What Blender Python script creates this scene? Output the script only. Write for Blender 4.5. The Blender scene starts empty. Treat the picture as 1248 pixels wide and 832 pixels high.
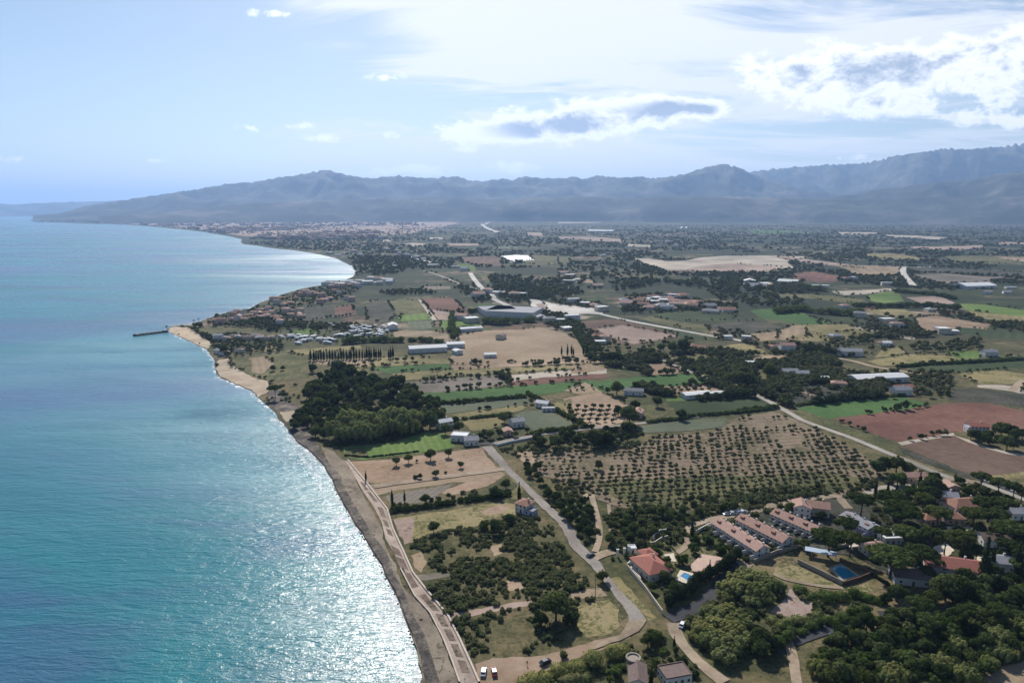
import bpy, bmesh, math, random
import numpy as np
from mathutils import Vector, Matrix
from mathutils.geometry import tessellate_polygon

SC = bpy.context.scene
COL = SC.collection
RAD = math.radians
rng = np.random.default_rng(7)
random.seed(7)

# ------------------------------------------------------------------ camera
H = 150.0
PITCH = RAD(10.85)
cam = bpy.data.cameras.new('camera')
cam.sensor_width = 36.0
cam.lens = 24.0
cam.clip_start = 1.0
cam.clip_end = 200000.0
co = bpy.data.objects.new('camera', cam)
COL.objects.link(co)
co.location = (0, 0, H)
co.rotation_euler = (math.pi / 2 - PITCH, 0, 0)
SC.camera = co

# ------------------------------------------------------------------ light
SUN_AZ, SUN_EL = RAD(-8.5), RAD(37.5)
SUNV = Vector((math.sin(SUN_AZ) * math.cos(SUN_EL), math.cos(SUN_AZ) * math.cos(SUN_EL), math.sin(SUN_EL)))
sl = bpy.data.lights.new('sun', 'SUN')
sl.energy = 5.0
sl.angle = RAD(0.53)
sl.color = (1.0, 0.95, 0.87)
so = bpy.data.objects.new('sun', sl)
COL.objects.link(so)
so.rotation_euler = SUNV.to_track_quat('Z', 'Y').to_euler()
so.location = (0, 0, 2500)

SC.view_settings.view_transform = 'Standard'
SC.view_settings.look = 'None'
SC.view_settings.gamma = 1.0
SC.view_settings.use_curve_mapping = False
SC.view_settings.exposure = 0.32
SC.render.engine = 'CYCLES'
cy = SC.cycles
cy.max_bounces = 6
cy.diffuse_bounces = 2
cy.glossy_bounces = 2
cy.transmission_bounces = 2
cy.transparent_max_bounces = 6
cy.volume_bounces = 1
cy.sample_clamp_indirect = 4.0
cy.use_denoising = True

# ------------------------------------------------------------------ pixel -> world
def ray(px, py):
    xc = (px - 624.0) / 832.0
    yc = -(py - 416.0) / 832.0
    c, s = math.cos(PITCH), math.sin(PITCH)
    return xc, c + yc * s, -s + yc * c

def G(px, py, z=0.0):
    if z == 0.0:
        py = max(py, 258.5)
    dx, dy, dz = ray(px, py)
    t = (z - H) / dz
    return (dx * t, dy * t)

TILES = dict(
    A=(500, 632, 4.16), B=(400, 530, 4.16), C=(300, 430, 4.16), D=(600, 480, 4.16),
    E=(740, 600, 5.2), F=(900, 560, 5.2), G=(1068, 500, 6.933), H=(1048, 600, 6.24),
    I=(800, 660, 4.837), J=(1008, 672, 5.2), K=(420, 340, 4.16), L=(700, 360, 4.45),
    M=(968, 400, 4.45), N=(200, 340, 5.2), O=(400, 240, 4.16), P=(680, 240, 4.16),
    Q=(948, 240, 4.16), S=(0, 180, 2.971), W=(1000, 560, 5.032), R=(860, 610, 8.32),
    V=(330, 380, 8.32), X=(430, 540, 7.341), Z=(0, 0, 1.0), Y=(560, 355, 6.933),
    U=(720, 340, 6.933), T=(900, 420, 5.673), BB=(740, 765, 10.4), CC=(560, 780, 8.32),
    DD=(580, 480, 10.4), EE=(240, 350, 10.4), FF=(430, 600, 5.2), GG=(700, 650, 12.42))

def pix(t, x, y):
    a = TILES[t]
    return a[0] + x / a[2], a[1] + y / a[2]

def W(t, x, y, z=0.0):
    return G(*pix(t, x, y), z)

def WP(t, pts):
    return [W(t, x, y) for x, y in pts]

# ------------------------------------------------------------------ node helpers
def newmat(name):
    m = bpy.data.materials.new(name)
    m.use_nodes = True
    nt = m.node_tree
    nt.nodes.clear()
    return m, nt

class NT:
    """tiny node-building shorthand"""
    def __init__(s, nt):
        s.nt = nt
    def n(s, typ, **kw):
        nd = s.nt.nodes.new(typ)
        for k, v in kw.items():
            setattr(nd, k, v)
        return nd
    def put(s, sock, v):
        if v is None:
            return
        if isinstance(v, bpy.types.NodeSocket):
            s.nt.links.new(v, sock)
        else:
            if sock.type == 'RGBA' and len(v) == 3:
                v = (*v, 1.0)
            sock.default_value = v
    def math(s, op, a, b=None, c=None, clamp=False):
        nd = s.n('ShaderNodeMath', operation=op)
        nd.use_clamp = clamp
        s.put(nd.inputs[0], a)
        if b is not None:
            s.put(nd.inputs[1], b)
        if c is not None:
            s.put(nd.inputs[2], c)
        return nd.outputs[0]
    def mix(s, f, a, b, blend='MIX'):
        nd = s.n('ShaderNodeMix', data_type='RGBA', blend_type=blend)
        s.put(nd.inputs[0], f)
        s.put(nd.inputs[6], a)
        s.put(nd.inputs[7], b)
        return nd.outputs[2]
    def noise(s, vec, scale, detail=4.0, rough=0.55, dist=0.0):
        nd = s.n('ShaderNodeTexNoise')
        s.put(nd.inputs['Vector'], vec)
        nd.inputs['Scale'].default_value = scale
        nd.inputs['Detail'].default_value = detail
        nd.inputs['Roughness'].default_value = rough
        nd.inputs['Distortion'].default_value = dist
        return nd.outputs[0]
    def ramp(s, f, stops, interp='LINEAR'):
        nd = s.n('ShaderNodeValToRGB')
        cr = nd.color_ramp
        cr.interpolation = interp
        while len(cr.elements) < len(stops):
            cr.elements.new(0.5)
        for e, (p, c) in zip(cr.elements, stops):
            e.position = p
            e.color = (*c, 1.0) if len(c) == 3 else c
        s.put(nd.inputs[0], f)
        return nd.outputs[0]
    def smooth(s, v, lo, hi):
        nd = s.n('ShaderNodeMapRange', interpolation_type='SMOOTHSTEP')
        s.put(nd.inputs[0], v)
        s.put(nd.inputs[1], lo)
        s.put(nd.inputs[2], hi)
        return nd.outputs[0]
    def mapping(s, vec, rot=0.0, scale=(1, 1, 1), loc=(0, 0, 0)):
        nd = s.n('ShaderNodeMapping')
        s.put(nd.inputs[0], vec)
        nd.inputs['Location'].default_value = loc
        nd.inputs['Rotation'].default_value = (0, 0, rot)
        nd.inputs['Scale'].default_value = scale
        return nd.outputs[0]
    def pos(s):
        return s.n('ShaderNodeNewGeometry').outputs['Position']
    def out(s, shader, kind='Surface'):
        o = s.n('ShaderNodeOutputMaterial')
        s.nt.links.new(shader, o.inputs[kind])

def principled(N, color, rough=0.8, spec=0.3, normal=None, metallic=0.0):
    b = N.n('ShaderNodeBsdfPrincipled')
    N.put(b.inputs['Base Color'], color)
    N.put(b.inputs['Roughness'], rough)
    N.put(b.inputs['Specular IOR Level'], spec)
    b.inputs['Metallic'].default_value = metallic
    if normal is not None:
        N.put(b.inputs['Normal'], normal)
    return b.outputs[0]

def bump(N, h, strength, dist):
    nd = N.n('ShaderNodeBump')
    nd.inputs['Strength'].default_value = strength
    nd.inputs['Distance'].default_value = dist
    N.put(nd.inputs['Height'], h)
    return nd.outputs[0]

# ------------------------------------------------------------------ world: sky and clouds
def build_world():
    w = bpy.data.worlds.new('World')
    SC.world = w
    w.use_nodes = True
    nt = w.node_tree
    nt.nodes.clear()
    N = NT(nt)
    sky = N.n('ShaderNodeTexSky', sky_type='NISHITA')
    sky.sun_disc = False
    sky.sun_elevation = SUN_EL
    sky.sun_rotation = SUN_AZ
    sky.altitude = 100
    sky.air_density = 1.0
    sky.dust_density = 0.5
    sky.ozone_density = 1.6
    tc = N.n('ShaderNodeTexCoord')
    d = tc.outputs['Generated']
    sx = N.n('ShaderNodeSeparateXYZ')
    N.put(sx.inputs[0], d)
    x, y, z = sx.outputs
    ys = N.math('MAXIMUM', y, 0.05)
    u = N.math('DIVIDE', x, ys)
    v = N.math('DIVIDE', z, ys)
    front = N.smooth(y, 0.1, 0.35)
    # sheet coordinates: a flat cloud deck high above
    zs = N.math('ADD', N.math('MAXIMUM', z, 0.0), 0.12)
    cb = N.n('ShaderNodeCombineXYZ')
    N.put(cb.inputs[0], N.math('DIVIDE', x, zs))
    N.put(cb.inputs[1], N.math('DIVIDE', y, zs))
    deck = cb.outputs[0]
    cb2 = N.n('ShaderNodeCombineXYZ')
    N.put(cb2.inputs[0], u)
    N.put(cb2.inputs[1], N.math('MULTIPLY', v, 1.6))
    uv = cb2.outputs[0]

    def ell(px, py, rx, ry):
        dx, dy, dz = ray(px, py)
        uu, vv = dx / dy, dz / dy
        k = 1.0 / dy
        a = N.math('MULTIPLY', N.math('SUBTRACT', u, uu), 832.0 / rx / k * 1.0)
        b = N.math('MULTIPLY', N.math('SUBTRACT', v, vv), 832.0 / ry / k * 1.0)
        r2 = N.math('ADD', N.math('MULTIPLY', a, a), N.math('MULTIPLY', b, b))
        return N.math('POWER', 2.71828, N.math('MULTIPLY', r2, -1.0))
    def total(lst):
        o = None
        for e in lst:
            w_ = e[4] if len(e) > 4 else 1.0
            g = ell(*e[:4])
            if w_ != 1.0:
                g = N.math('MULTIPLY', g, w_)
            o = g if o is None else N.math('ADD', o, g)
        return o
    # thin high veil
    n1 = N.noise(N.mapping(deck, 0.55, (0.9, 2.4, 1)), 1.0, 8, 0.62, 0.9)
    n2 = N.noise(N.mapping(deck, 0.25, (0.5, 1.3, 1), (3, 1, 0)), 0.8, 6, 0.6, 0.5)
    veil = total([(610, 28, 150, 48, 1.3), (760, 18, 150, 40, .9), (660, 70, 120, 26, .6), (940, 72, 260, 46, 0.75), (1150, 20, 200, 40, 0.8), (640, -120, 300, 90, 0.8), (700, 205, 330, 30, 0.9), (640, 168, 200, 26, .8), (1100, 160, 250, 50, 0.5),
                  (480, 2, 90, 8, 0.6), (830, 110, 160, 30, .5)])
    vv = N.math('ADD', veil, N.math('MULTIPLY', N.math('SUBTRACT', n1, 0.5), 4.2))
    vv = N.math('ADD', vv, N.math('MULTIPLY', N.math('SUBTRACT', n2, 0.5), 1.6))
    vmask = N.math('MULTIPLY', N.math('MULTIPLY', N.smooth(vv, -0.12, 0.85), N.smooth(veil, 0.02, 0.3)), front)
    # heaped clouds
    cu_list = [(1000, 98, 80, 20), (1075, 95, 55, 26), (1030, 70, 70, 18, .8), (960, 85, 50, 22, .7), (1130, 72, 60, 22, .9),
               (1200, 66, 52, 22), (1050, 128, 120, 14, .8), (1160, 105, 70, 14, .6), (690, 150, 75, 20, 1.2), (630, 158, 60, 15, 1.1), (750, 148, 50, 14, 1.1), (820, 136, 60, 12, 1.2), (760, 128, 60, 10, .9), (590, 164, 60, 10, .9),
               (850, 132, 38, 9, .9), (790, 130, 60, 10, .6), (590, 160, 40, 8, .6), (1175, 144, 18, 8, .9), (1228, 150, 22, 7, .8),
               (355, 154, 22, 6, .9), (390, 169, 32, 5, .8), (305, 156, 20, 5, .7), (20, 194, 24, 4, .7), (187, 196, 18, 3, .6),
               (332, 16, 24, 7, .9), (475, 94, 30, 5, .7), (475, 166, 14, 5, .6), (560, 184, 22, 5, .6), (640, 203, 60, 8, .7), (520, 208, 90, 7, .6), (1040, 192, 22, 5, .6),
               (1260, 110, 80, 50, .5), (1330, 60, 100, 30, .8)]
    cu = total(cu_list)
    nb = N.noise(uv, 17.0, 8, 0.66, 0.25)
    nc = N.noise(N.mapping(uv, 0, (1, 1, 1), (7, 3, 1)), 42.0, 5, 0.6, 0.1)
    dens = N.math('ADD', cu, N.math('MULTIPLY', N.math('SUBTRACT', nb, 0.5), 4.4))
    dens = N.math('ADD', dens, N.math('MULTIPLY', N.math('SUBTRACT', nc, 0.5), 0.55))
    cmask = N.math('MULTIPLY', N.math('MULTIPLY', N.smooth(dens, 0.25, 0.95), N.smooth(cu, 0.06, 0.3)), front)
    thick = N.smooth(dens, 0.95, 2.1)
    big = N.smooth(total([(1040, 98, 190, 45), (700, 155, 120, 24, .9), (850, 134, 60, 14, .8), (1215, 75, 70, 32)]), 0.25, 0.7)
    thick = N.math('MULTIPLY', thick, big)
    skyc = sky.outputs[0]
    SKYS = 0.078
    K = 1.0 / SKYS
    c1 = N.mix(N.math('MULTIPLY', vmask, 0.92), skyc, (0.84 * K, 0.855 * K, 0.875 * K))
    cucol = N.mix(thick, (1.08 * K, 1.08 * K, 1.08 * K), (0.33 * K, 0.40 * K, 0.52 * K))
    c2 = N.mix(N.math('MULTIPLY', cmask, 0.92), c1, cucol)
    bg = N.n('ShaderNodeBackground')
    N.put(bg.inputs[0], c2)
    bg.inputs[1].default_value = SKYS
    o = N.n('ShaderNodeOutputWorld')
    nt.links.new(bg.outputs[0], o.inputs[0])
build_world()

# ------------------------------------------------------------------ numpy noise
def _hash(ix, iy, seed):
    h = (ix.astype(np.int64) * 374761393 + iy.astype(np.int64) * 668265263 + seed * 974634777) & 0x7fffffff
    h = ((h ^ (h >> 13)) * 1274126177) & 0x7fffffff
    return ((h ^ (h >> 16)) & 0xffff) / 65535.0

def vnoise(x, y, seed=0):
    x = np.asarray(x, float); y = np.asarray(y, float)
    ix, iy = np.floor(x), np.floor(y)
    fx, fy = x - ix, y - iy
    fx = fx * fx * (3 - 2 * fx); fy = fy * fy * (3 - 2 * fy)
    a = _hash(ix, iy, seed); b = _hash(ix + 1, iy, seed)
    c = _hash(ix, iy + 1, seed); d = _hash(ix + 1, iy + 1, seed)
    return (a * (1 - fx) + b * fx) * (1 - fy) + (c * (1 - fx) + d * fx) * fy

def fbm(x, y, oct=4, seed=0, ridged=False):
    s = 0.0; a = 0.5; t = 0.0
    for k in range(oct):
        n = vnoise(x * 2 ** k, y * 2 ** k, seed + k * 17)
        if ridged:
            n = 1 - np.abs(2 * n - 1)
        s = s + a * n; t += a; a *= 0.5
    return s / t

def pip(px, py, poly):
    px = np.asarray(px); py = np.asarray(py)
    inside = np.zeros(px.shape, bool)
    n = len(poly)
    for i in range(n):
        x1, y1 = poly[i][:2]; x2, y2 = poly[(i + 1) % n][:2]
        if y1 == y2:
            continue
        c = ((y1 > py) != (y2 > py)) & (px < (x2 - x1) * (py - y1) / (y2 - y1) + x1)
        inside ^= c
    return inside

# ------------------------------------------------------------------ object helpers
def mesh_np(name, verts, faces, mats, parent=None, face_mat=None, smooth=False, link=True):
    """faces: (n,k) array or list of lists"""
    me = bpy.data.meshes.new(name)
    verts = np.asarray(verts, np.float32)
    if isinstance(faces, np.ndarray):
        nf, k = faces.shape
        me.vertices.add(len(verts)); me.vertices.foreach_set('co', verts.ravel())
        me.loops.add(nf * k); me.loops.foreach_set('vertex_index', faces.astype(np.int32).ravel())
        me.polygons.add(nf); me.polygons.foreach_set('loop_start', np.arange(0, nf * k, k, dtype=np.int32))
        me.update(calc_edges=True)
    else:
        me.from_pydata([tuple(v) for v in verts], [], faces)
        me.update()
    for m in (mats if isinstance(mats, (list, tuple)) else [mats]):
        me.materials.append(m)
    if face_mat is not None:
        me.polygons.foreach_set('material_index', np.asarray(face_mat, np.int32))
    if smooth:
        me.polygons.foreach_set('use_smooth', np.ones(len(me.polygons), bool))
    if not link:
        return me
    return obj(name, me, parent)

def obj(name, me, parent=None, loc=None, rz=0.0, sc=None):
    o = bpy.data.objects.new(name, me)
    COL.objects.link(o)
    if parent is not None:
        o.parent = parent
    if loc is not None:
        o.location = loc
    if rz:
        o.rotation_euler = (0, 0, rz)
    if sc is not None:
        o.scale = sc if isinstance(sc, (tuple, list)) else (sc, sc, sc)
    return o

def tag(o, label=None, cat=None, group=None, kind=None):
    if label: o['label'] = label
    if cat: o['category'] = cat
    if group: o['group'] = group
    if kind: o['kind'] = kind
    return o

def empty(name, loc, rz=0.0, sc=1.0):
    o = bpy.data.objects.new(name, None)
    COL.objects.link(o)
    o.location = loc
    o.rotation_euler = (0, 0, rz)
    o.scale = (sc, sc, sc)
    o.empty_display_size = 0.5
    return o

ORD = ['first', 'second', 'third', 'fourth', 'fifth', 'sixth', 'seventh', 'eighth', 'ninth', 'tenth', 'eleventh', 'twelfth']

def rank_labels(xs, desc, where):
    """labels that tell the members of a small cluster apart by their order across the photo"""
    n = len(xs)
    order = sorted(range(n), key=lambda i: xs[i])
    out = [None] * n
    for r, i in enumerate(order):
        if n == 1:
            out[i] = f'{desc} {where}'
        elif n > 12:
            out[i] = f'{desc} {where}'
        else:
            q = 'leftmost' if r == 0 else 'rightmost' if r == n - 1 else ORD[r] + ' from left'
            out[i] = f'{desc} {where}, {q}'
    return out

# ------------------------------------------------------------------ materials
def mat_flat(name, col, rough=0.8, spec=0.3, var=0.12, scale=0.6):
    m, nt = newmat(name); N = NT(nt)
    p = N.pos()
    n = N.noise(p, scale, 4, 0.6)
    dark = tuple(c * (1 - var) for c in col); lite = tuple(min(1, c * (1 + var)) for c in col)
    N.out(principled(N, N.ramp(n, [(0.3, dark), (0.7, lite)]), rough, spec))
    return m

def mat_soil(name, cols, scales=(0.02, 0.25), stripe=None, stripe_amt=0.25, tuft=None, bumpd=0.0):
    """ground cover: cols = 3 colours mixed by large and small noise; stripe = (angle, metres) rows; tuft = (colour, amount)"""
    m, nt = newmat(name); N = NT(nt)
    p = N.pos()
    n1 = N.noise(p, scales[0], 6, 0.62, 0.4)
    n2 = N.noise(p, scales[1], 5, 0.65)
    f = N.math('ADD', N.math('MULTIPLY', n1, 0.65), N.math('MULTIPLY', n2, 0.35))
    c = N.ramp(f, [(0.40, cols[0]), (0.5, cols[1]), (0.60, cols[2])])
    if stripe:
        ang, w = stripe
        wv = N.n('ShaderNodeTexWave', wave_type='BANDS', bands_direction='X')
        N.put(wv.inputs['Vector'], N.mapping(p, ang))
        wv.inputs['Scale'].default_value = 0.314 / w
        wv.inputs['Distortion'].default_value = 1.2
        wv.inputs['Detail'].default_value = 3
        wv.inputs['Detail Scale'].default_value = 0.6
        dk = tuple(x * (1 - stripe_amt) for x in cols[1])
        c = N.mix(N.math('MULTIPLY', wv.outputs[1], min(1.0, stripe_amt * 2)), c, dk)
    if tuft:
        n3 = N.noise(p, 0.45, 5, 0.7)
        n4 = N.noise(p, 0.05, 3, 0.5)
        t = N.smooth(N.math('ADD', n3, N.math('MULTIPLY', N.math('SUBTRACT', n4, 0.5), 0.6)), 0.62 - tuft[1] * 0.3, 0.70 - tuft[1] * 0.3)
        c = N.mix(N.math('MULTIPLY', t, 0.9), c, tuft[0])
    nl = N.noise(p, 0.0045, 5, 0.6, 0.8)
    c = N.mix(1.0, c, N.ramp(nl, [(0.36, (0.74, 0.76, 0.74)), (0.5, (1.0, 1.0, 1.0)), (0.64, (1.18, 1.15, 1.10))]), 'MULTIPLY')
    nrm = bump(N, n2, 0.6, bumpd) if bumpd else None
    N.out(principled(N, c, 0.95, 0.1, nrm))
    return m

def mat_foliage(name, dark, mid, lite, rnd=0.35, scale=0.35, trans=0.25):
    m, nt = newmat(name); N = NT(nt)
    p = N.pos()
    n = N.noise(p, scale, 4, 0.6)
    oi = N.n('ShaderNodeObjectInfo')
    f = N.math('ADD', n, N.math('MULTIPLY', N.math('SUBTRACT', oi.outputs['Random'], 0.5), rnd))
    c = N.ramp(f, [(0.3, dark), (0.5, mid), (0.7, lite)])
    c = N.mix(N.math('MULTIPLY', N.smooth(N.math('FRACT', N.math('MULTIPLY', oi.outputs['Random'], 7.31)), 0.55, 1.0), min(1.0, rnd * 1.1)), c, (mid[0] * 1.75, mid[1] * 1.35, mid[2] * 1.1))
    d = N.n('ShaderNodeBsdfDiffuse'); N.put(d.inputs[0], c)
    t = N.n('ShaderNodeBsdfTranslucent'); N.put(t.inputs[0], N.mix(0.5, c, (0.10, 0.15, 0.03)))
    ms = N.n('ShaderNodeMixShader'); ms.inputs[0].default_value = trans
    nt.links.new(d.outputs[0], ms.inputs[1]); nt.links.new(t.outputs[0], ms.inputs[2])
    N.out(ms.outputs[0])
    return m

def mat_roof(name, a, b):
    m, nt = newmat(name); N = NT(nt)
    tc = N.n('ShaderNodeTexCoord').outputs['Object']
    wv = N.n('ShaderNodeTexWave', wave_type='BANDS', bands_direction='X')
    N.put(wv.inputs['Vector'], tc); wv.inputs['Scale'].default_value = 1.2
    n = N.noise(tc, 0.9, 5, 0.65)
    oi = N.n('ShaderNodeObjectInfo')
    f = N.math('ADD', n, N.math('MULTIPLY', N.math('SUBTRACT', oi.outputs['Random'], 0.5), 0.3))
    c = N.ramp(f, [(0.3, a), (0.7, b)])
    c = N.mix(N.math('MULTIPLY', wv.outputs[1], 0.25), c, tuple(x * 0.55 for x in a))
    N.out(principled(N, c, 0.85, 0.2, bump(N, wv.outputs[1], 0.4, 0.06)))
    return m

M = {}
M['roof_terra'] = mat_roof('terracotta_tiles', (0.23, 0.115, 0.08), (0.36, 0.20, 0.145))
M['roof_pink'] = mat_roof('pale_tiles', (0.32, 0.185, 0.145), (0.46, 0.30, 0.24))
M['roof_red'] = mat_roof('red_tiles', (0.26, 0.09, 0.065), (0.36, 0.145, 0.11))
M['roof_grey'] = mat_roof('grey_sheet', (0.20, 0.20, 0.22), (0.34, 0.34, 0.36))
M['roof_brown'] = mat_roof('brown_tiles', (0.13, 0.095, 0.085), (0.22, 0.16, 0.14))
M['roof_white'] = mat_roof('white_sheet', (0.58, 0.58, 0.58), (0.74, 0.74, 0.74))
M['wall_white'] = mat_flat('white_render', (0.60, 0.58, 0.55), 0.85, 0.2, 0.08)
M['wall_cream'] = mat_flat('cream_render', (0.56, 0.48, 0.37), 0.85, 0.2, 0.08)
M['wall_pink'] = mat_flat('pink_render', (0.50, 0.34, 0.28), 0.85, 0.2, 0.08)
M['wall_lilac'] = mat_flat('lilac_render', (0.42, 0.42, 0.56), 0.85, 0.2, 0.08)
M['wall_stone'] = mat_flat('stone_wall', (0.30, 0.26, 0.21), 0.9, 0.2, 0.25, 1.5)
M['glass'] = mat_flat('window_glass', (0.03, 0.04, 0.05), 0.12, 0.6, 0.1)
M['frame'] = mat_flat('painted_frame', (0.55, 0.52, 0.48), 0.6, 0.3, 0.05)
M['wood'] = mat_flat('door_wood', (0.14, 0.08, 0.05), 0.7, 0.3, 0.2)
M['bark'] = mat_flat('bark', (0.09, 0.065, 0.05), 0.95, 0.1, 0.3, 3.0)
M['pine'] = mat_foliage('pine_needles', (0.030, 0.044, 0.015), (0.062, 0.084, 0.028), (0.110, 0.132, 0.046), trans=0.3)
M['oak'] = mat_foliage('oak_leaves', (0.030, 0.046, 0.018), (0.066, 0.090, 0.034), (0.125, 0.148, 0.060), rnd=0.5, trans=0.4)
M['olive'] = mat_foliage('olive_leaves', (0.042, 0.052, 0.030), (0.074, 0.088, 0.048), (0.12, 0.135, 0.076), trans=0.2, rnd=0.6)
M['scrub'] = mat_foliage('scrub_leaves', (0.040, 0.052, 0.024), (0.095, 0.110, 0.050), (0.175, 0.175, 0.085), trans=0.3, scale=0.5)
M['cane'] = mat_foliage('cane_leaves', (0.150, 0.175, 0.065), (0.205, 0.230, 0.090), (0.26, 0.275, 0.12), trans=0.4)
M['cypress'] = mat_foliage('cypress_leaves', (0.014, 0.024, 0.012), (0.026, 0.040, 0.018), (0.046, 0.062, 0.028), trans=0.12)
M['shrub'] = mat_foliage('garden_leaves', (0.035, 0.062, 0.018), (0.072, 0.108, 0.030), (0.125, 0.165, 0.055), trans=0.35)
M['far'] = mat_foliage('far_leaves', (0.028, 0.040, 0.020), (0.058, 0.072, 0.036), (0.115, 0.118, 0.064), scale=0.03)

def car_paint(name, col):
    m, nt = newmat(name); N = NT(nt)
    N.out(principled(N, col, 0.25, 0.6))
    return m
M['car_white'] = car_paint('white_paint', (0.75, 0.75, 0.75))
M['car_dark'] = car_paint('dark_paint', (0.03, 0.03, 0.04))
M['car_red'] = car_paint('red_paint', (0.28, 0.05, 0.05))
M['tyre'] = mat_flat('rubber', (0.02, 0.02, 0.02), 0.8, 0.2, 0.1)

# ------------------------------------------------------------------ flat sheets (ground cover)
LAYER = [0]
BOXES = []
EXCL = []          # world polygons kept clear of scattered trees

def rough_edge(poly, step, amp, seed):
    out = []
    n = len(poly); k = 0
    r = random.Random(seed)
    for i in range(n):
        x1, y1 = poly[i]; x2, y2 = poly[(i + 1) % n]
        L = math.hypot(x2 - x1, y2 - y1)
        m = max(1, min(40, int(L / step)))
        for j in range(m):
            t = j / m
            a = amp if j else amp * 0.4
            out.append((x1 + (x2 - x1) * t + r.uniform(-a, a), y1 + (y2 - y1) * t + r.uniform(-a, a)))
    return out

def sheet(name, poly, mat, z=None, rough=None, excl=True, kind='structure', step=None):
    LAYER[0] += 1
    if z is None:
        xs_ = [p[0] for p in poly]; ys_ = [p[1] for p in poly]
        bb = (min(xs_) - 3, max(xs_) + 3, min(ys_) - 3, max(ys_) + 3)
        lev = 1 + max([l for b, l in BOXES if b[0] < bb[1] and b[1] > bb[0] and b[2] < bb[3] and b[3] > bb[2]] or [0])
        BOXES.append((bb, lev))
        z = lev * (0.008 if bb[2] < 900 else 0.02)
    if rough:
        poly2 = rough_edge(poly, step or rough * 5, rough, len(poly) + LAYER[0])
    else:
        poly2 = poly
    vs = [Vector((x, y, 0)) for x, y in poly2]
    tri = tessellate_polygon([vs])
    faces = []
    for a, b, c in tri:
        n = (vs[b] - vs[a]).cross(vs[c] - vs[a]).z
        faces.append((a, b, c) if n > 0 else (a, c, b))
    o = mesh_np(name, [(x, y, z) for x, y in poly2], faces, mat)
    if kind:
        o['kind'] = kind
    if excl:
        EXCL.append(poly)
    return o

def ribbon_poly(pts, width):
    """polyline (world) -> polygon of given width (number or list)"""
    n = len(pts)
    Lf, Rt = [], []
    for i in range(n):
        a = Vector(pts[max(0, i - 1)]); b = Vector(pts[min(n - 1, i + 1)])
        d = (b - a)
        if d.length < 1e-6:
            d = Vector((1, 0))
        d.normalize()
        w = (width[i] if isinstance(width, (list, tuple)) else width) / 2
        p = Vector(pts[i])
        Lf.append((p.x - d.y * w, p.y + d.x * w)); Rt.append((p.x + d.y * w, p.y - d.x * w))
    return Lf + Rt[::-1]

def smooth_line(pts, it=2):
    for _ in range(it):
        out = [pts[0]]
        for i in range(len(pts) - 1):
            a, b = pts[i], pts[i + 1]
            out.append((a[0] * .75 + b[0] * .25, a[1] * .75 + b[1] * .25))
            out.append((a[0] * .25 + b[0] * .75, a[1] * .25 + b[1] * .75))
        out.append(pts[-1])
        pts = out
    return pts

RL = []
def road(name, t, pts, width, mat, smooth=1, clear=0.0, rough=None):
    w = WP(t, pts)
    if smooth and not isinstance(width, (list, tuple)):
        w = smooth_line(w, smooth)
    poly = ribbon_poly(w, width)
    o = sheet(name, poly, mat, rough=rough, excl=False, step=6)
    RL.append(ribbon_poly(w, (width if not isinstance(width, (list, tuple)) else max(width)) * 1.1))
    EXCL.append(ribbon_poly(w, (width if not isinstance(width, (list, tuple)) else max(width)) + clear))
    return o

# ------------------------------------------------------------------ coast, land, sea
COAST_PX = [(519, 832), (514, 802), (505, 775), (496, 753), (481, 717), (458, 674), (444, 650), (429, 629), (420, 613), (412.5, 599), (406, 583), (396, 567),
            (379, 550), (360, 533), (348, 519), (338.5, 504.5), (326, 492), (316, 484), (308, 475), (296, 470), (283, 465), (267, 457), (263.5, 448), (263.5, 440), (259, 434),
            (252, 424), (243, 420), (234.6, 416), (219, 409), (209, 404), (203, 400.5), (216, 397.5), (234, 395), (248, 390), (261, 385), (281, 379), (304, 376), (319, 368), (332, 363), (346, 358),
            (369, 351.5), (385, 348.5), (402, 346), (414, 343), (424, 340), (432, 336), (434, 331), (429, 324), (420, 319.5), (411, 315), (397, 311.5), (380, 308), (359, 305), (337, 303), (315, 299.5),
            (297, 297.5), (294, 294.5), (295, 291.5), (283, 288.5), (269, 286), (243, 282), (215, 279), (185, 276), (155, 274), (128, 273), (101, 272.6), (78, 271.5), (56, 271), (57, 269.8), (84, 268.2),
            (78, 265.5), (66, 263.2), (48, 261.2), (20, 260), (-60, 259)]
coast = [G(*p) for p in COAST_PX]
c0, c1 = Vector(coast[0]), Vector(coast[2])
dd = (c0 - c1).normalized()
back = [(c0.x + dd.x * k, c0.y + dd.y * k) for k in (1200, 400, 120, 40)]
coast = back + coast
# jagged waterline
def jag(line, lo=8, seed=3):
    r = random.Random(seed)
    out = []
    for i in range(len(line) - 1):
        a, b = line[i], line[i + 1]
        L = math.hypot(b[0] - a[0], b[1] - a[1])
        m = max(1, min(30, int(L / lo)))
        for j in range(m):
            t = j / m
            am = 0.9 if j else 0.3
            am *= min(1.0, L / 40) * (1 + a[1] / 900.0)
            out.append((a[0] + (b[0] - a[0]) * t + r.uniform(-am, am), a[1] + (b[1] - a[1]) * t + r.uniform(-am, am)))
    out.append(line[-1])
    return out
coast_j = jag(coast)

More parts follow.
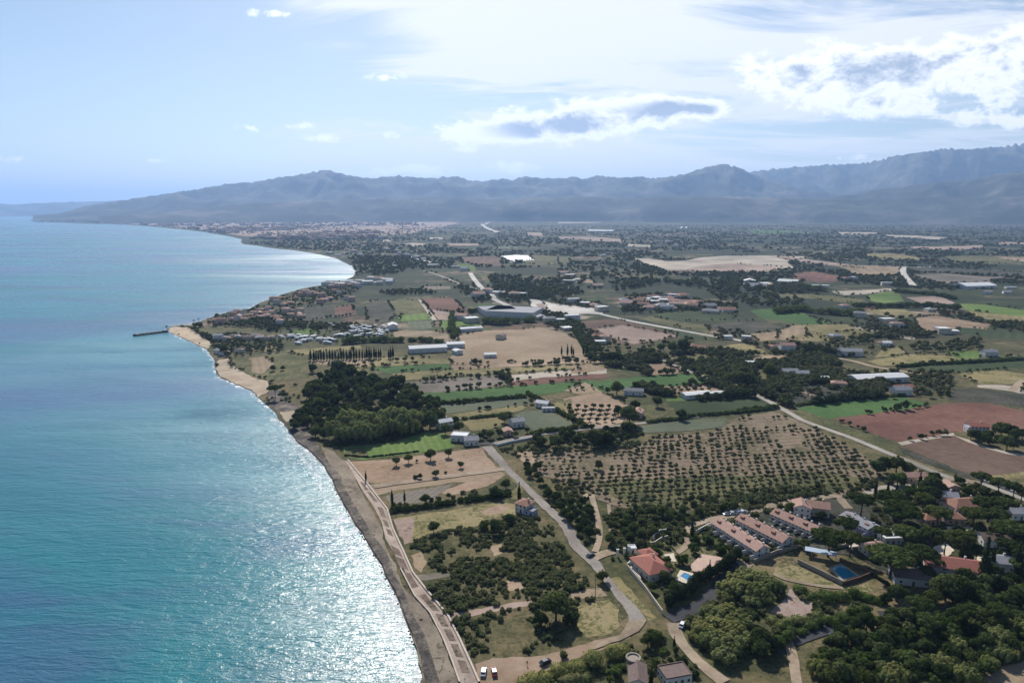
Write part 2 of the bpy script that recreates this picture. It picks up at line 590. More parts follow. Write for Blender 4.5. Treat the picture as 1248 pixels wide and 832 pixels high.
def land_mat():
    m, nt = newmat('countryside'); N = NT(nt)
    p = N.pos()
    # near ground: dry soil, olive grass and scrub
    n1 = N.noise(p, 0.012, 6, 0.62, 0.5)
    n2 = N.noise(p, 0.16, 6, 0.68)
    f = N.math('ADD', N.math('MULTIPLY', n1, 0.6), N.math('MULTIPLY', n2, 0.4))
    near = N.ramp(f, [(0.34, (0.030, 0.038, 0.018)), (0.45, (0.070, 0.072, 0.033)), (0.54, (0.145, 0.118, 0.062)), (0.66, (0.24, 0.175, 0.105))])
    tu = N.noise(p, 0.55, 5, 0.72)
    tl = N.noise(p, 0.06, 4, 0.6)
    near = N.mix(N.math('MULTIPLY', N.smooth(N.math('ADD', tu, N.math('MULTIPLY', N.math('SUBTRACT', tl, 0.5), 0.7)), 0.50, 0.62), 0.8), near, (0.040, 0.050, 0.022))
    # distant plots
    warp = N.n('ShaderNodeTexNoise'); N.put(warp.inputs['Vector'], p); warp.inputs['Scale'].default_value = 0.0012
    wp = N.n('ShaderNodeVectorMath', operation='MULTIPLY_ADD')
    N.put(wp.inputs[0], warp.outputs['Color']); wp.inputs[1].default_value = (260, 260, 0); N.put(wp.inputs[2], p)
    def plots(scale, rot):
        vo = N.n('ShaderNodeTexVoronoi', feature='F1', distance='CHEBYCHEV')
        N.put(vo.inputs['Vector'], N.mapping(wp.outputs[0], rot, (1.0, 1.5, 0.0)))
        vo.inputs['Scale'].default_value = scale
        vo.inputs['Randomness'].default_value = 0.85
        s = N.n('ShaderNodeSeparateColor'); N.put(s.inputs[0], vo.outputs['Color'])
        return s.outputs
    a = plots(1 / 170.0, 0.35); b = plots(1 / 65.0, 0.35)
    big = N.noise(p, 0.0011, 3, 0.5)
    sel = N.math('ADD', N.math('MULTIPLY', a[0], 0.75), N.math('MULTIPLY', b[0], 0.25))
    sel = N.math('ADD', sel, N.math('MULTIPLY', N.math('SUBTRACT', big, 0.5), 0.5))
    far = N.ramp(sel, [(0.0, (0.024, 0.034, 0.020)), (0.40, (0.034, 0.044, 0.024)), (0.50, (0.050, 0.062, 0.030)), (0.58, (0.105, 0.095, 0.058)),
                       (0.66, (0.042, 0.056, 0.026)), (0.72, (0.19, 0.145, 0.10)), (0.80, (0.055, 0.085, 0.030)), (0.86, (0.14, 0.085, 0.065)), (0.92, (0.28, 0.22, 0.165))], 'CONSTANT')
    mott = N.noise(p, 0.035, 5, 0.7)
    far = N.mix(N.smooth(mott, 0.44, 0.60), far, (0.030, 0.040, 0.022))
    sx = N.n('ShaderNodeSeparateXYZ'); N.put(sx.inputs[0], p)
    t = N.smooth(N.math('ADD', sx.outputs[1], N.math('MULTIPLY', N.math('SUBTRACT', n1, 0.5), 500)), 600, 1000)
    c = N.mix(t, near, far)
    N.out(principled(N, c, 0.95, 0.08))
    return m
M['land'] = land_mat()

land_poly = coast_j + [(-30000, 58000), (59000, 58000), (59000, -1500), (coast_j[0][0] + 50, -1500)]
vs = [Vector((x, y, 0)) for x, y in land_poly]
fc = []
for a, b, c in tessellate_polygon([vs]):
    n = (vs[b] - vs[a]).cross(vs[c] - vs[a]).z
    fc.append((a, b, c) if n > 0 else (a, c, b))
o = mesh_np('ground', [(x, y, 0) for x, y in land_poly], fc, M['land'])
o['kind'] = 'structure'

# the shore face that dips under the water
M['sand'] = mat_soil('beach_sand', [(0.30, 0.235, 0.17), (0.38, 0.305, 0.225), (0.46, 0.38, 0.285)], (0.05, 0.5))
M['sand_brown'] = mat_soil('brown_sand', [(0.165, 0.135, 0.105), (0.225, 0.185, 0.142), (0.29, 0.24, 0.185)], (0.06, 0.45), tuft=((0.10, 0.085, 0.06), 0.25))
M['pebble'] = mat_soil('wet_pebbles', [(0.045, 0.041, 0.038), (0.105, 0.092, 0.080), (0.22, 0.185, 0.15)], (0.12, 0.8), bumpd=0.5)
def shore_face():
    cj = [p for p in coast_j]
    n = len(cj)
    v, f = [], []
    for i in range(n):
        a = Vector(cj[max(0, i - 1)]); b = Vector(cj[min(n - 1, i + 1)])
        d = (b - a).normalized()
        x, y = cj[i]
        ox, oy = -d.y, d.x       # towards the sea (sea is on the left going up the coast)
        v += [(x, y, 0.0), (x + ox * 3.0, y + oy * 3.0, -1.6)]
    for i in range(n - 1):
        f.append((2 * i, 2 * i + 2, 2 * i + 3, 2 * i + 1))
    o = mesh_np('shore', v, f, M['pebble'])
    o['kind'] = 'structure'
shore_face()

SEA_Z = -0.45
def sea_mat():
    m, nt = newmat('sea_water'); N = NT(nt)
    p = N.pos()
    sx = N.n('ShaderNodeSeparateXYZ'); N.put(sx.inputs[0], p)
    X, Y = sx.outputs[0], sx.outputs[1]
    # water colour: turquoise over sand, violet-blue over weed beds
    n1 = N.noise(N.mapping(p, 0.25, (0.0016, 0.0042, 1)), 1.0, 5, 0.55, 0.5)
    n2 = N.noise(N.mapping(p, 0.2, (0.006, 0.02, 1)), 1.0, 4, 0.6, 0.3)
    f = N.math('ADD', N.math('MULTIPLY', n1, 0.75), N.math('MULTIPLY', n2, 0.25))
    c = N.ramp(f, [(0.36, (0.006, 0.105, 0.150)), (0.47, (0.008, 0.155, 0.185)), (0.54, (0.026, 0.110, 0.180)), (0.72, (0.062, 0.088, 0.175))])
    # paler close to the beaches of the headland
    def spot(t, x, y, r):
        wx, wy = W(t, x, y)
        a = N.math('SUBTRACT', X, wx); b = N.math('SUBTRACT', Y, wy)
        q = N.math('ADD', N.math('MULTIPLY', a, a), N.math('MULTIPLY', b, b))
        return N.math('POWER', 2.71828, N.math('MULTIPLY', q, -1.0 / (r * r)))
    sh = N.math('ADD', spot('Z', 225, 440, 170), spot('Z', 275, 490, 110))
    sh = N.math('ADD', sh, N.math('ADD', spot('Z', 330, 530, 70), spot('Z', 120, 440, 160)))
    sh = N.math('ADD', sh, N.math('MULTIPLY', spot('Z', 350, 560, 60), 0.8))
    c = N.mix(N.math('MULTIPLY', N.math('MINIMUM', sh, 1.0), N.smooth(n2, 0.25, 0.65)), c, (0.085, 0.235, 0.275))
    dp = N.math('ADD', spot('Z', 130, 505, 150), spot('Z', 30, 470, 170))
    c = N.mix(N.math('MULTIPLY', N.math('MINIMUM', dp, 1.0), N.math('MULTIPLY', N.smooth(n1, 0.35, 0.6), 0.8)), c, (0.055, 0.115, 0.225))
    # waves: swell, chop and wind ripples
    w1 = N.noise(N.mapping(p, -0.35, (0.07, 0.26, 1)), 1.0, 2, 0.5, 0.6)
    w2 = N.noise(N.mapping(p, -0.5, (0.24, 0.9, 1)), 1.0, 3, 0.6, 0.5)
    w3 = N.noise(p, 1.5, 1, 0.5, 0.2)
    nr = N.smooth(Y, 900, 250)
    h = N.math('ADD', N.math('MULTIPLY', w1, 0.9), N.math('MULTIPLY', w2, 0.45))
    h = N.math('ADD', h, N.math('MULTIPLY', w3, 0.10))
    b = N.n('ShaderNodeBump')
    N.put(b.inputs['Strength'], N.math('ADD', N.math('MULTIPLY', nr, 0.30), 0.60))
    b.inputs['Distance'].default_value = 0.8
    N.put(b.inputs['Height'], h)
    slick = N.smooth(N.noise(N.mapping(p, 0.15, (0.003, 0.012, 1)), 1.0, 4, 0.55, 0.6), 0.40, 0.62)
    rough = N.math('ADD', N.math('MULTIPLY', slick, 0.06), 0.25)
    wind = N.smooth(N.noise(N.mapping(p, 0.05, (0.0011, 0.006, 1), (4, 2, 0)), 1.0, 4, 0.6, 0.5), 0.50, 0.64)
    rough = N.math('ADD', rough, N.math('MULTIPLY', wind, N.math('MULTIPLY', N.math('SUBTRACT', 1.0, nr), 0.16)))
    sh = principled(N, c, rough, 0.48, b.outputs[0])
    pr = [n for n in nt.nodes if n.type == 'BSDF_PRINCIPLED'][0]
    pr.inputs['IOR'].default_value = 1.33
    N.out(sh)
    return m
M['sea'] = sea_mat()
SX = 59000.0
sv = [(-SX, -1500, SEA_Z), (SX, -1500, SEA_Z), (SX, SX, SEA_Z), (-SX, SX, SEA_Z)]
o = mesh_np('sea', sv, [(0, 1, 2, 3)], M['sea'])
o['kind'] = 'structure'

# foam along the waterline
def foam_mat():
    m, nt = newmat('foam'); N = NT(nt)
    p = N.pos()
    n = N.noise(p, 0.16, 6, 0.75, 1.0)
    d = N.n('ShaderNodeBsdfDiffuse'); d.inputs[0].default_value = (0.8, 0.82, 0.82, 1)
    t = N.n('ShaderNodeBsdfTransparent')
    ms = N.n('ShaderNodeMixShader')
    N.put(ms.inputs[0], N.smooth(n, 0.45, 0.62))
    nt.links.new(t.outputs[0], ms.inputs[1]); nt.links.new(d.outputs[0], ms.inputs[2])
    N.out(ms.outputs[0])
    return m
M['foam'] = foam_mat()
def foam_strip(line, off, width, seed):
    r = random.Random(seed)
    v, f = [], []
    n = len(line)
    for i in range(n):
        a = Vector(line[max(0, i - 1)]); b = Vector(line[min(n - 1, i + 1)])
        d = (b - a).normalized(); ox, oy = -d.y, d.x
        x, y = line[i]
        o1 = off + r.uniform(-1, 1) * 0.6; o2 = o1 + width * r.uniform(0.4, 1.4)
        v += [(x + ox * o1, y + oy * o1, SEA_Z + 0.05), (x + ox * o2, y + oy * o2, SEA_Z + 0.05)]
    for i in range(n - 1):
        f.append((2 * i, 2 * i + 2, 2 * i + 3, 2 * i + 1))
    o = mesh_np('foam', v, f, M['foam'])
    o['kind'] = 'stuff'
near_line = [p for p in coast_j if p[1] < 620 and p[1] > -50]
foam_strip(near_line, 0.2, 5.0, 1)
foam_strip([p for p in coast_j if -50 < p[1] < 430], 7.0, 2.4, 2)
foam_strip([p for p in coast_j if 620 <= p[1] < 2400], 0.0, 4.0, 3)

# ------------------------------------------------------------------ mountains
def mountain_mat(name, a, b, c):
    m, nt = newmat(name); N = NT(nt)
    p = N.pos()
    n = N.noise(p, 0.0016, 7, 0.65, 0.4)
    N.out(principled(N, N.ramp(n, [(0.35, a), (0.5, b), (0.66, c)]), 0.95, 0.05))
    return m
M['mount'] = mountain_mat('wooded_rock', (0.030, 0.040, 0.026), (0.055, 0.062, 0.040), (0.16, 0.14, 0.115))

def mountain(name, sil, D, depth, seed, rough=0.5, foot=None, rows=46, cols=520):
    """a hill range whose skyline follows the listed pixels; D = distance of its crest, depth = half its width"""
    xs = np.array([p[0] for p in sil], float); ys = np.array([p[1] for p in sil], float)
    px = np.linspace(xs[0], xs[-1], cols)
    py = np.interp(px, xs, ys)
    az = np.zeros(cols); el = np.zeros(cols)
    for i in range(cols):
        dx, dy, dz = ray(px[i], py[i])
        hh = math.hypot(dx, dy)
        az[i] = math.atan2(dx, dy); el[i] = dz / hh
    r = np.linspace(-1, 1, rows)
    R = D + r * depth
    AZ, RR = np.meshgrid(az, R, indexing='ij')
    X, Y = np.sin(AZ) * RR, np.cos(AZ) * RR
    n1 = fbm(X / 1500.0, Y / 1500.0, 5, seed, True)
    n2 = fbm(X / 500.0, Y / 500.0, 4, seed + 5, True)
    wob = (fbm(AZ * 14, RR * 0 + seed, 3, seed + 9) - 0.5) * 0.5
    prof = 1 - np.abs(np.clip((r[None, :] - wob * 0.5), -1, 1)) ** 1.15
    prof = np.clip(prof, 0, 1)
    h = prof * (1 - rough + rough * 1.25 * n1) + prof * 0.12 * (n2 - 0.5)
    edge = np.clip(np.minimum(r + 1, 1 - r) * 6, 0, 1)[None, :]
    h = np.clip(h, 0, None) * edge
    # bring each slice up to its skyline height
    for _ in range(3):
        Hc = np.ones(cols) if _ == 0 else Hc
        ap = (h * Hc[:, None] - H) / RR
        k = ap.argmax(1)
        hk = h[np.arange(cols), k]; rk = RR[np.arange(cols), k]
        Hn = np.maximum(0.0, (el * rk + H) / np.maximum(hk, 0.05))
        Hc = Hn if _ == 0 else Hn
        kw = np.hanning(15); kw /= kw.sum()
        Hc = np.convolve(np.pad(Hc, 7, mode='edge'), kw, 'valid')
    Z = h * Hc[:, None] - 2.0 * (1 - edge)
    V = np.stack([X, Y, Z], -1).reshape(-1, 3)
    idx = np.arange(cols * rows).reshape(cols, rows)
    F = np.stack([idx[:-1, :-1].ravel(), idx[1:, :-1].ravel(), idx[1:, 1:].ravel(), idx[:-1, 1:].ravel()], 1)
    # near side must face up
    o = mesh_np(name, V, F[:, ::-1].copy(), M['mount'], smooth=True)
    o['kind'] = 'structure'
    return o

SIL_MAIN = [(40, 262), (75, 260), (100, 252), (120, 248.5), (145, 245), (165, 241.5), (185, 239), (200, 236.5), (215, 234), (240, 231), (270, 225), (290, 223), (305, 222.5), (320, 220), (340, 216), (360, 214), (380, 210), (392, 208), (400, 206.3), (407, 209.5),
            (425, 213.5), (450, 217.5), (465, 216), (480, 215), (495, 215), (510, 216.5), (525, 217), (540, 216), (555, 214.5), (565, 217.5), (575, 221), (585, 221), (595, 220), (610, 218), (624, 219), (632, 217), (639, 215), (654, 216.5), (667, 218), (679, 217.5), (690, 216.5), (699, 215),
            (707, 217.5), (714, 218.5), (722, 215), (729, 213.5), (745, 216), (759, 216.5), (770, 215.7), (779, 214.5), (786, 217), (794, 217.5), (815, 215.5), (834, 212.5), (844, 209), (855, 205.5), (864, 203), (876, 201), (884, 200), (892, 201.5), (899, 203.5), (914, 211), (930, 217), (950, 223), (974, 230), (1000, 234), (1039, 238), (1080, 243)]
SIL_RIGHT = [(880, 225), (900, 212), (914, 209.5), (944, 206), (985, 202.5), (1024, 200), (1040, 199.8), (1054, 199), (1068, 196), (1079, 194), (1089, 190), (1107, 188), (1124, 185), (1140, 183), (1154, 181), (1166, 182), (1179, 182.5), (1200, 180), (1224, 179), (1236, 176.5), (1248, 175.5), (1300, 172), (1400, 176), (1500, 180)]
SIL_FAR = [(-120, 248), (-40, 248.5), (0, 248), (20, 249.5), (40, 247.5), (65, 247), (90, 246), (120, 245.5), (150, 244), (180, 242.5), (200, 239), (240, 236), (300, 240)]
SIL_FOOT = [(980, 246), (1010, 240), (1040, 236.5), (1074, 230), (1100, 227.5), (1130, 224), (1164, 220), (1185, 219.5), (1210, 213), (1248, 208), (1300, 205), (1400, 215), (1500, 220)]
SIL_LOW = [(120, 264), (200, 259), (260, 252), (320, 247), (420, 243), (540, 240), (600, 243), (700, 239), (760, 242), (850, 238), (930, 241), (1010, 243), (1100, 241), (1200, 240), (1300, 238), (1450, 240)]
mountain('mountains', SIL_FAR, 24000, 2500, 11, 0.4, cols=260, rows=24)
mountain('mountains', SIL_RIGHT, 17500, 4200, 23, 0.68)
mountain('mountains', SIL_MAIN, 13800, 2700, 31, 0.68, cols=760)
mountain('mountains', SIL_FOOT, 11500, 1500, 47, 0.65, cols=320)
mountain('foothills', SIL_LOW, 10300, 1100, 53, 0.7, cols=520, rows=30)

# ------------------------------------------------------------------ fields
_fm = {}
PAL = {
    'tan':     [(0.22, 0.16, 0.105), (0.285, 0.215, 0.145), (0.34, 0.26, 0.18)],
    'orange':  [(0.225, 0.155, 0.105), (0.295, 0.21, 0.147), (0.365, 0.275, 0.20)],
    'straw':   [(0.17, 0.145, 0.07), (0.235, 0.195, 0.095), (0.29, 0.235, 0.13)],
    'olive':   [(0.085, 0.085, 0.038), (0.135, 0.125, 0.058), (0.19, 0.165, 0.085)],
    'green':   [(0.040, 0.085, 0.026), (0.055, 0.115, 0.034), (0.085, 0.150, 0.048)],
    'lime':    [(0.075, 0.125, 0.032), (0.110, 0.170, 0.045), (0.150, 0.205, 0.065)],
    'dgreen':  [(0.028, 0.045, 0.020), (0.042, 0.062, 0.028), (0.066, 0.085, 0.038)],
    'ggreen':  [(0.085, 0.100, 0.065), (0.115, 0.130, 0.085), (0.150, 0.160, 0.105)],
    'brown':   [(0.090, 0.058, 0.044), (0.130, 0.083, 0.062), (0.175, 0.118, 0.090)],
    'red':     [(0.105, 0.052, 0.042), (0.150, 0.076, 0.058), (0.195, 0.108, 0.085)],
    'grey':    [(0.120, 0.105, 0.085), (0.175, 0.150, 0.122), (0.230, 0.200, 0.165)],
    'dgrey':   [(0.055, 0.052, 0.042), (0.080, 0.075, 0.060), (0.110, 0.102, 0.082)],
    'pale':    [(0.30, 0.255, 0.205), (0.37, 0.32, 0.26), (0.44, 0.385, 0.32)],
    'soil':    [(0.165, 0.125, 0.085), (0.225, 0.170, 0.118), (0.285, 0.222, 0.160)],
    'pink':    [(0.23, 0.165, 0.135), (0.29, 0.215, 0.18), (0.35, 0.27, 0.23)],
}
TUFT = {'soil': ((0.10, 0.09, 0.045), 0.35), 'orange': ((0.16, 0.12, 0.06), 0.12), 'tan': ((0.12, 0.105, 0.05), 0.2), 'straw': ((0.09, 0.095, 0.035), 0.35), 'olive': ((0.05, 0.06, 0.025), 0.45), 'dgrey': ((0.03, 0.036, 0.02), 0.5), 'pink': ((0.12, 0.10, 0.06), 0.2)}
def fmat(col, ang=None, w=None, amt=0.2, tuft=True):
    key = (col, None if ang is None else round(ang, 1), w, amt, tuft)
    if key not in _fm:
        _fm[key] = mat_soil('field_' + col, PAL[col], (0.012, 0.22), (ang, w) if ang is not None else None, amt, TUFT.get(col) if tuft else None)
    return _fm[key]

def field(t, pts, col, row=None, w=3.0, amt=0.22, rough=True, excl=True, name='field', tuft=True):
    """row = two tile points giving the direction of its plough lines"""
    poly = WP(t, pts)
    ang = None
    if row is None and rough and col not in ('pink', 'pale', 'orange', 'soil') and len(poly) >= 4 and poly[0][1] > 330:
        e = max(zip(poly, poly[1:] + poly[:1]), key=lambda q: math.hypot(q[1][0] - q[0][0], q[1][1] - q[0][1]))
        ang = -math.atan2(e[1][1] - e[0][1], e[1][0] - e[0][0]) + math.pi / 2
        w = (3 + len(poly) % 4) * max(1.0, poly[0][1] / 450.0); amt = 0.28
    elif row is not None:
        a, b = W(t, *row[0]), W(t, *row[1])
        ang = -math.atan2(b[1] - a[1], b[0] - a[0]) + math.pi / 2
        cx = sum(p[1] for p in poly) / len(poly)
        w = w * max(1.0, cx / 450.0)
    cy_ = sum(p[1] for p in poly) / len(poly)
    rg = max(0.4, min(4, cy_ / 500.0)) if rough else None
    return sheet(name, poly, fmat(col, ang, w, amt, tuft), rough=rg, excl=excl)

# ---- distant strips
for t, pts, c in [
    ('Q', [(300, 178), (400, 180), (505, 180), (505, 190), (310, 190)], 'pale'), ('Q', [(550, 192), (700, 196), (865, 206), (865, 216), (760, 214), (560, 203)], 'pale'),
    ('Q', [(640, 250), (800, 252), (960, 248), (1045, 244), (1040, 268), (900, 268), (700, 264)], 'pink'), ('Q', [(440, 288), (560, 285), (680, 300), (760, 320), (600, 318), (450, 305)], 'straw'),
    ('Q', [(1100, 300), (1248, 305), (1330, 310), (1330, 330), (1248, 328), (1120, 318)], 'tan'), ('Q', [(1120, 225), (1330, 235), (1330, 248), (1110, 240)], 'pink'),
    ('Q', [(0, 175), (160, 178), (160, 188), (0, 186)], 'ggreen'), ('Q', [(850, 300), (1090, 300), (1248, 340), (900, 335)], 'olive'),
    ('P', [(0, 120), (120, 118), (220, 122), (220, 130), (0, 134)], 'pale'), ('P', [(0, 200), (180, 202), (330, 214), (320, 228), (170, 222), (0, 212)], 'pink'),
    ('P', [(350, 238), (470, 244), (480, 256), (350, 250)], 'pale'), ('P', [(0, 300), (60, 300), (75, 335), (0, 345)], 'green'), ('P', [(60, 405), (180, 420), (180, 436), (40, 432)], 'tan'),
    ('P', [(960, 165), (1248, 172), (1248, 190), (980, 182)], 'green'),
    ('O', [(150, 155), (260, 150), (350, 156), (340, 164), (170, 166)], 'pale'), ('O', [(390, 236), (430, 232), (520, 240), (470, 252), (400, 248)], 'pale'), ('O', [(600, 235), (760, 236), (770, 246), (620, 246)], 'pink'),
    ('O', [(270, 218), (310, 216), (318, 226), (275, 228)], 'pale'), ('O', [(510, 205), (580, 206), (580, 214), (510, 214)], 'pale'), ('O', [(1000, 180), (1080, 180), (1090, 198), (1010, 196)], 'pink'),
    ('O', [(0, 122), (60, 118), (60, 130), (0, 134)], 'pink'), ('O', [(660, 305), (850, 300), (880, 312), (870, 345), (770, 350), (690, 330)], 'brown'), ('O', [(640, 345), (700, 335), (750, 355), (745, 378), (680, 372)], 'lime'),
    ('O', [(1045, 295), (1220, 305), (1230, 340), (1060, 345), (980, 330)], 'olive'), ('O', [(1170, 400), (1248, 395), (1248, 430), (1175, 425)], 'tan'), ('O', [(1100, 470), (1150, 470), (1150, 484), (1100, 484)], 'grey'),
    ('O', [(850, 250), (980, 252), (975, 262), (860, 260)], 'ggreen'), ('O', [(760, 385), (830, 395), (830, 430), (800, 440)], 'olive'), ('O', [(480, 452), (620, 452), (620, 466), (480, 470)], 'grey')]:
    field(t, pts, c, rough=True)
M['plastic'] = mat_flat('white_plastic', (0.86, 0.86, 0.84), 0.3, 0.5, 0.04)
sheet('white_crop_cover', WP('O', [(868, 301), (950, 294), (1012, 296), (1045, 318), (925, 330)]), M['plastic'])

# ---- the big bare plot and its neighbours
field('P', [(385, 312), (460, 310), (550, 326), (640, 322), (720, 308), (850, 298), (1060, 297), (1248, 302), (1248, 312), (1160, 330), (1210, 366), (1010, 380), (880, 378), (760, 386), (540, 370), (440, 346)], 'pale', tuft=False)
field('P', [(720, 350), (860, 338), (1000, 345), (1200, 362), (1000, 380), (760, 385), (640, 372)], 'pink')
field('P', [(540, 372), (640, 372), (760, 386), (620, 392), (540, 386)], 'brown')
field('P', [(340, 385), (520, 385), (520, 405), (380, 412)], 'olive')
field('Q', [(0, 298), (120, 312), (260, 330), (400, 345), (620, 352), (640, 372), (480, 366), (300, 352), (120, 330), (0, 312)], 'pink')
field('Q', [(60, 392), (180, 378), (320, 400), (300, 428), (200, 432), (110, 420)], 'red')
field('Q', [(300, 344), (470, 350), (620, 356), (630, 380), (590, 402), (420, 395), (340, 372)], 'tan')
field('Q', [(640, 366), (740, 358), (900, 362), (1100, 374), (1340, 386), (1340, 410), (1100, 398), (880, 388), (700, 382)], 'dgrey')
field('Q', [(680, 392), (850, 388), (1010, 402), (1180, 408), (1020, 440), (860, 442), (720, 420)], 'grey')
field('Q', [(270, 478), (440, 472), (610, 462), (620, 470), (450, 492), (330, 498)], 'pale')
field('Q', [(440, 498), (540, 482), (608, 474), (625, 505), (640, 528), (540, 538), (470, 525)], 'lime', ((440, 500), (610, 480)))
field('Q', [(650, 508), (820, 502), (900, 540), (820, 545), (720, 538)], 'pink')
field('Q', [(0, 490), (120, 490), (260, 500), (440, 520), (420, 545), (300, 530), (140, 515), (0, 520)], 'olive')
field('Q', [(920, 540), (1050, 545), (1150, 560), (1330, 585), (1330, 610), (1248, 610), (1100, 590), (960, 575)], 'lime')
field('Q', [(960, 576), (1100, 592), (1330, 612), (1330, 640), (1100, 630), (1000, 602)], 'straw')
field('Q', [(700, 612), (800, 600), (930, 622), (1080, 645), (1060, 670), (900, 690), (760, 692), (700, 662)], 'orange')
field('Q', [(440, 575), (560, 566), (640, 570), (730, 600), (640, 612), (560, 608)], 'straw')
field('Q', [(0, 565), (60, 560), (180, 612), (290, 640), (150, 642), (40, 615), (0, 610)], 'green')
field('Q', [(60, 650), (200, 645), (350, 645), (480, 690), (330, 705), (200, 716), (130, 690)], 'straw', ((60, 650), (350, 645)))
field('Q', [(0, 672), (60, 664), (130, 692), (190, 716), (110, 738), (0, 724)], 'brown')
field('Q', [(380, 650), (560, 690), (700, 715), (690, 725), (540, 700), (400, 668)], 'pale')
field('Q', [(920, 660), (1080, 672), (1248, 690), (1330, 700), (1330, 730), (1100, 712), (900, 690)], 'dgreen')

field('Z', [(120, 269.5), (200, 265), (300, 263.5), (400, 262.5), (520, 266), (560, 272), (500, 284), (420, 291), (340, 292), (300, 288), (255, 281.5), (215, 277), (150, 272)], 'pink', excl=False, name='ground')
# ---- mid-distance plots
field('K', [(215, 112), (290, 104), (370, 106), (425, 168), (350, 176), (270, 182)], 'olive', ((215, 110), (370, 106)))
field('K', [(270, 184), (360, 176), (425, 170), (442, 206), (360, 210), (290, 213)], 'lime')
field('K', [(388, 102), (470, 95), (545, 96), (640, 182), (560, 170), (430, 150)], 'red', ((388, 102), (545, 96)), amt=0.35)
field('K', [(430, 152), (560, 171), (640, 184), (640, 204), (560, 208), (472, 206)], 'pink', ((430, 150), (560, 170)))
field('K', [(372, 104), (386, 102), (470, 208), (446, 210)], 'pale', rough=False)
field('K', [(320, 216), (450, 211), (455, 248), (400, 256), (330, 256)], 'ggreen')
field('K', [(490, 212), (590, 208), (680, 226), (708, 246), (690, 262), (610, 240), (540, 268), (490, 252)], 'lime')
field('K', [(250, 268), (300, 260), (440, 262), (560, 285), (540, 320), (440, 310), (330, 290), (250, 300)], 'tan')
field('K', [(100, 120), (200, 105), (260, 180), (230, 215), (120, 215)], 'dgrey', ((100, 120), (200, 110)))
field('K', [(-120, 140), (20, 130), (60, 180), (-40, 195), (-130, 190)], 'red')
field('K', [(572, 290), (700, 262), (900, 256), (985, 244), (1120, 275), (1180, 310), (1245, 368), (1248, 402), (1000, 415), (760, 425), (545, 436), (530, 402), (590, 350)], 'tan', ((530, 420), (1248, 400)), w=4, tuft=False)
field('K', [(0, 412), (150, 400), (280, 394), (540, 402), (545, 432), (440, 430), (250, 440), (0, 448)], 'straw')
field('K', [(-110, 448), (0, 448), (90, 448), (200, 475), (120, 486), (-60, 470)], 'olive')
field('K', [(112, 450), (250, 441), (430, 432), (522, 428), (548, 455), (400, 464), (210, 476)], 'green')
field('K', [(540, 438), (760, 427), (1000, 416), (1248, 404), (1330, 400), (1330, 422), (1100, 430), (760, 448), (560, 460)], 'orange', tuft=False)
field('K', [(240, 480), (420, 466), (760, 450), (1000, 440), (1248, 428), (1320, 424), (1320, 448), (1000, 462), (700, 482), (420, 502), (300, 516)], 'straw', ((240, 480), (1248, 428)))
field('K', [(420, 500), (700, 482), (860, 472), (1248, 449), (1248, 456), (1000, 470), (800, 488), (600, 500), (430, 518)], 'olive')
field('K', [(800, 490), (1000, 472), (1248, 457), (1330, 456), (1330, 478), (1248, 482), (1000, 500), (850, 520)], 'pale', tuft=False)
field('K', [(852, 521), (1000, 501), (1248, 483), (1330, 480), (1330, 500), (1248, 506), (1000, 530), (835, 546)], 'red')
field('K', [(330, 522), (540, 504), (770, 490), (835, 530), (700, 552), (500, 572), (380, 578), (345, 545)], 'grey')
field('K', [(380, 580), (500, 572), (700, 555), (1000, 532), (1248, 516), (1330, 525), (1330, 555), (1100, 572), (990, 590), (930, 594), (700, 612), (470, 635), (410, 620)], 'green')
field('K', [(478, 640), (700, 620), (905, 600), (955, 632), (800, 652), (640, 670), (520, 682)], 'ggreen', ((480, 640), (905, 600)), amt=0.35)
field('K', [(520, 684), (640, 672), (800, 654), (950, 634), (900, 665), (860, 676), (700, 700), (600, 714)], 'straw')
field('K', [(860, 690), (900, 672), (1025, 660), (1165, 738), (1080, 768), (962, 776)], 'ggreen', ((870, 690), (1025, 660)), amt=0.3)
field('K', [(590, 716), (780, 698), (830, 735), (740, 762), (640, 772)], 'straw')
field('K', [(300, 790), (380, 770), (560, 800), (560, 830), (400, 832), (310, 832)], 'lime')

field('N', [(165, 312), (300, 304), (450, 298), (640, 325), (765, 345), (722, 372), (560, 365), (400, 362), (282, 372)], 'olive')
field('N', [(415, 502), (600, 478), (765, 464), (905, 490), (960, 540), (900, 622), (780, 640), (660, 642), (560, 612), (450, 562)], 'olive')
field('N', [(540, 500), (640, 490), (700, 540), (620, 600), (560, 590)], 'tan')
field('N', [(880, 182), (1050, 168), (1190, 164), (1225, 215), (1080, 245), (905, 262)], 'dgrey')
field('N', [(1080, 180), (1190, 166), (1215, 212), (1090, 225)], 'red')
field('N', [(530, 432), (730, 420), (724, 455), (560, 458)], 'straw')
field('N', [(800, 330), (950, 308), (975, 345), (830, 356)], 'lime')
field('N', [(760, 455), (900, 440), (1248, 418), (1248, 444), (1050, 452), (900, 482)], 'straw')
field('N', [(900, 512), (1050, 512), (1248, 505), (1300, 500), (1300, 545), (1150, 560), (980, 540)], 'tan')
field('N', [(1010, 540), (1150, 560), (1120, 575), (1040, 560)], 'grey')

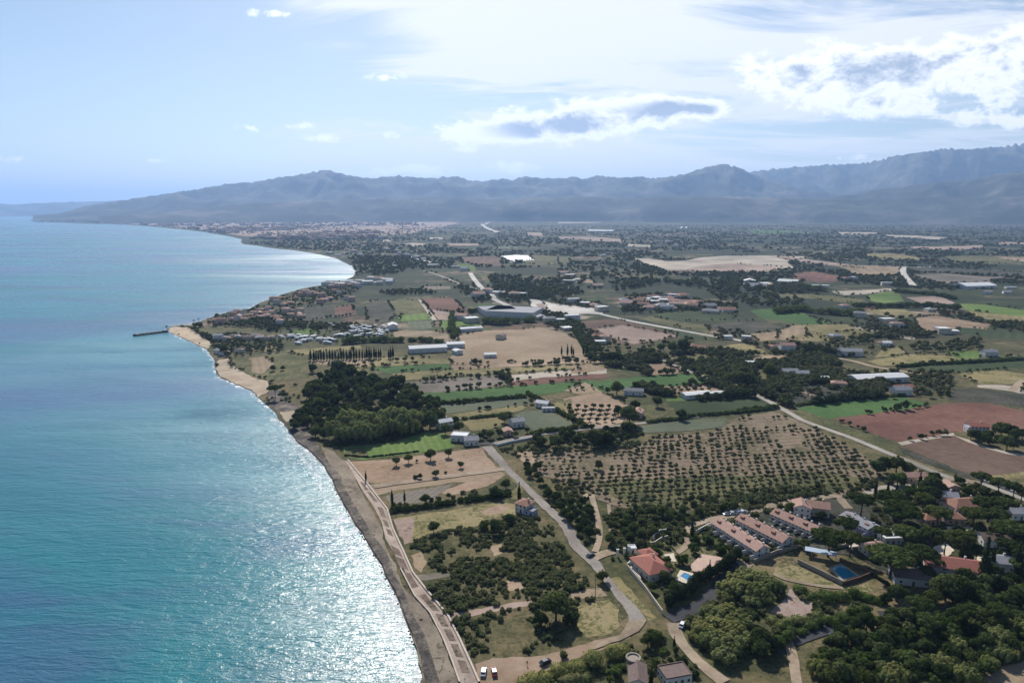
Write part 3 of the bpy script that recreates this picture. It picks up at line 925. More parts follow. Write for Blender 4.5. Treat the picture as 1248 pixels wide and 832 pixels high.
field('L', [(20, 142), (215, 126), (330, 152), (470, 185), (590, 216), (470, 242), (330, 272), (240, 262), (150, 220), (60, 180)], 'brown')
field('L', [(120, 180), (260, 160), (420, 190), (560, 220), (440, 245), (320, 262), (190, 225)], 'pink')
field('L', [(400, 110), (560, 78), (720, 90), (880, 105), (860, 130), (720, 138), (560, 136)], 'dgreen')
field('L', [(340, 124), (420, 116), (560, 140), (720, 165), (745, 202), (640, 184), (480, 155)], 'olive')
field('L', [(470, 186), (560, 200), (720, 225), (700, 245), (600, 232)], 'dgreen')
field('L', [(950, 82), (1010, 74), (1085, 72), (1246, 108), (1330, 130), (1330, 160), (1246, 158), (1120, 138), (1010, 122)], 'green')
field('L', [(700, 165), (860, 140), (1000, 136), (1190, 186), (1090, 195), (960, 206), (830, 192)], 'dgrey')
field('L', [(955, 206), (1090, 196), (1200, 160), (1260, 172), (1260, 236), (1120, 240), (1000, 250)], 'tan')
field('L', [(800, 278), (860, 264), (950, 260), (1035, 302), (990, 322), (900, 312)], 'straw')
field('L', [(858, 342), (1000, 322), (1160, 318), (1195, 350), (1090, 362), (1000, 372)], 'tan')
field('L', [(485, 330), (620, 322), (700, 318), (785, 350), (660, 362), (540, 358)], 'olive')
field('L', [(100, 472), (230, 455), (360, 440), (480, 430), (620, 420), (730, 470), (560, 492), (350, 502), (150, 522)], 'green')
field('L', [(455, 492), (560, 493), (705, 480), (830, 520), (720, 548), (580, 545), (478, 532)], 'orange')
field('L', [(515, 592), (600, 565), (700, 572), (830, 560), (1000, 555), (1112, 602), (1000, 622), (900, 632), (760, 642), (645, 652), (560, 640)], 'dgreen', ((520, 600), (1000, 560)))
field('L', [(-60, 560), (60, 535), (145, 530), (285, 590), (262, 690), (160, 712), (70, 722), (0, 660)], 'orange')
field('L', [(-140, 590), (-20, 560), (0, 655), (60, 715), (20, 725)], 'straw')
field('L', [(-60, 515), (60, 470), (150, 525), (140, 532), (30, 538)], 'tan')
field('L', [(488, 552), (600, 548), (605, 570), (500, 578)], 'lime')
field('L', [(370, 372), (475, 366), (610, 412), (540, 425), (420, 432)], 'orange', tuft=False)
field('L', [(-20, 380), (120, 372), (180, 400), (60, 420), (-20, 425)], 'tan')
field('L', [(330, 600), (420, 590), (520, 640), (430, 670), (360, 640)], 'olive')
field('L', [(330, 712), (480, 690), (660, 675), (820, 662), (822, 712), (600, 736), (430, 746), (330, 742)], 'ggreen', ((330, 712), (820, 662)))
field('L', [(1080, 520), (1180, 515), (1240, 560), (1300, 590), (1300, 640), (1200, 610), (1110, 570)], 'dgrey')
field('L', [(980, 400), (1060, 420), (1040, 490), (980, 470)], 'olive')

field('M', [(10, 432), (130, 412), (250, 396), (420, 384), (600, 375), (735, 410), (725, 425), (600, 438), (460, 456), (320, 474), (200, 490), (150, 485)], 'green', ((10, 432), (600, 376)), w=2.5)
field('M', [(215, 490), (330, 475), (460, 457), (620, 438), (760, 415), (900, 402), (1050, 405), (1246, 450), (1330, 470), (1330, 560), (1246, 565), (1050, 552), (880, 560), (720, 590), (560, 616), (400, 560)], 'red', ((215, 492), (760, 415)), amt=0.15)
field('M', [(585, 636), (720, 606), (862, 584), (950, 610), (1060, 652), (1150, 675), (1330, 705), (1330, 765), (1246, 780), (1080, 802), (960, 792), (830, 738), (700, 690)], 'brown', ((590, 636), (862, 585)), w=2.5)
field('M', [(560, 618), (700, 594), (862, 566), (872, 580), (720, 605), (585, 634)], 'pale', rough=False)
field('M', [(862, 578), (950, 604), (1060, 645), (1150, 668), (1330, 700), (1330, 708), (1150, 680), (1060, 656), (940, 616)], 'pale', rough=False)
field('M', [(1070, 800), (1160, 786), (1246, 776), (1330, 770), (1330, 800), (1246, 810), (1120, 822)], 'straw')
field('M', [(1100, 822), (1246, 812), (1330, 802), (1330, 860), (1246, 850), (1140, 840)], 'olive')
field('M', [(0, 430), (150, 488), (350, 556), (560, 640), (760, 720), (960, 800), (968, 818), (700, 730), (500, 660), (180, 532), (0, 467)], 'olive')
field('M', [(560, 640), (760, 715), (960, 796), (990, 815), (960, 818), (700, 730), (600, 690)], 'dgrey', excl=False)
field('M', [(395, 178), (500, 160), (620, 140), (900, 150), (1000, 170), (820, 182), (600, 200), (460, 200)], 'straw')
field('M', [(820, 130), (950, 120), (1010, 125), (1000, 165), (880, 160)], 'lime')
field('M', [(560, 200), (750, 180), (1000, 165), (1246, 148), (1330, 145), (1330, 210), (1246, 214), (900, 242), (650, 226)], 'dgreen', ((560, 200), (1246, 150)), amt=0.3)
field('M', [(880, 248), (1000, 232), (1100, 225), (1246, 248), (1330, 260), (1330, 300), (1246, 302), (1000, 302)], 'straw')
field('M', [(990, 308), (1100, 306), (1246, 320), (1246, 360), (1180, 340), (1000, 320)], 'pale')
field('M', [(480, 310), (560, 302), (640, 300), (712, 340), (620, 352), (520, 355)], 'red', tuft=False)
field('M', [(836, 332), (1000, 325), (1246, 355), (1330, 370), (1330, 430), (1246, 428), (1000, 402), (840, 390)], 'dgrey', ((840, 360), (1246, 390)))
field('M', [(0, 310), (170, 300), (340, 330), (330, 372), (160, 398), (10, 418), (0, 380)], 'dgrey', ((0, 410), (330, 372)))
field('M', [(20, 336), (60, 338), (180, 386), (140, 394)], 'pink', rough=False)
field('M', [(0, 40), (160, 30), (380, 10), (520, 30), (300, 60), (130, 70), (0, 62)], 'straw')
field('M', [(470, 120), (560, 95), (600, 130), (520, 150), (430, 160)], 'straw')

# ---- near ground: the coastal block
field('B', [(110, 132), (250, 128), (420, 112), (640, 80), (780, 62), (800, 100), (850, 160), (870, 172), (640, 200), (400, 228), (230, 244), (190, 238), (150, 190)], 'orange')
field('B', [(200, 252), (420, 226), (640, 198), (880, 168), (905, 195), (880, 215), (780, 240), (640, 238), (480, 262), (330, 282), (262, 302), (238, 300)], 'tan', rough=True, tuft=False)
field('B', [(560, 290), (700, 240), (860, 205), (880, 218), (800, 260), (640, 300)], 'orange', tuft=False)
field('B', [(290, 310), (400, 285), (520, 268), (640, 245), (560, 300), (540, 330), (430, 345), (320, 350)], 'grey')
field('B', [(330, 425), (480, 400), (640, 378), (860, 340), (950, 350), (960, 400), (900, 405), (790, 430), (760, 460), (600, 475), (500, 500), (440, 540), (390, 550), (355, 480)], 'straw')
field('B', [(330, 430), (420, 415), (440, 470), (420, 540), (385, 555), (350, 480)], 'pink')
field('B', [(760, 385), (880, 350), (940, 360), (880, 395), (800, 410)], 'orange')
field('B', [(420, 610), (470, 590), (500, 640), (470, 695), (440, 670)], 'tan')
field('B', [(820, 560), (880, 550), (880, 600), (840, 615)], 'tan')
field('B', [(890, 740), (980, 720), (990, 780), (900, 790)], 'orange')
field('B', [(850, 170), (900, 160), (1000, 270), (960, 330), (900, 310), (960, 260), (920, 215)], 'straw')
field('A', [(15, 285), (120, 275), (230, 280), (120, 305), (50, 312)], 'grey')
field('A', [(195, 480), (300, 462), (430, 438), (560, 420), (640, 418), (640, 440), (560, 445), (430, 470), (300, 495), (210, 515)], 'pink', rough=True, tuft=False)
field('A', [(810, 375), (900, 355), (960, 350), (1000, 390), (880, 402), (820, 405)], 'tan')
field('A', [(840, 450), (920, 415), (1010, 410), (1060, 460), (1060, 540), (1020, 580), (900, 600), (850, 560)], 'straw')
field('A', [(330, 735), (420, 702), (580, 700), (690, 690), (800, 655), (960, 612), (1070, 590), (1120, 600), (1000, 650), (880, 690), (760, 735), (640, 790), (540, 840), (352, 840)], 'orange', tuft=False)
field('A', [(1010, 300), (1060, 290), (1180, 430), (1248, 500), (1210, 515), (1150, 455), (1080, 380)], 'straw')
field('C', [(490, 480), (620, 470), (760, 455), (900, 420), (1010, 405), (1060, 480), (900, 505), (720, 528), (560, 545), (500, 520)], 'lime')
field('C', [(500, 485), (600, 480), (620, 520), (560, 543), (505, 518)], 'olive')
field('D', [(150, 305), (300, 282), (430, 280), (620, 250), (745, 262), (855, 212), (1000, 205), (1110, 195), (1180, 165), (1248, 118), (1420, 90), (1540, 130), (1700, 210), (1880, 310), (1980, 400), (1900, 490), (1600, 540), (1300, 560), (1000, 575), (700, 590), (540, 540), (420, 470), (260, 420), (200, 370)], 'soil', ((520, 420), (1250, 380)), w=6.2, amt=0.3, excl=False, name='field')
field('D', [(520, 450), (800, 430), (1200, 420), (1700, 390), (1900, 440), (1700, 520), (1300, 550), (1000, 570), (700, 585)], 'olive', excl=False)
field('D', [(120, 300), (200, 290), (230, 350), (160, 350)], 'orange')
# ---- near ground: village side
field('I', [(690, 190), (700, 145), (770, 128), (860, 152), (960, 200), (1090, 262), (1160, 268), (1248, 240), (1290, 270), (1240, 300), (1100, 285), (960, 270), (800, 232), (740, 215)], 'straw')
field('I', [(670, 412), (740, 350), (775, 300), (800, 270), (830, 320), (935, 372), (930, 420), (880, 445), (760, 455)], 'pink')
field('I', [(80, 485), (140, 540), (200, 640), (290, 690), (400, 740), (430, 790), (330, 800), (240, 720), (150, 640), (90, 560)], 'olive', excl=False)
field('I', [(140, 480), (230, 400), (330, 330), (500, 160), (560, 130), (760, 240), (780, 320), (660, 420), (570, 450), (580, 620), (540, 720), (400, 745), (280, 690), (190, 600)], 'olive', excl=False)
field('J', [(990, 800), (1060, 760), (1140, 720), (1248, 690), (1300, 680), (1300, 840), (990, 840)], 'tan')
field('W', [(250, 200), (340, 170), (440, 150), (560, 140), (660, 130), (700, 150), (560, 180), (440, 195), (300, 215)], 'pale')
field('W', [(0, 225), (130, 215), (140, 240), (60, 265), (0, 260)], 'pink')
field('E', [(95, 440), (250, 250), (390, 260), (500, 210), (600, 220), (830, 390), (640, 540), (380, 720), (330, 700), (240, 560)], 'olive', excl=False)
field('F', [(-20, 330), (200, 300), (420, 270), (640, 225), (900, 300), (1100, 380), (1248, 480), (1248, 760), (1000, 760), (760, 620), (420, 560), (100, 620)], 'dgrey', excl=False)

# ------------------------------------------------------------------ beaches and shore strips
def strip(name, left, right, mat, **k):
    return sheet(name, left + right[::-1], mat, **k)
sheet('beach', WP('N', [(28, 318), (60, 300), (160, 308), (200, 335), (245, 362), (285, 395), (300, 425), (272, 440), (220, 420), (180, 399), (100, 363), (45, 340)]), M['sand'], rough=0.8)
sheet('beach', WP('N', [(345, 512), (412, 500), (432, 540), (455, 565), (510, 595), (570, 625), (660, 648), (668, 690), (650, 722), (612, 735), (600, 748), (560, 704), (500, 682), (430, 653), (350, 613), (328, 570), (334, 530)]), M['sand'], rough=0.8)
sheet('beach', WP('C', [(170, 300), (220, 285), (290, 290), (300, 310), (240, 340), (205, 350), (185, 330)]), M['sand'], rough=0.5)
sheet('beach', WP('B', [(-35, 60), (30, 85), (70, 125), (105, 140), (130, 180), (150, 250), (180, 310), (215, 370), (250, 430), (275, 480), (285, 540), (310, 600), (330, 640), (370, 760), (400, 830), (372, 830), (316, 700), (215, 560), (130, 410), (60, 270), (20, 190), (-10, 130)]), M['sand_brown'], rough=0.6)
sheet('beach', WP('A', [(-30, 360), (20, 400), (90, 480), (130, 545), (180, 660), (235, 800), (250, 860), (60, 860), (40, 700), (0, 520)]), M['sand_brown'], rough=0.5)
near_c = [p for p in coast_j if -30 < p[1] < 445]
def inland(line, d, seed, amp):
    r = random.Random(seed); out = []
    n = len(line)
    for i in range(n):
        a = Vector(line[max(0, i - 2)]); b = Vector(line[min(n - 1, i + 2)])
        t = (b - a).normalized()
        q = d + r.uniform(-amp, amp)
        out.append((line[i][0] + t.y * q, line[i][1] - t.x * q))
    return out
strip('shore', inland(near_c, -0.2, 1, 0.1), inland(near_c, 3.4, 2, 1.2), M['pebble'])
for t, pts in [('C', [(105, 200), (180, 185), (205, 240), (300, 285), (250, 290), (190, 300), (150, 290), (120, 255)]), ('C', [(205, 350), (280, 320), (330, 420), (380, 490), (350, 500), (290, 450), (250, 430)])]:
    sheet('shore', WP(t, pts), M['pebble'], rough=0.5)
# landward bank with scattered scrub
sheet('path', WP('Z', [(505, 726), (524, 747), (534, 762), (546, 791), (558, 824), (562, 840), (586, 840), (584, 832), (574.5, 810), (560, 778.6), (545.7, 750), (519, 718.5), (503, 698), (492.5, 674), (479, 645), (472, 621), (448, 590), (424, 561), (421, 562), (430, 576), (441, 597), (455, 617), (465, 636), (470, 657), (484, 680), (496, 700)]), mat_soil('promenade_paving', [(0.28, 0.22, 0.18), (0.355, 0.285, 0.235), (0.43, 0.35, 0.295)], (0.08, 0.9)))
M['bed'] = mat_soil('planting_soil', [(0.115, 0.085, 0.068), (0.165, 0.125, 0.10), (0.21, 0.165, 0.135)], (0.1, 0.8), tuft=((0.05, 0.055, 0.03), 0.25))
PR = [(424, 561), (448, 590), (472, 621), (479, 645), (492.5, 674), (503, 698), (519, 718.5), (545.7, 750), (560, 778.6), (574.5, 810), (584, 832)]
PL = [(424, 566), (437, 590), (455, 616), (466, 640), (474, 664), (488, 693), (505, 726), (524, 747), (540, 778), (551, 806), (560, 832)]
def lerp_line(L, t):
    t = max(0, min(len(L) - 1.001, t)); i = int(t); f = t - i
    return (L[i][0] + (L[i + 1][0] - L[i][0]) * f, L[i][1] + (L[i + 1][1] - L[i][1]) * f)
beds = []
for a, b, ea, eb in [(0.9, 1.25, .3, .62), (1.35, 1.75, .3, .65), (2.0, 2.5, .28, .68), (2.65, 3.0, .28, .68), (3.1, 3.4, .25, .68), (3.95, 4.35, .1, .7), (4.42, 4.95, .0, .72), (5.1, 5.75, .0, .65), (6.1, 6.85, .3, .72), (7.0, 7.5, .3, .72),
                     (7.62, 8.1, .32, .74), (8.22, 8.75, .32, .74), (8.9, 9.5, .32, .74)]:
    def q(t, e):
        l, r = lerp_line(PL, t), lerp_line(PR, t)
        return G(l[0] + (r[0] - l[0]) * e, l[1] + (r[1] - l[1]) * e)
    beds.append(sheet('soil_bed', [q(a, ea), q(b, ea), q(b, eb), q(a, eb)], M['bed']))
    beds[-1]['kind'] = 'structure'

# kerb along the landward edge of the promenade, a real step
def kerb(pts, w, h, mat, name='kerb'):
    n = len(pts); v, f = [], []
    poly = ribbon_poly(pts, w)
    L, R = poly[:n], poly[n:][::-1]
    for (a, b), (c, d) in zip(L, R):
        v += [(a, b, 0.02), (a, b, h), (c, d, h), (c, d, 0.02)]
    for i in range(n - 1):
        for k in range(3):
            f.append((4 * i + k, 4 * i + k + 1, 4 * i + 4 + k + 1, 4 * i + 4 + k))
    o = mesh_np(name, v, f, mat)
    o['kind'] = 'structure'
    return o
M['kerb'] = mat_flat('pale_concrete', (0.50, 0.42, 0.36), 0.9, 0.2, 0.12, 0.8)
kerb([G(*p) for p in PR], 0.7, 0.75, M['kerb'])
kerb([G(*p) for p in PL[5:]], 0.5, 0.75, M['kerb'])

# ------------------------------------------------------------------ roads
M['road'] = mat_soil('worn_asphalt', [(0.20, 0.175, 0.155), (0.255, 0.225, 0.20), (0.31, 0.275, 0.24)], (0.05, 0.5))
M['dirt'] = mat_soil('dirt_track', [(0.225, 0.175, 0.125), (0.30, 0.235, 0.17), (0.37, 0.295, 0.215)], (0.06, 0.5))
M['asphalt'] = mat_soil('dark_asphalt', [(0.045, 0.045, 0.05), (0.06, 0.06, 0.066), (0.08, 0.08, 0.085)], (0.05, 0.6))
M['motorway'] = mat_soil('pale_road', [(0.40, 0.37, 0.33), (0.48, 0.45, 0.41), (0.55, 0.52, 0.48)], (0.02, 0.1))
M['country'] = mat_soil('country_road', [(0.27, 0.24, 0.205), (0.33, 0.30, 0.26), (0.39, 0.355, 0.31)], (0.03, 0.3))
def mid(a, b):
    return [((p[0] + q[0]) / 2, (p[1] + q[1]) / 2) for p, q in zip(a, b)]
# the lane that runs down to the sea front
Lr = [(587, 544.5), (609, 568.5), (638, 595), (655, 614), (681, 638), (696, 667), (716, 686), (731, 703), (747.6, 724), (762, 743), (767, 757), (757, 774)]
Rr = [(600, 543.5), (623.5, 572), (655, 602), (676, 621), (700, 645), (709, 663), (731, 685), (742, 703), (764, 728), (783, 748), (788, 757), (777, 770)]
sheet('road', [G(*p) for p in Lr] + [G(*p) for p in Rr[::-1]], M['road'], rough=0.35, step=3)
sheet('track', WP('A', [(1110, 520), (1200, 512), (1160, 570), (1060, 620), (940, 660), (860, 690), (960, 630), (1060, 590)]), M['dirt'], rough=0.5)
road('track', 'A', [(930, 200), (975, 180), (1030, 165)], 5.0, M['dirt'])
road('track', 'D', [(520, 800), (543, 745), (545, 690), (532, 620), (512, 550), (500, 500), (440, 540)], 3.0, M['dirt'], rough=0.3)
road('track', 'D', [(600, 745), (600, 650), (590, 560)], 1.8, M['dirt'])
# road across the fields
road('road', 'Z', [(601, 541), (622, 536), (645.7, 531.7), (672, 528), (701, 524.5), (727, 521.5), (754, 518.5), (792, 515), (822, 511.5), (850, 507.6), (898, 501.6), (930, 500), (948, 498)], 4.2, M['road'])
road('road', 'Z', [(585, 541), (598, 541), (601, 543)], 5, M['asphalt'])
# the main road
road('road', 'Z', [(806, 438), (822, 445), (839, 452.5), (855, 458), (871, 462.5), (885, 466), (898, 470), (909, 476), (922, 482), (936, 488.5), (954, 499), (967, 506), (980, 513.5), (1013, 525), (1036, 533), (1058, 542), (1085, 553.5), (1105, 561), (1125, 569.5), (1149, 579.5), (1168, 585), (1180, 588)], 5.2, M['country'], rough=0.4, clear=4)
road('road', 'Z', [(1180, 587), (1192, 588.5), (1215, 596), (1248, 609), (1290, 624)], 4.6, M['country'], clear=3)
road('road', 'M', [(1246, 280), (1180, 335)], 6, M['dirt'])
# bright road to the junction and the curving trunk road
road('road', 'Z', [(645, 365), (662, 369), (684, 373.5), (700, 375.5), (716, 379), (734, 383), (748, 386.5), (768, 391), (790, 395.2), (826, 401.8), (852, 406.5), (877.5, 411), (905, 415), (918, 417)], 8.5, M['motorway'], clear=4)
road('road', 'Z', [(573, 332.5), (577, 339), (582.7, 346), (590, 354), (601, 358.5), (600, 364), (616, 371), (632, 378), (648, 384)], 11, M['motorway'], clear=6, smooth=2)
road('road', 'Z', [(516.6, 330), (528, 333), (539.4, 337), (556, 344.6), (575.5, 350.6), (590, 356)], 9, M['road'], clear=6)
road('road', 'Z', [(500, 313), (518, 317.5), (530, 322)], 14, M['motorway'], clear=6)
road('road', 'Z', [(587.5, 273), (589.5, 275.5), (592, 277), (598, 280), (607, 283)], 38, M['motorway'], clear=10, smooth=2)
road('road', 'Z', [(591, 273.5), (596, 270.7), (604, 269.5)], 26, M['motorway'], clear=10)
road('road', 'Q', [(640, 356), (632, 378), (650, 410), (685, 445), (695, 458)], 13, M['motorway'], clear=5)
road('road', 'Q', [(620, 352), (680, 358), (790, 354)], 12, M['motorway'], clear=5)
sheet('yard', WP('Y', [(580, 70), (640, 68), (800, 105), (940, 120), (1200, 150), (1220, 195), (1080, 190), (900, 195), (760, 185), (640, 150), (600, 120)]), M['motorway'], rough=2)
sheet('yard', WP('Y', [(640, 110), (700, 100), (760, 140), (700, 165)]), fmat('pink'), rough=2)
road('road', 'M', [(240, 162), (330, 178), (420, 205), (540, 225), (640, 240), (700, 250)], 6, M['dirt'], clear=3)
road('path', 'N', [(30, 300), (120, 290), (240, 288), (420, 285)], 5, M['sand'])
road('track', 'B', [(890, 172), (640, 205), (400, 236), (230, 262)], 5.5, M['dirt'], rough=0.4)
# village lanes
road('track', 'E', [(470, 235), (560, 200), (660, 170), (740, 155), (870, 140), (1000, 100), (1130, 62), (1230, 45)], 4.0, M['dirt'])
road('track', 'E', [(505, 235), (510, 290), (505, 340), (440, 385)], 3.0, M['dirt'])
road('track', 'F', [(180, 295), (300, 275), (420, 258), (520, 240), (640, 228), (655, 265), (700, 310)], 4.5, M['dirt'])
road('road', 'I', [(470, 120), (400, 225), (320, 330), (240, 385), (150, 425), (70, 455)], 6.0, M['asphalt'])
road('track', 'I', [(95, 480), (115, 540), (160, 610), (240, 700), (320, 770), (400, 830)], [4.5, 5, 4, 4, 4.5, 5], M['dirt'], rough=0.3)
road('track', 'I', [(478, 90), (500, 130), (560, 150)], 4.0, M['dirt'])
road('track', 'I', [(690, 190), (740, 215), (800, 232), (960, 262), (1100, 275)], 2.0, M['dirt'])
road('road', 'I', [(690, 640), (800, 580), (960, 525), (1100, 490), (1248, 440)], 6.0, M['asphalt'])
road('road', 'J', [(330, 400), (600, 420), (930, 345), (1010, 330), (1120, 290)], 5.0, M['asphalt'])
road('track', 'I', [(770, 570), (800, 650), (810, 720), (830, 850)], 3.5, M['dirt'], rough=0.4)
road('track', 'W', [(770, 130), (840, 110), (920, 140), (960, 145)], 5.0, M['dirt'])

# ------------------------------------------------------------------ plant shapes
def ico(sub):
    bm = bmesh.new()
    bmesh.ops.create_icosphere(bm, subdivisions=sub, radius=1.0)
    bm.verts.ensure_lookup_table()
    v = np.array([x.co[:] for x in bm.verts]); f = np.array([[y.index for y in x.verts] for x in bm.faces])
    bm.free()
    return v, f
ICO1, ICO2 = ico(1), ico(2)

def leafy(lobes, nq, size, r, up=0.25, core=0.80, flat=0.0):
    """lobes: (x,y,z,rx,rz). Leaf clumps spread over the lobes, with a dark inner mass that closes the crown. Returns verts, triangles."""
    L = np.array(lobes, float)
    w = L[:, 3] * (L[:, 3] + L[:, 4]); w = w / w.sum()
    k = r.choice(len(L), nq, p=w)
    d = r.normal(size=(nq, 3)); d[:, 2] += up
    d /= np.linalg.norm(d, axis=1)[:, None]
    if flat:
        d[:, 2] = np.maximum(d[:, 2], -flat)
    rad = np.stack([L[k, 3], L[k, 3], L[k, 4]], 1)
    p = L[k, :3] + d * rad * (0.80 + 0.30 * r.random((nq, 1)))
    keep = np.ones(nq, bool)
    for j in range(len(L)):
        q = (p - L[j, :3]) / np.array([L[j, 3], L[j, 3], L[j, 4]])
        keep &= ~((np.linalg.norm(q, axis=1) < 0.72) & (k != j))
    p, d = p[keep], d[keep]
    n = d + r.normal(size=d.shape) * 0.36
    n /= np.linalg.norm(n, axis=1)[:, None]
    a = np.cross(n, r.normal(size=n.shape)); a /= np.linalg.norm(a, axis=1)[:, None]
    b = np.cross(n, a)
    s = (size * (0.6 + 0.8 * r.random(len(p))))[:, None]
    s2 = s * (0.55 + 0.4 * r.random((len(p), 1)))
    v = np.stack([p + a * s, p + b * s2, p - a * s * 0.9, p - b * s2], 1).reshape(-1, 3)
    i = np.arange(len(p)) * 4
    f = np.concatenate([np.stack([i, i + 1, i + 2], 1), np.stack([i, i + 2, i + 3], 1)])
    vs, fs = [v], [f]; off = len(v)
    for lb in L:
        cv = ICO1[0] * np.array([lb[3], lb[3], lb[4]]) * core * (0.9 + 0.2 * r.random((len(ICO1[0]), 1))) + lb[:3]
        if flat:
            cv[:, 2] = np.maximum(cv[:, 2], lb[2] - lb[4] * flat)
        vs.append(cv); fs.append(ICO1[1] + off); off += len(cv)
    return np.concatenate(vs), np.concatenate(fs)

def trunk_np(h, r0, r1, lean=0.0, limbs=0, spread=1.5, r=None, seg=7):
    """tapered trunk with limbs"""
    V, F = [], []
    def tube(pts, rads):
        base = sum(len(x) for x in V)
        ring = []
        for (p, rr) in zip(pts, rads):
            a = np.arange(seg) / seg * 2 * math.pi
            ring.append(np.stack([p[0] + np.cos(a) * rr, p[1] + np.sin(a) * rr, np.full(seg, p[2])], 1))
        V.append(np.concatenate(ring))
        for k in range(len(pts) - 1):
            for s in range(seg):
                a0 = base + k * seg + s; a1 = base + k * seg + (s + 1) % seg
                F.append((a0, a1, a1 + seg)); F.append((a0, a1 + seg, a0 + seg))
    tube([(0, 0, -0.3), (lean * .3, 0, h * .4), (lean, lean * .3, h)], [r0 * 1.25, (r0 + r1) / 2, r1])
    for k in range(limbs):
        a = k / limbs * 2 * math.pi + (r.random() if r is not None else 0)
        z0 = h * (0.62 + 0.08 * (k % 3))
        tube([(lean * .7, 0, z0), (math.cos(a) * spread * .5, math.sin(a) * spread * .5, h * .95), (math.cos(a) * spread, math.sin(a) * spread, h * 1.18)], [r1 * .8, r1 * .55, r1 * .25])
    return np.concatenate(V), np.array(F)

def disc_lobes(n, R, r):
    out = []
    for i in range(n):
        a = i * 2.399 + r.random() * 0.5; q = R * math.sqrt((i + 0.4) / n)
        out.append((math.cos(a) * q, math.sin(a) * q))
    return out

class Kind:
    pass
KINDS = {}
def kind(name, R, zc, mat, variants, single=False):
    k = Kind(); k.name, k.R, k.zc, k.mat, k.single = name, R, zc, mat, single
    k.np = variants; k.me = []
    for crown, trunk in variants:
        if single:
            if trunk is None:
                k.me.append((mesh_np(name, crown[0], crown[1], mat, link=False), None))
            else:
                v = np.concatenate([crown[0], trunk[0]]); f = np.concatenate([crown[1], trunk[1] + len(crown[0])])
                fm = np.concatenate([np.zeros(len(crown[1])), np.ones(len(trunk[1]))])
                k.me.append((mesh_np(name, v, f, [mat, M['bark']], face_mat=fm, link=False), None))
        else:
            k.me.append((mesh_np('crown', crown[0], crown[1], mat, link=False), mesh_np('trunk', trunk[0], trunk[1], M['bark'], link=False)))
    KINDS[name] = k
    return k

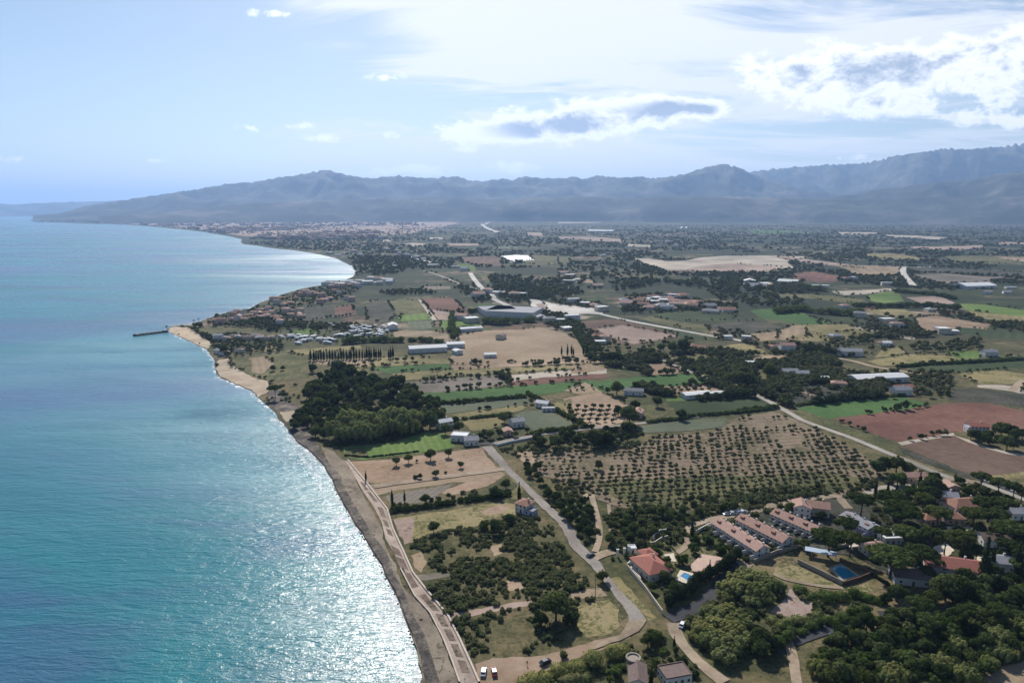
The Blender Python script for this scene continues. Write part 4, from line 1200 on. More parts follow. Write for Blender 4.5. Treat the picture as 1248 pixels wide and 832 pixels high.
def make_kinds():
    r = np.random.default_rng(21)
    pv = []
    for i in range(4):
        lob = [(x, y, 8.6 + 1.3 * (1 - (math.hypot(x, y) / 4.6) ** 2) + r.uniform(-.25, .25), r.uniform(1.5, 2.1), r.uniform(1.3, 1.8)) for x, y in disc_lobes(11, 4.3, r)]
        pv.append((leafy(lob, 1500, 0.42, r, 0.5, 0.86, 0.45), trunk_np(8.6, .32, .20, r.uniform(-.6, .6), 6, 2.6, r)))
    kind('umbrella_pine', 5.5, 9.0, M['pine'], pv)
    ov = []
    for i in range(5):
        lob = [(0, 0, 4.2, 2.5, 2.3)] + [(x * 1.0, y * 1.0, 3.6 + r.uniform(-.8, 1.7), r.uniform(1.1, 1.7), r.uniform(1.0, 1.5)) for x, y in disc_lobes(9, 2.6, r)]
        ov.append((leafy(lob, 1000, 0.36, r, 0.35), trunk_np(3.2, .24, .15, r.uniform(-.3, .3), 5, 1.3, r)))
    kind('oak_tree', 3.6, 3.9, M['oak'], ov)
    sv = []
    for i in range(4):
        lob = [(x, y, 2.6 + r.uniform(-.6, 1.0), r.uniform(.9, 1.5), r.uniform(1.0, 1.7)) for x, y in disc_lobes(8, 2.4, r)]
        sv.append((leafy(lob, 900, 0.32, r, 0.3), trunk_np(2.0, .2, .12, 0.1, 4, 1.2, r)))
    kind('garden_tree', 3.3, 2.7, M['shrub'], sv)
    cv = []
    for i in range(3):
        lob = [(x, y, 3.0 + r.uniform(-.3, .9) + (1 - math.hypot(x, y) / 4.2) * 1.3, r.uniform(1.0, 1.6), r.uniform(1.9, 2.7)) for x, y in disc_lobes(13, 3.8, r)]
        cv.append((leafy(lob, 1500, 0.36, r, 0.6), None))
    kind('cane_thicket', 4.6, 3.6, M['cane'], cv, True)
    lv = []
    for i in range(5):
        lob = [(x, y, 1.75 + r.uniform(-.2, .4), r.uniform(.7, 1.0), r.uniform(.65, .95)) for x, y in disc_lobes(4, 1.0, r)]
        lv.append((leafy(lob, 170, 0.30, r, 0.3), trunk_np(1.4, .16, .10, r.uniform(-.2, .2), 0, 1, r, 5)))
    kind('olive_tree', 1.75, 1.8, M['olive'], lv, True)
    yv = []
    for i in range(3):
        lob = [(0, 0, 1.6 + j * 1.25, (1.05 - abs(j - 1.6) * 0.13) * (1 if j < 5 else .6), 1.1) for j in range(7)]
        yv.append((leafy(lob, 520, 0.26, r, 0.2), trunk_np(1.6, .16, .12, 0, 0, 1, r, 6)))
    kind('cypress', 1.2, 5.0, M['cypress'], yv)
    uv = []
    for i in range(5):
        lob = [(x, y, 0.75 + r.uniform(-.15, .35), r.uniform(.55, .95), r.uniform(.55, .85)) for x, y in disc_lobes(5, 1.0, r)]
        uv.append((leafy(lob, 190, 0.26, r, 0.4), None))
    kind('shrub', 1.6, 0.8, M['scrub'], uv, True)
    # small distant crowns
    fv = []
    for i in range(6):
        lob = [(x, y, 2.6 + r.uniform(-.5, .9), r.uniform(1.2, 1.8), r.uniform(1.2, 1.9)) for x, y in disc_lobes(4, 1.7, r)]
        fv.append((leafy(lob, 46, 0.75, r, 0.4), None))
    kind('tree', 3.0, 2.7, M['far'], fv, True)
    # palms: a ring of drooping fronds on a bare stem
    V, F = [], []
    for k in range(16):
        a = k / 16 * 2 * math.pi; el = 0.9 if k % 2 else 0.35
        pts = []
        for s in range(5):
            t = s / 4
            rr = 2.3 * t; z = 5.0 + rr * el - 1.1 * t * t * 2.0 * (1.2 - el * .6)
            w = 0.34 * math.sin(math.pi * min(1, t * .85 + .12))
            pts.append(((math.cos(a) * rr - math.sin(a) * w, math.sin(a) * rr + math.cos(a) * w, z - w * .4), (math.cos(a) * rr, math.sin(a) * rr, z), (math.cos(a) * rr + math.sin(a) * w, math.sin(a) * rr - math.cos(a) * w, z - w * .4)))
        b = len(V)
        for q in pts:
            V += list(q)
        for s in range(4):
            for e in (0, 1):
                i0 = b + s * 3 + e
                F += [(i0, i0 + 1, i0 + 4), (i0, i0 + 4, i0 + 3)]
    kind('palm_tree', 2.3, 5.0, M['shrub'], [((np.array(V), np.array(F)), trunk_np(5.0, .2, .16, .15, 0, 1, None, 7))])
make_kinds()

# ------------------------------------------------------------------ planting
TREES_AT = []      # (x, y, r) of individually placed plants
PLANTED = []       # (root, screen x) while a cluster is being placed

def plant_at(kn, x, y, s, label=None, group=None, cat=None, name=None, zs=None, mat=None):
    k = KINDS[kn]
    me, tr = k.me[rng.integers(len(k.me))]
    rz = float(rng.uniform(0, 6.283))
    szz = s * float(rng.uniform(0.92, 1.08)) if zs is None else zs
    nm = name or kn
    cat = cat or {'umbrella_pine': 'pine tree', 'oak_tree': 'tree', 'garden_tree': 'tree', 'cane_thicket': 'thicket', 'olive_tree': 'olive tree', 'cypress': 'cypress', 'shrub': 'shrub', 'tree': 'tree', 'palm_tree': 'palm tree'}[kn]
    if tr is None:
        o = obj(nm, me, loc=(x, y, 0), rz=rz, sc=(s, s, szz))
    else:
        o = empty(nm, (x, y, 0), rz); o.scale = (s, s, szz)
        c = obj('crown', me, o); obj('trunk', tr, o)
    tag(o, label, cat, group)
    TREES_AT.append((x, y, k.R * s))
    return o

def plant_px(kn, t, cx, cy, hw, **kw):
    """a plant whose crown centre is seen at (cx, cy) with half-width hw (tile pixels)"""
    k = KINDS[kn]
    px, py = pix(t, cx, cy); hwp = hw / TILES[t][2]
    s = 1.0
    for _ in range(4):
        zz = min(s, 1.0 + 0.15 * (s - 1)) if kn == 'umbrella_pine' and s > 1 else s
        if kn == 'cane_thicket' and t == 'I':
            zz = s * 0.72
        x, y = G(px, py, k.zc * zz)
        dep = y * math.cos(PITCH) + (H - k.zc * zz) * math.sin(PITCH)
        s = hwp * dep / 832.0 / k.R
    return plant_at(kn, x, y, s, zs=zz, **kw)

def cluster(kn, t, pts, desc, where, group=None, cat=None, name=None):
    labs = rank_labels([p[0] for p in pts], desc, where)
    for p, lb in zip(pts, labs):
        plant_px(kn, t, p[0], p[1], p[2], label=lb, group=group or (f'{desc}s {where}'), cat=cat, name=name)

def scatter(poly, n, rmin, seed, avoid=True, tries=40):
    xs = [p[0] for p in poly]; ys = [p[1] for p in poly]
    r = np.random.default_rng(seed)
    out = []
    cell = {}
    for _ in range(n * tries):
        if len(out) >= n:
            break
        x, y = r.uniform(min(xs), max(xs)), r.uniform(min(ys), max(ys))
        if not pip(np.array([x]), np.array([y]), poly)[0]:
            continue
        k = (int(x // rmin), int(y // rmin))
        ok = True
        for i in (-1, 0, 1):
            for j in (-1, 0, 1):
                for q in cell.get((k[0] + i, k[1] + j), ()):
                    if (q[0] - x) ** 2 + (q[1] - y) ** 2 < rmin * rmin:
                        ok = False
        if ok:
            cell.setdefault(k, []).append((x, y)); out.append((x, y))
    return out

def in_any(xy, polys):
    xy = np.asarray(xy, float).reshape(-1, 2)
    m = np.zeros(len(xy), bool)
    for p in polys:
        a = np.array(p)
        b = (xy[:, 0] > a[:, 0].min()) & (xy[:, 0] < a[:, 0].max()) & (xy[:, 1] > a[:, 1].min()) & (xy[:, 1] < a[:, 1].max())
        if b.any():
            idx = np.where(b)[0]
            m[idx] |= pip(xy[idx, 0], xy[idx, 1], p)
    return m

def merged(name, kn, pos, scales, mat=None, zscale=None, seed=0):
    """many uncountable plants as one mesh"""
    k = KINDS[kn]; r = np.random.default_rng(seed)
    pos = np.asarray(pos, float).reshape(-1, 2); scales = np.asarray(scales, float)
    zsc = scales if zscale is None else np.asarray(zscale, float)
    which = r.integers(len(k.np), size=len(pos)); ang = r.uniform(0, 6.283, len(pos))
    VS, FS, off = [], [], 0
    for w in range(len(k.np)):
        crown, trunk = k.np[w]
        cv, cf = crown
        ii = np.where(which == w)[0]
        if not len(ii):
            continue
        c, s = np.cos(ang[ii])[:, None], np.sin(ang[ii])[:, None]
        sc = scales[ii][:, None]
        X = (cv[None, :, 0] * c - cv[None, :, 1] * s) * sc + pos[ii, 0][:, None]
        Y = (cv[None, :, 0] * s + cv[None, :, 1] * c) * sc + pos[ii, 1][:, None]
        Z = cv[None, :, 2] * zsc[ii][:, None]
        V = np.stack([X, Y, Z], -1).reshape(-1, 3)
        F = (cf[None] + (np.arange(len(ii)) * len(cv))[:, None, None]).reshape(-1, 3) + off
        VS.append(V); FS.append(F); off += len(V)
    o = mesh_np(name, np.concatenate(VS), np.concatenate(FS), mat or k.mat)
    o['kind'] = 'stuff'
    return o

def hedge(t, pts, w, h, label, mat='oak', name='hedge', group=None, dens=1.0, cat='hedge', top_var=0.35):
    line = WP(t, pts)
    r = np.random.default_rng(int(abs(line[0][0]) * 7 + abs(line[-1][1])) + len(pts))
    lob = []
    for (a, b) in zip(line[:-1], line[1:]):
        L = math.hypot(b[0] - a[0], b[1] - a[1]); n = max(1, int(L / (w * 0.55)))
        for i in range(n):
            f = (i + r.random() * .6) / n
            hh = h * (1 - top_var + top_var * 1.3 * r.random()); ww = w * (0.42 + 0.2 * r.random())
            lob.append((a[0] + (b[0] - a[0]) * f - line[0][0] + r.uniform(-.15, .15) * w, a[1] + (b[1] - a[1]) * f - line[0][1] + r.uniform(-.15, .15) * w, hh * .5, ww, hh * .52))
    dist = math.hypot(*line[0])
    size = max(0.28, 0.0009 * dist)
    area = sum(l[3] * l[4] * 9 for l in lob)
    nq = int(min(16000, area / (size * size * 1.6) * dens))
    v, f = leafy(lob, max(60, nq), size, r, 0.35, 0.85)
    o = mesh_np(name, v, f, M[mat])
    o.location = (line[0][0], line[0][1], 0)
    tag(o, label, cat, group)
    for l in lob:
        TREES_AT.append((l[0] + line[0][0], l[1] + line[0][1], w * .5))
    return o

# ------------------------------------------------------------------ pinewood of the village (single trees)
V1 = 'umbrella pine'
P_ = [
    ('W', 440, 590, 150, 'broad low umbrella pine just right of the fenced swimming pool'),
    ('W', 500, 310, 130, 'wide dark umbrella pine standing behind the pinkish cottages'),
    ('W', 160, 390, 75, 'round-topped umbrella pine beside the lilac-walled terrace'),
    ('W', 55, 470, 115, 'big rounded umbrella pine between the row houses and the fenced pool'),
    ('W', 190, 480, 80, 'rounded umbrella pine just in front of the lilac-walled terrace'),
    ('W', 615, 570, 110, 'dark umbrella pine left of the long red-roofed villa'),
    ('W', 725, 325, 88, 'bright green umbrella pine in front of the orange-roofed villa'),
    ('W', 990, 105, 60, 'lone umbrella pine on the bend of the main road by the brown field'),
    ('W', 1190, 430, 130, 'large dark umbrella pine at the end of the pinewood beyond the villas'),
]
for t, x, y, h, lb in P_:
    plant_px('umbrella_pine', t, x, y, h, label=lb)
cluster('umbrella_pine', 'W', [(255, 245, 85), (440, 232, 95), (640, 235, 65)], 'flat-topped umbrella pine', 'in the row behind the lilac-walled terrace')
cluster('umbrella_pine', 'W', [(380, 438, 58), (520, 445, 95), (690, 455, 75), (770, 480, 70), (880, 475, 85)], 'umbrella pine', 'in the belt above the red-roofed villa')
cluster('umbrella_pine', 'W', [(950, 330, 80), (1040, 270, 95), (1130, 270, 80), (1070, 340, 95)], 'umbrella pine', 'in the clump beside the orange-roofed villa')
cluster('umbrella_pine', 'W', [(1100, 142, 65), (1190, 165, 55), (1240, 190, 50)], 'low umbrella pine', 'along the road under the brown field')
cluster('umbrella_pine', 'W', [(1150, 520, 70), (1235, 560, 70), (1220, 640, 60), (1250, 480, 60)], 'shaded umbrella pine', 'below the large end pine')
cluster('oak_tree', 'W', [(810, 765, 85), (900, 725, 75), (950, 780, 60), (1020, 740, 60), (1110, 770, 55)], 'dark round tree', 'in front of the long red-roofed villa')
cluster('oak_tree', 'W', [(680, 150, 70), (690, 210, 60), (640, 190, 45), (735, 175, 45)], 'dark tree', 'between the cottages and the road bend')
cluster('garden_tree', 'W', [(475, 110, 58), (565, 190, 55), (850, 120, 35), (1135, 590, 48)], 'light green garden tree', 'in the gardens of the village')
cluster('oak_tree', 'W', [(300, 500, 40), (420, 640, 40), (650, 690, 60), (720, 640, 55), (580, 640, 50)], 'small dark tree', 'under the broad pine beside the pool')
cluster('oak_tree', 'W', [(540, 60, 35), (470, 20, 60), (400, 20, 50), (350, 40, 50), (545, 45, 40), (620, 85, 30), (700, 105, 40)], 'bushy dark tree', 'at the corner of the orchard by the main road')
cluster('cypress', 'W', [(340, 185, 14), (415, 175, 12), (612, 130, 15), (470, 170, 8)], 'narrow dark cypress', 'in the gravel yard behind the pines')
cluster('cypress', 'W', [(1015, 620, 38), (1215, 620, 28), (1060, 600, 20)], 'thick dark cypress', 'near the grey-roofed house at the pinewood edge')
cluster('oak_tree', 'W', [(960, 560, 55), (900, 575, 45), (860, 530, 40), (1030, 470, 40), (1100, 480, 40), (980, 420, 45), (1120, 390, 50), (850, 430, 40)], 'shaded tree', 'in the gardens above the red-roofed villa')
cluster('oak_tree', 'W', [(1000, 190, 40), (960, 170, 30), (900, 185, 30), (1080, 215, 35), (1150, 240, 35), (880, 225, 26)], 'dark tree', 'behind the orange-roofed villa')
cluster('oak_tree', 'G', [(845, 205, 60), (800, 200, 40), (900, 240, 45)], 'bushy tree', 'in front of the white red-roofed farmhouse')
cluster('garden_tree', 'G', [(945, 200, 55), (960, 250, 50), (1040, 230, 40)], 'pale green tree', 'beside the white red-roofed farmhouse')
cluster('oak_tree', 'G', [(1060, 150, 70), (1130, 165, 60), (1110, 260, 65), (1180, 200, 60), (1240, 190, 50), (1160, 290, 40), (1010, 160, 40)], 'dark tree', 'right of the white red-roofed farmhouse')
cluster('oak_tree', 'E', [(1160, 95, 45), (280, 590, 35), (385, 480, 45), (360, 520, 40), (300, 350, 28)], 'dark garden tree', 'around the red-roofed villa and row houses')
cluster('garden_tree', 'E', [(320, 380, 40), (480, 420, 45), (550, 350, 40), (430, 600, 50), (560, 290, 30), (720, 350, 45), (640, 290, 40), (380, 420, 28)], 'bright garden tree', 'around the pool terrace of the villa')
cluster('cypress', 'E', [(540, 235, 16), (650, 480, 14), (240, 340, 12), (405, 300, 10)], 'slim cypress', 'in the garden of the red-roofed villa')
plant_px('oak_tree', 'A', 975, 285, 34, label='single dark tree standing on the edge of the sea-front lane')
plant_px('oak_tree', 'A', 740, 430, 85, label='largest dark tree in the scrub above the sandy clearing')
plant_px('oak_tree', 'A', 660, 505, 45, label='rounded tree left of the largest tree in the scrub block')
plant_px('oak_tree', 'A', 815, 500, 40, label='dark tree beside the dry grass plot near the lane bend')
plant_px('shrub', 'A', 780, 685, 27, label='round bush on the sandy clearing right of the dark car')
plant_px('oak_tree', 'B', 535, 462, 34, label='lone flat-topped tree on the dry grass plot by the promenade')
cluster('oak_tree', 'B', [(790, 455, 30), (850, 460, 40), (920, 420, 30)], 'dark tree', 'at the top edge of the scrub block')
plant_px('oak_tree', 'B', 492, 318, 28, label='round dark tree just behind the long dark hedge')
plant_px('cypress', 'B', 968, 290, 13, label='dark cypress behind the small white house on the lane')
cluster('oak_tree', 'X', [(388, 155, 42), (498, 130, 42), (695, 90, 55), (855, 80, 42)], 'dark tree with a clear trunk', 'on the orange sandy plot')
cluster('oak_tree', 'X', [(965, 185, 32), (740, 265, 34), (600, 290, 26), (572, 155, 14)], 'small tree', 'on the lower side of the orange sandy plot')
cluster('cypress', 'X', [(350, 480, 18), (462, 475, 14), (115, 290, 12)], 'dark slender tree', 'beside the sandy bank near the promenade')
cluster('shrub', 'X', [(560, 300, 30), (700, 500, 28), (765, 495, 34), (830, 260, 18), (760, 250, 20), (900, 480, 26)], 'low bush', 'on the sandy bank above the long hedge')
plant_px('garden_tree', 'B', 850, 285, 38, label='yellow-green bush beside the lane above the white house')
plant_px('oak_tree', 'B', 900, 245, 28, label='dark round shrub between the sandy plot and the lane')
plant_px('oak_tree', 'D', 540, 355, 26, label='single dark tree in the middle of the olive orchard')
plant_px('oak_tree', 'D', 695, 165, 32, label='dark tree on the cross road above the olive orchard')
cluster('oak_tree', 'D', [(320, 240, 40), (520, 215, 50), (580, 220, 40), (250, 235, 30), (430, 225, 30)], 'dark tree', 'in the belt below the cross road')
cluster('oak_tree', 'L', [(300, 640, 60), (240, 620, 30), (330, 590, 30), (580, 640, 32), (450, 570, 32)], 'dark tree', 'around the sheds above the cross road')
cluster('oak_tree', 'L', [(230, 495, 40), (335, 485, 26), (430, 478, 24), (180, 510, 18)], 'round dark tree', 'on the bright green field')
cluster('oak_tree', 'L', [(845, 445, 34), (890, 440, 44), (945, 450, 44), (920, 405, 30), (795, 432, 22)], 'tall dark tree', 'in the grove beside the main road')
cluster('oak_tree', 'L', [(1060, 395, 40), (1030, 375, 30), (690, 340, 22)], 'dark tree', 'left of the small grey farm roofs')
cluster('oak_tree', 'L', [(470, 280, 26), (530, 275, 32), (590, 262, 38), (420, 300, 26), (360, 300, 22), (440, 325, 28)], 'tall tree', 'in the grove between the brown and green fields')
cluster('oak_tree', 'L', [(160, 330, 30), (200, 330, 36), (235, 330, 30), (110, 345, 22)], 'dark tree', 'beside the tan field end')
cluster('oak_tree', 'N', [(690, 560, 22), (752, 560, 18), (940, 560, 30)], 'small dark tree', 'on the field behind the sandy beach')
plant_px('umbrella_pine', 'N', 700, 690, 45, label='broad dark pine right at the end of the sandy beach')
cluster('oak_tree', 'N', [(345, 425, 25), (375, 440, 34), (310, 395, 22), (395, 470, 22)], 'dark tree', 'at the beach end of the holiday plots')
cluster('palm_tree', 'N', [(15, 300, 14), (188, 262, 11), (218, 250, 9)], 'palm', 'on the tip of the headland')
cluster('oak_tree', 'C', [(1010, 380, 30), (930, 330, 50), (1060, 340, 26), (1075, 370, 32), (985, 310, 30)], 'dark tree', 'around the white house at the wood edge')
cluster('oak_tree', 'DD', [(360, 300, 60), (300, 480, 60), (180, 500, 60), (110, 480, 50), (500, 500, 45), (650, 450, 40), (250, 390, 26), (60, 520, 50)], 'dark tree', 'around the small farm beside the lane end')
cluster('oak_tree', 'BB', [(520, 140, 105), (640, 110, 105), (570, 70, 80), (690, 180, 70)], 'big dark tree', 'at the fork between lane and hedge')
cluster('cypress', 'BB', [(850, 190, 24), (560, 620, 38)], 'cypress', 'beside the houses at the bottom edge')
cluster('palm_tree', 'BB', [(710, 290, 65), (640, 400, 50)], 'palm tree', 'left of the white house at the bottom edge')
cluster('oak_tree', 'BB', [(950, 420, 85), (870, 270, 50), (800, 400, 45)], 'dark shrubby tree', 'above the white house at the bottom edge')
cluster('garden_tree', 'BB', [(610, 480, 50), (450, 480, 60), (330, 360, 40), (1100, 580, 40), (130, 560, 70), (40, 640, 60)], 'green garden tree', 'around the round-towered house')

# ------------------------------------------------------------------ hedges
hedge('E', [(820, 420), (760, 480), (690, 520), (600, 570), (500, 640), (430, 690), (365, 740)], 4.0, 5.5, 'tall dark clipped hedge along the asphalt lane by the villa pool', 'cypress', top_var=0.25)
hedge('B', [(310, 392), (420, 378), (560, 358), (700, 335), (830, 320), (940, 300)], 4.2, 2.6, 'long dark hedge running inland from the promenade bend', 'oak')
hedge('A', [(560, 862), (680, 822), (790, 780), (900, 742)], 6.0, 3.6, 'broad reed hedge below the sandy clearing', 'cane', top_var=0.5)
hedge('A', [(890, 745), (980, 715), (1060, 690), (1150, 668)], 6.5, 4.2, 'tall yellow-green reed hedge near the big dark trees', 'cane', top_var=0.5)
hedge('A', [(640, 890), (760, 850), (880, 810), (960, 775)], 7, 3.0, 'dark bushy hedge behind the round-towered house', 'scrub', top_var=0.5)
hedge('K', [(470, 634), (600, 626), (760, 612), (925, 598)], 4, 3.2, 'dark hedge along the front of the bright green field', 'oak')
hedge('K', [(925, 580), (1000, 625), (1060, 662), (1150, 712), (1230, 752)], 4, 3.4, 'dark diagonal hedge beside the grey-green plot', 'oak')
hedge('K', [(945, 784), (1060, 772), (1160, 758), (1230, 752)], 4, 3.2, 'dark hedge between the grey-green plot and the cross road', 'oak')
hedge('K', [(600, 714), (700, 700), (790, 692)], 4, 2.4, 'low dark hedge above the small farm plots', 'oak')
hedge('K', [(780, 705), (830, 690), (850, 700)], 6, 4, 'bushy hedge end beside the farm plots', 'oak')
hedge('L', [(400, 690), (560, 672), (650, 655), (820, 642), (940, 632), (1110, 612)], 4, 2.6, 'hedge above the cross road below the dark green plots', 'oak')
hedge('T', [(0, 458), (120, 448), (280, 436)], 4, 3.0, 'dark hedge at the top end of the olive orchard', 'oak')
hedge('M', [(10, 420), (130, 402), (330, 376), (600, 366)], 4, 2.2, 'thin hedge along the back of the bright green field', 'oak')
hedge('M', [(0, 110), (60, 118), (130, 130), (240, 150)], 12, 8, 'thick belt of dark conifers beside the farm track', 'cypress')
hedge('F', [(-80, 440), (40, 640), (180, 580), (330, 560)], 1.6, 1.5, 'clipped garden hedge below the row houses', 'oak')
hedge('I', [(680, 640), (760, 580), (840, 545), (960, 500), (1100, 455), (1240, 405)], 4.5, 3.2, 'bushy hedge along the shaded lane below the dry clearing', 'shrub', top_var=0.6)
hedge('J', [(140, 280), (250, 300), (330, 330), (370, 330)], 6, 3.5, 'dense bushes at the end of the dry clearing', 'shrub', top_var=0.5)
hedge('I', [(820, 290), (900, 320), (1000, 350), (1100, 330), (1230, 330)], 6.5, 3.2, 'thick green bushes along the dry grass clearing', 'shrub', top_var=0.6)
hedge('I', [(680, 470), (740, 510), (830, 470), (900, 470), (980, 430)], 5, 2.6, 'yellowish bushes below the bare clearing', 'cane', top_var=0.6)
hedge('C', [(400, 470), (560, 462), (700, 452), (900, 405)], 4, 2.0, 'dark hedge under the pale cane thickets', 'oak')
hedge('C', [(500, 520), (620, 530), (720, 520), (880, 500)], 1.6, 1.1, 'low fence-line hedge above the orange sandy plot', 'olive')
hedge('BB', [(0, 590), (120, 540), (230, 495)], 2.5, 2.2, 'trimmed hedge left of the round-towered house', 'shrub')
hedge('BB', [(930, 680), (1060, 630), (1170, 590)], 2.2, 2.0, 'trimmed hedge right of the white house at the bottom', 'oak')
hedge('H', [(60, 600), (140, 660), (230, 720)], 1.5, 1.6, 'dark fence hedge right of the fenced pool', 'cypress')
hedge('Y', [(200, 268), (330, 280), (480, 270), (600, 258), (660, 248)], 16, 9, 'tall dark tree belt in front of the grey warehouse', 'oak')
hedge('L', [(90, 345), (40, 260), (-10, 180), (-60, 120)], 6, 5, 'dark tree line along the lane past the tan field', 'oak')
hedge('K', [(540, 270), (545, 230), (548, 180)], 9, 7, 'dark tree row between red and lime fields', 'oak')
hedge('K', [(545, 300), (575, 262), (640, 250), (690, 262)], 9, 5, 'bushy dark tree belt around the lime field', 'oak')
hedge('K', [(0, 330), (60, 322), (130, 318), (200, 318), (260, 320)], 12, 8, 'row of dark trees in front of the caravans', 'oak')
hedge('K', [(290, 320), (350, 316), (430, 318), (500, 322)], 9, 6, 'dark tree row behind the long white sheds', 'oak')
hedge('Q', [(0, 590), (100, 575), (200, 590), (320, 600), (440, 590)], 18, 10, 'dark wooded belt beside the green field', 'oak')
hedge('Q', [(390, 555), (520, 560), (660, 560), (800, 555), (920, 575)], 14, 8, 'long dark tree row behind the straw fields', 'oak')
hedge('Q', [(0, 455), (80, 450), (180, 470), (240, 480)], 18, 9, 'dark tree belt near the red soil field', 'oak')
hedge('Q', [(600, 485), (700, 490), (800, 500), (900, 520)], 16, 7, 'dark tree belt under the pale junction', 'oak')
hedge('M', [(560, 212), (700, 200), (900, 190), (1246, 170)], 5, 3, 'low dark hedge of the large orchard plot', 'oak')

# ------------------------------------------------------------------ cane thickets (pale green)
cluster('cane_thicket', 'C', [(450, 385, 62), (530, 345, 78), (600, 345, 74), (690, 365, 62), (730, 330, 76), (800, 335, 78), (860, 335, 62), (580, 395, 74), (660, 395, 56), (500, 405, 56), (760, 370, 60), (830, 375, 56)],
        'pale green cane thicket', 'behind the lime strip by the sea', cat='thicket')
cluster('cane_thicket', 'I', [(430, 270, 80), (470, 225, 70), (540, 200, 75), (600, 215, 75), (660, 245, 75), (710, 265, 60), (520, 280, 85), (600, 290, 85), (640, 330, 60), (400, 320, 55), (560, 345, 60)],
        'grey-green cane thicket', 'at the top of the copse by the hedge', cat='thicket')
cluster('cane_thicket', 'I', [(330, 425, 80), (420, 415, 80), (500, 470, 72), (270, 500, 70), (360, 500, 90), (440, 510, 85), (350, 580, 90), (440, 600, 92), (520, 570, 70), (400, 660, 80), (280, 580, 62), (220, 550, 45)],
        'grey-green cane thicket', 'in the lower copse beside the dirt lane', cat='thicket')
cluster('oak_tree', 'I', [(610, 560, 75), (620, 620, 60), (690, 590, 55), (570, 440, 45)], 'dark tree', 'at the lower end of the copse')

# ------------------------------------------------------------------ woods of single trees
MASS = []
def wood(kn, t, poly, n, rmin, smin, smax, label, group, seed, n_ind=999, cat=None):
    pts = scatter(WP(t, poly), n, rmin, seed)
    if not pts:
        return
    r = np.random.default_rng(seed + 1)
    pts.sort(key=lambda p: p[1])
    MASS.extend((x, y, float(r.uniform(smin, smax))) for x, y in pts[n_ind:])
    for x, y in pts[:n_ind]:
        k = kn if isinstance(kn, str) else kn[int(r.integers(len(kn)))]
        plant_at(k, x, y, float(r.uniform(smin, smax)), label=label[k] if isinstance(label, dict) else label, group=group[k] if isinstance(group, dict) else group, cat=cat)
wood('oak_tree', 'C', [(310, 175), (440, 75), (560, 95), (660, 145), (700, 170), (750, 135), (830, 200), (900, 240), (900, 300), (700, 290), (560, 240), (420, 300), (330, 290), (300, 240)], 95, 5.2, 0.8, 1.55,
     'dark tree in the wood behind the beach', 'dark trees of the beach wood', 5, 50)
wood('oak_tree', 'C', [(230, 380), (270, 320), (340, 270), (420, 290), (480, 330), (400, 400), (420, 450), (330, 440)], 34, 5.0, 0.7, 1.2,
     'dark tree at the sea edge of the beach wood', 'dark trees at the sea edge of the wood', 6, 16)
wood('oak_tree', 'C', [(900, 220), (960, 240), (1010, 320), (960, 340), (920, 300), (860, 290)], 10, 5, 0.7, 1.1, 'dark tree on the inland edge of the beach wood', 'trees on the inland edge of the beach wood', 8)
wood('oak_tree', 'C', [(480, 280), (560, 240), (700, 280), (820, 260), (880, 300), (700, 310), (620, 320), (520, 330)], 22, 5.0, 0.55, 0.95, 'smaller brownish tree between dark wood and cane', 'small trees between the dark wood and the cane', 7, 0)
wood(['oak_tree', 'garden_tree', 'oak_tree', 'cane_thicket', 'garden_tree', 'oak_tree'], 'J', [(-60, 640), (0, 590), (160, 510), (280, 440), (420, 450), (620, 430), (820, 400), (930, 370), (1100, 320), (1248, 290), (1320, 280), (1320, 600), (1240, 650), (1100, 700), (980, 790), (880, 860), (-60, 860)], 240, 3.3, 0.5, 1.0,
     {'oak_tree': 'dark green tree in the thick wood below the shaded lane', 'garden_tree': 'bright green tree in the thick wood below the shaded lane', 'cane_thicket': 'pale bushy thicket in the wood below the shaded lane'},
     {'oak_tree': 'dark trees of the wood below the lane', 'garden_tree': 'bright trees of the wood below the lane', 'cane_thicket': 'pale thickets of the wood below the lane'}, 9)
cluster('oak_tree', 'J', [(450, 255, 65), (380, 290, 40), (500, 400, 60), (430, 390, 50)], 'grey-green tree', 'at the corner of the dry clearing')
cluster('umbrella_pine', 'J', [(640, 440, 80), (600, 330, 85), (880, 390, 85), (1085, 375, 75), (1215, 250, 60)], 'rounded pine', 'over the shaded lane through the wood')
cluster('oak_tree', 'J', [(760, 215, 95), (860, 215, 75), (700, 250, 60), (660, 290, 60), (800, 280, 55), (900, 280, 50)], 'large dark tree', 'between the red-roofed villa and the lane')
wood(['oak_tree', 'umbrella_pine', 'oak_tree'], 'J', [(930, 240), (1020, 200), (1248, 190), (1320, 200), (1320, 270), (1100, 280), (960, 320)], 16, 5.5, 0.6, 1.0,
     {'oak_tree': 'dark tree at the far end of the shaded lane', 'umbrella_pine': 'pine at the far end of the shaded lane'}, {'oak_tree': 'trees at the far end of the lane', 'umbrella_pine': 'pines at the far end of the lane'}, 10)
wood('oak_tree', 'D', [(600, 680), (700, 620), (850, 600), (960, 600), (1100, 590), (1248, 555), (1330, 555), (1248, 580), (980, 660), (940, 740), (800, 720), (640, 780), (590, 760)], 45, 5.5, 0.4, 0.8,
     'dark bushy tree in the thicket behind the villa and row houses', 'dark trees between the orchard and the villa', 12, 40)
wood('oak_tree', 'D', [(300, 540), (380, 560), (480, 560), (500, 640), (510, 740), (440, 720), (380, 640)], 18, 5, 0.5, 0.9, 'dark tree between the lane and the dirt track', 'trees between the lane and the dirt track', 13, 0)
wood('oak_tree', 'D', [(150, 360), (230, 380), (260, 470), (330, 540), (270, 540), (210, 450)], 13, 4.5, 0.5, 0.85, 'dark tree along the lane beside the orchard', 'trees along the lane beside the orchard', 14, 0)
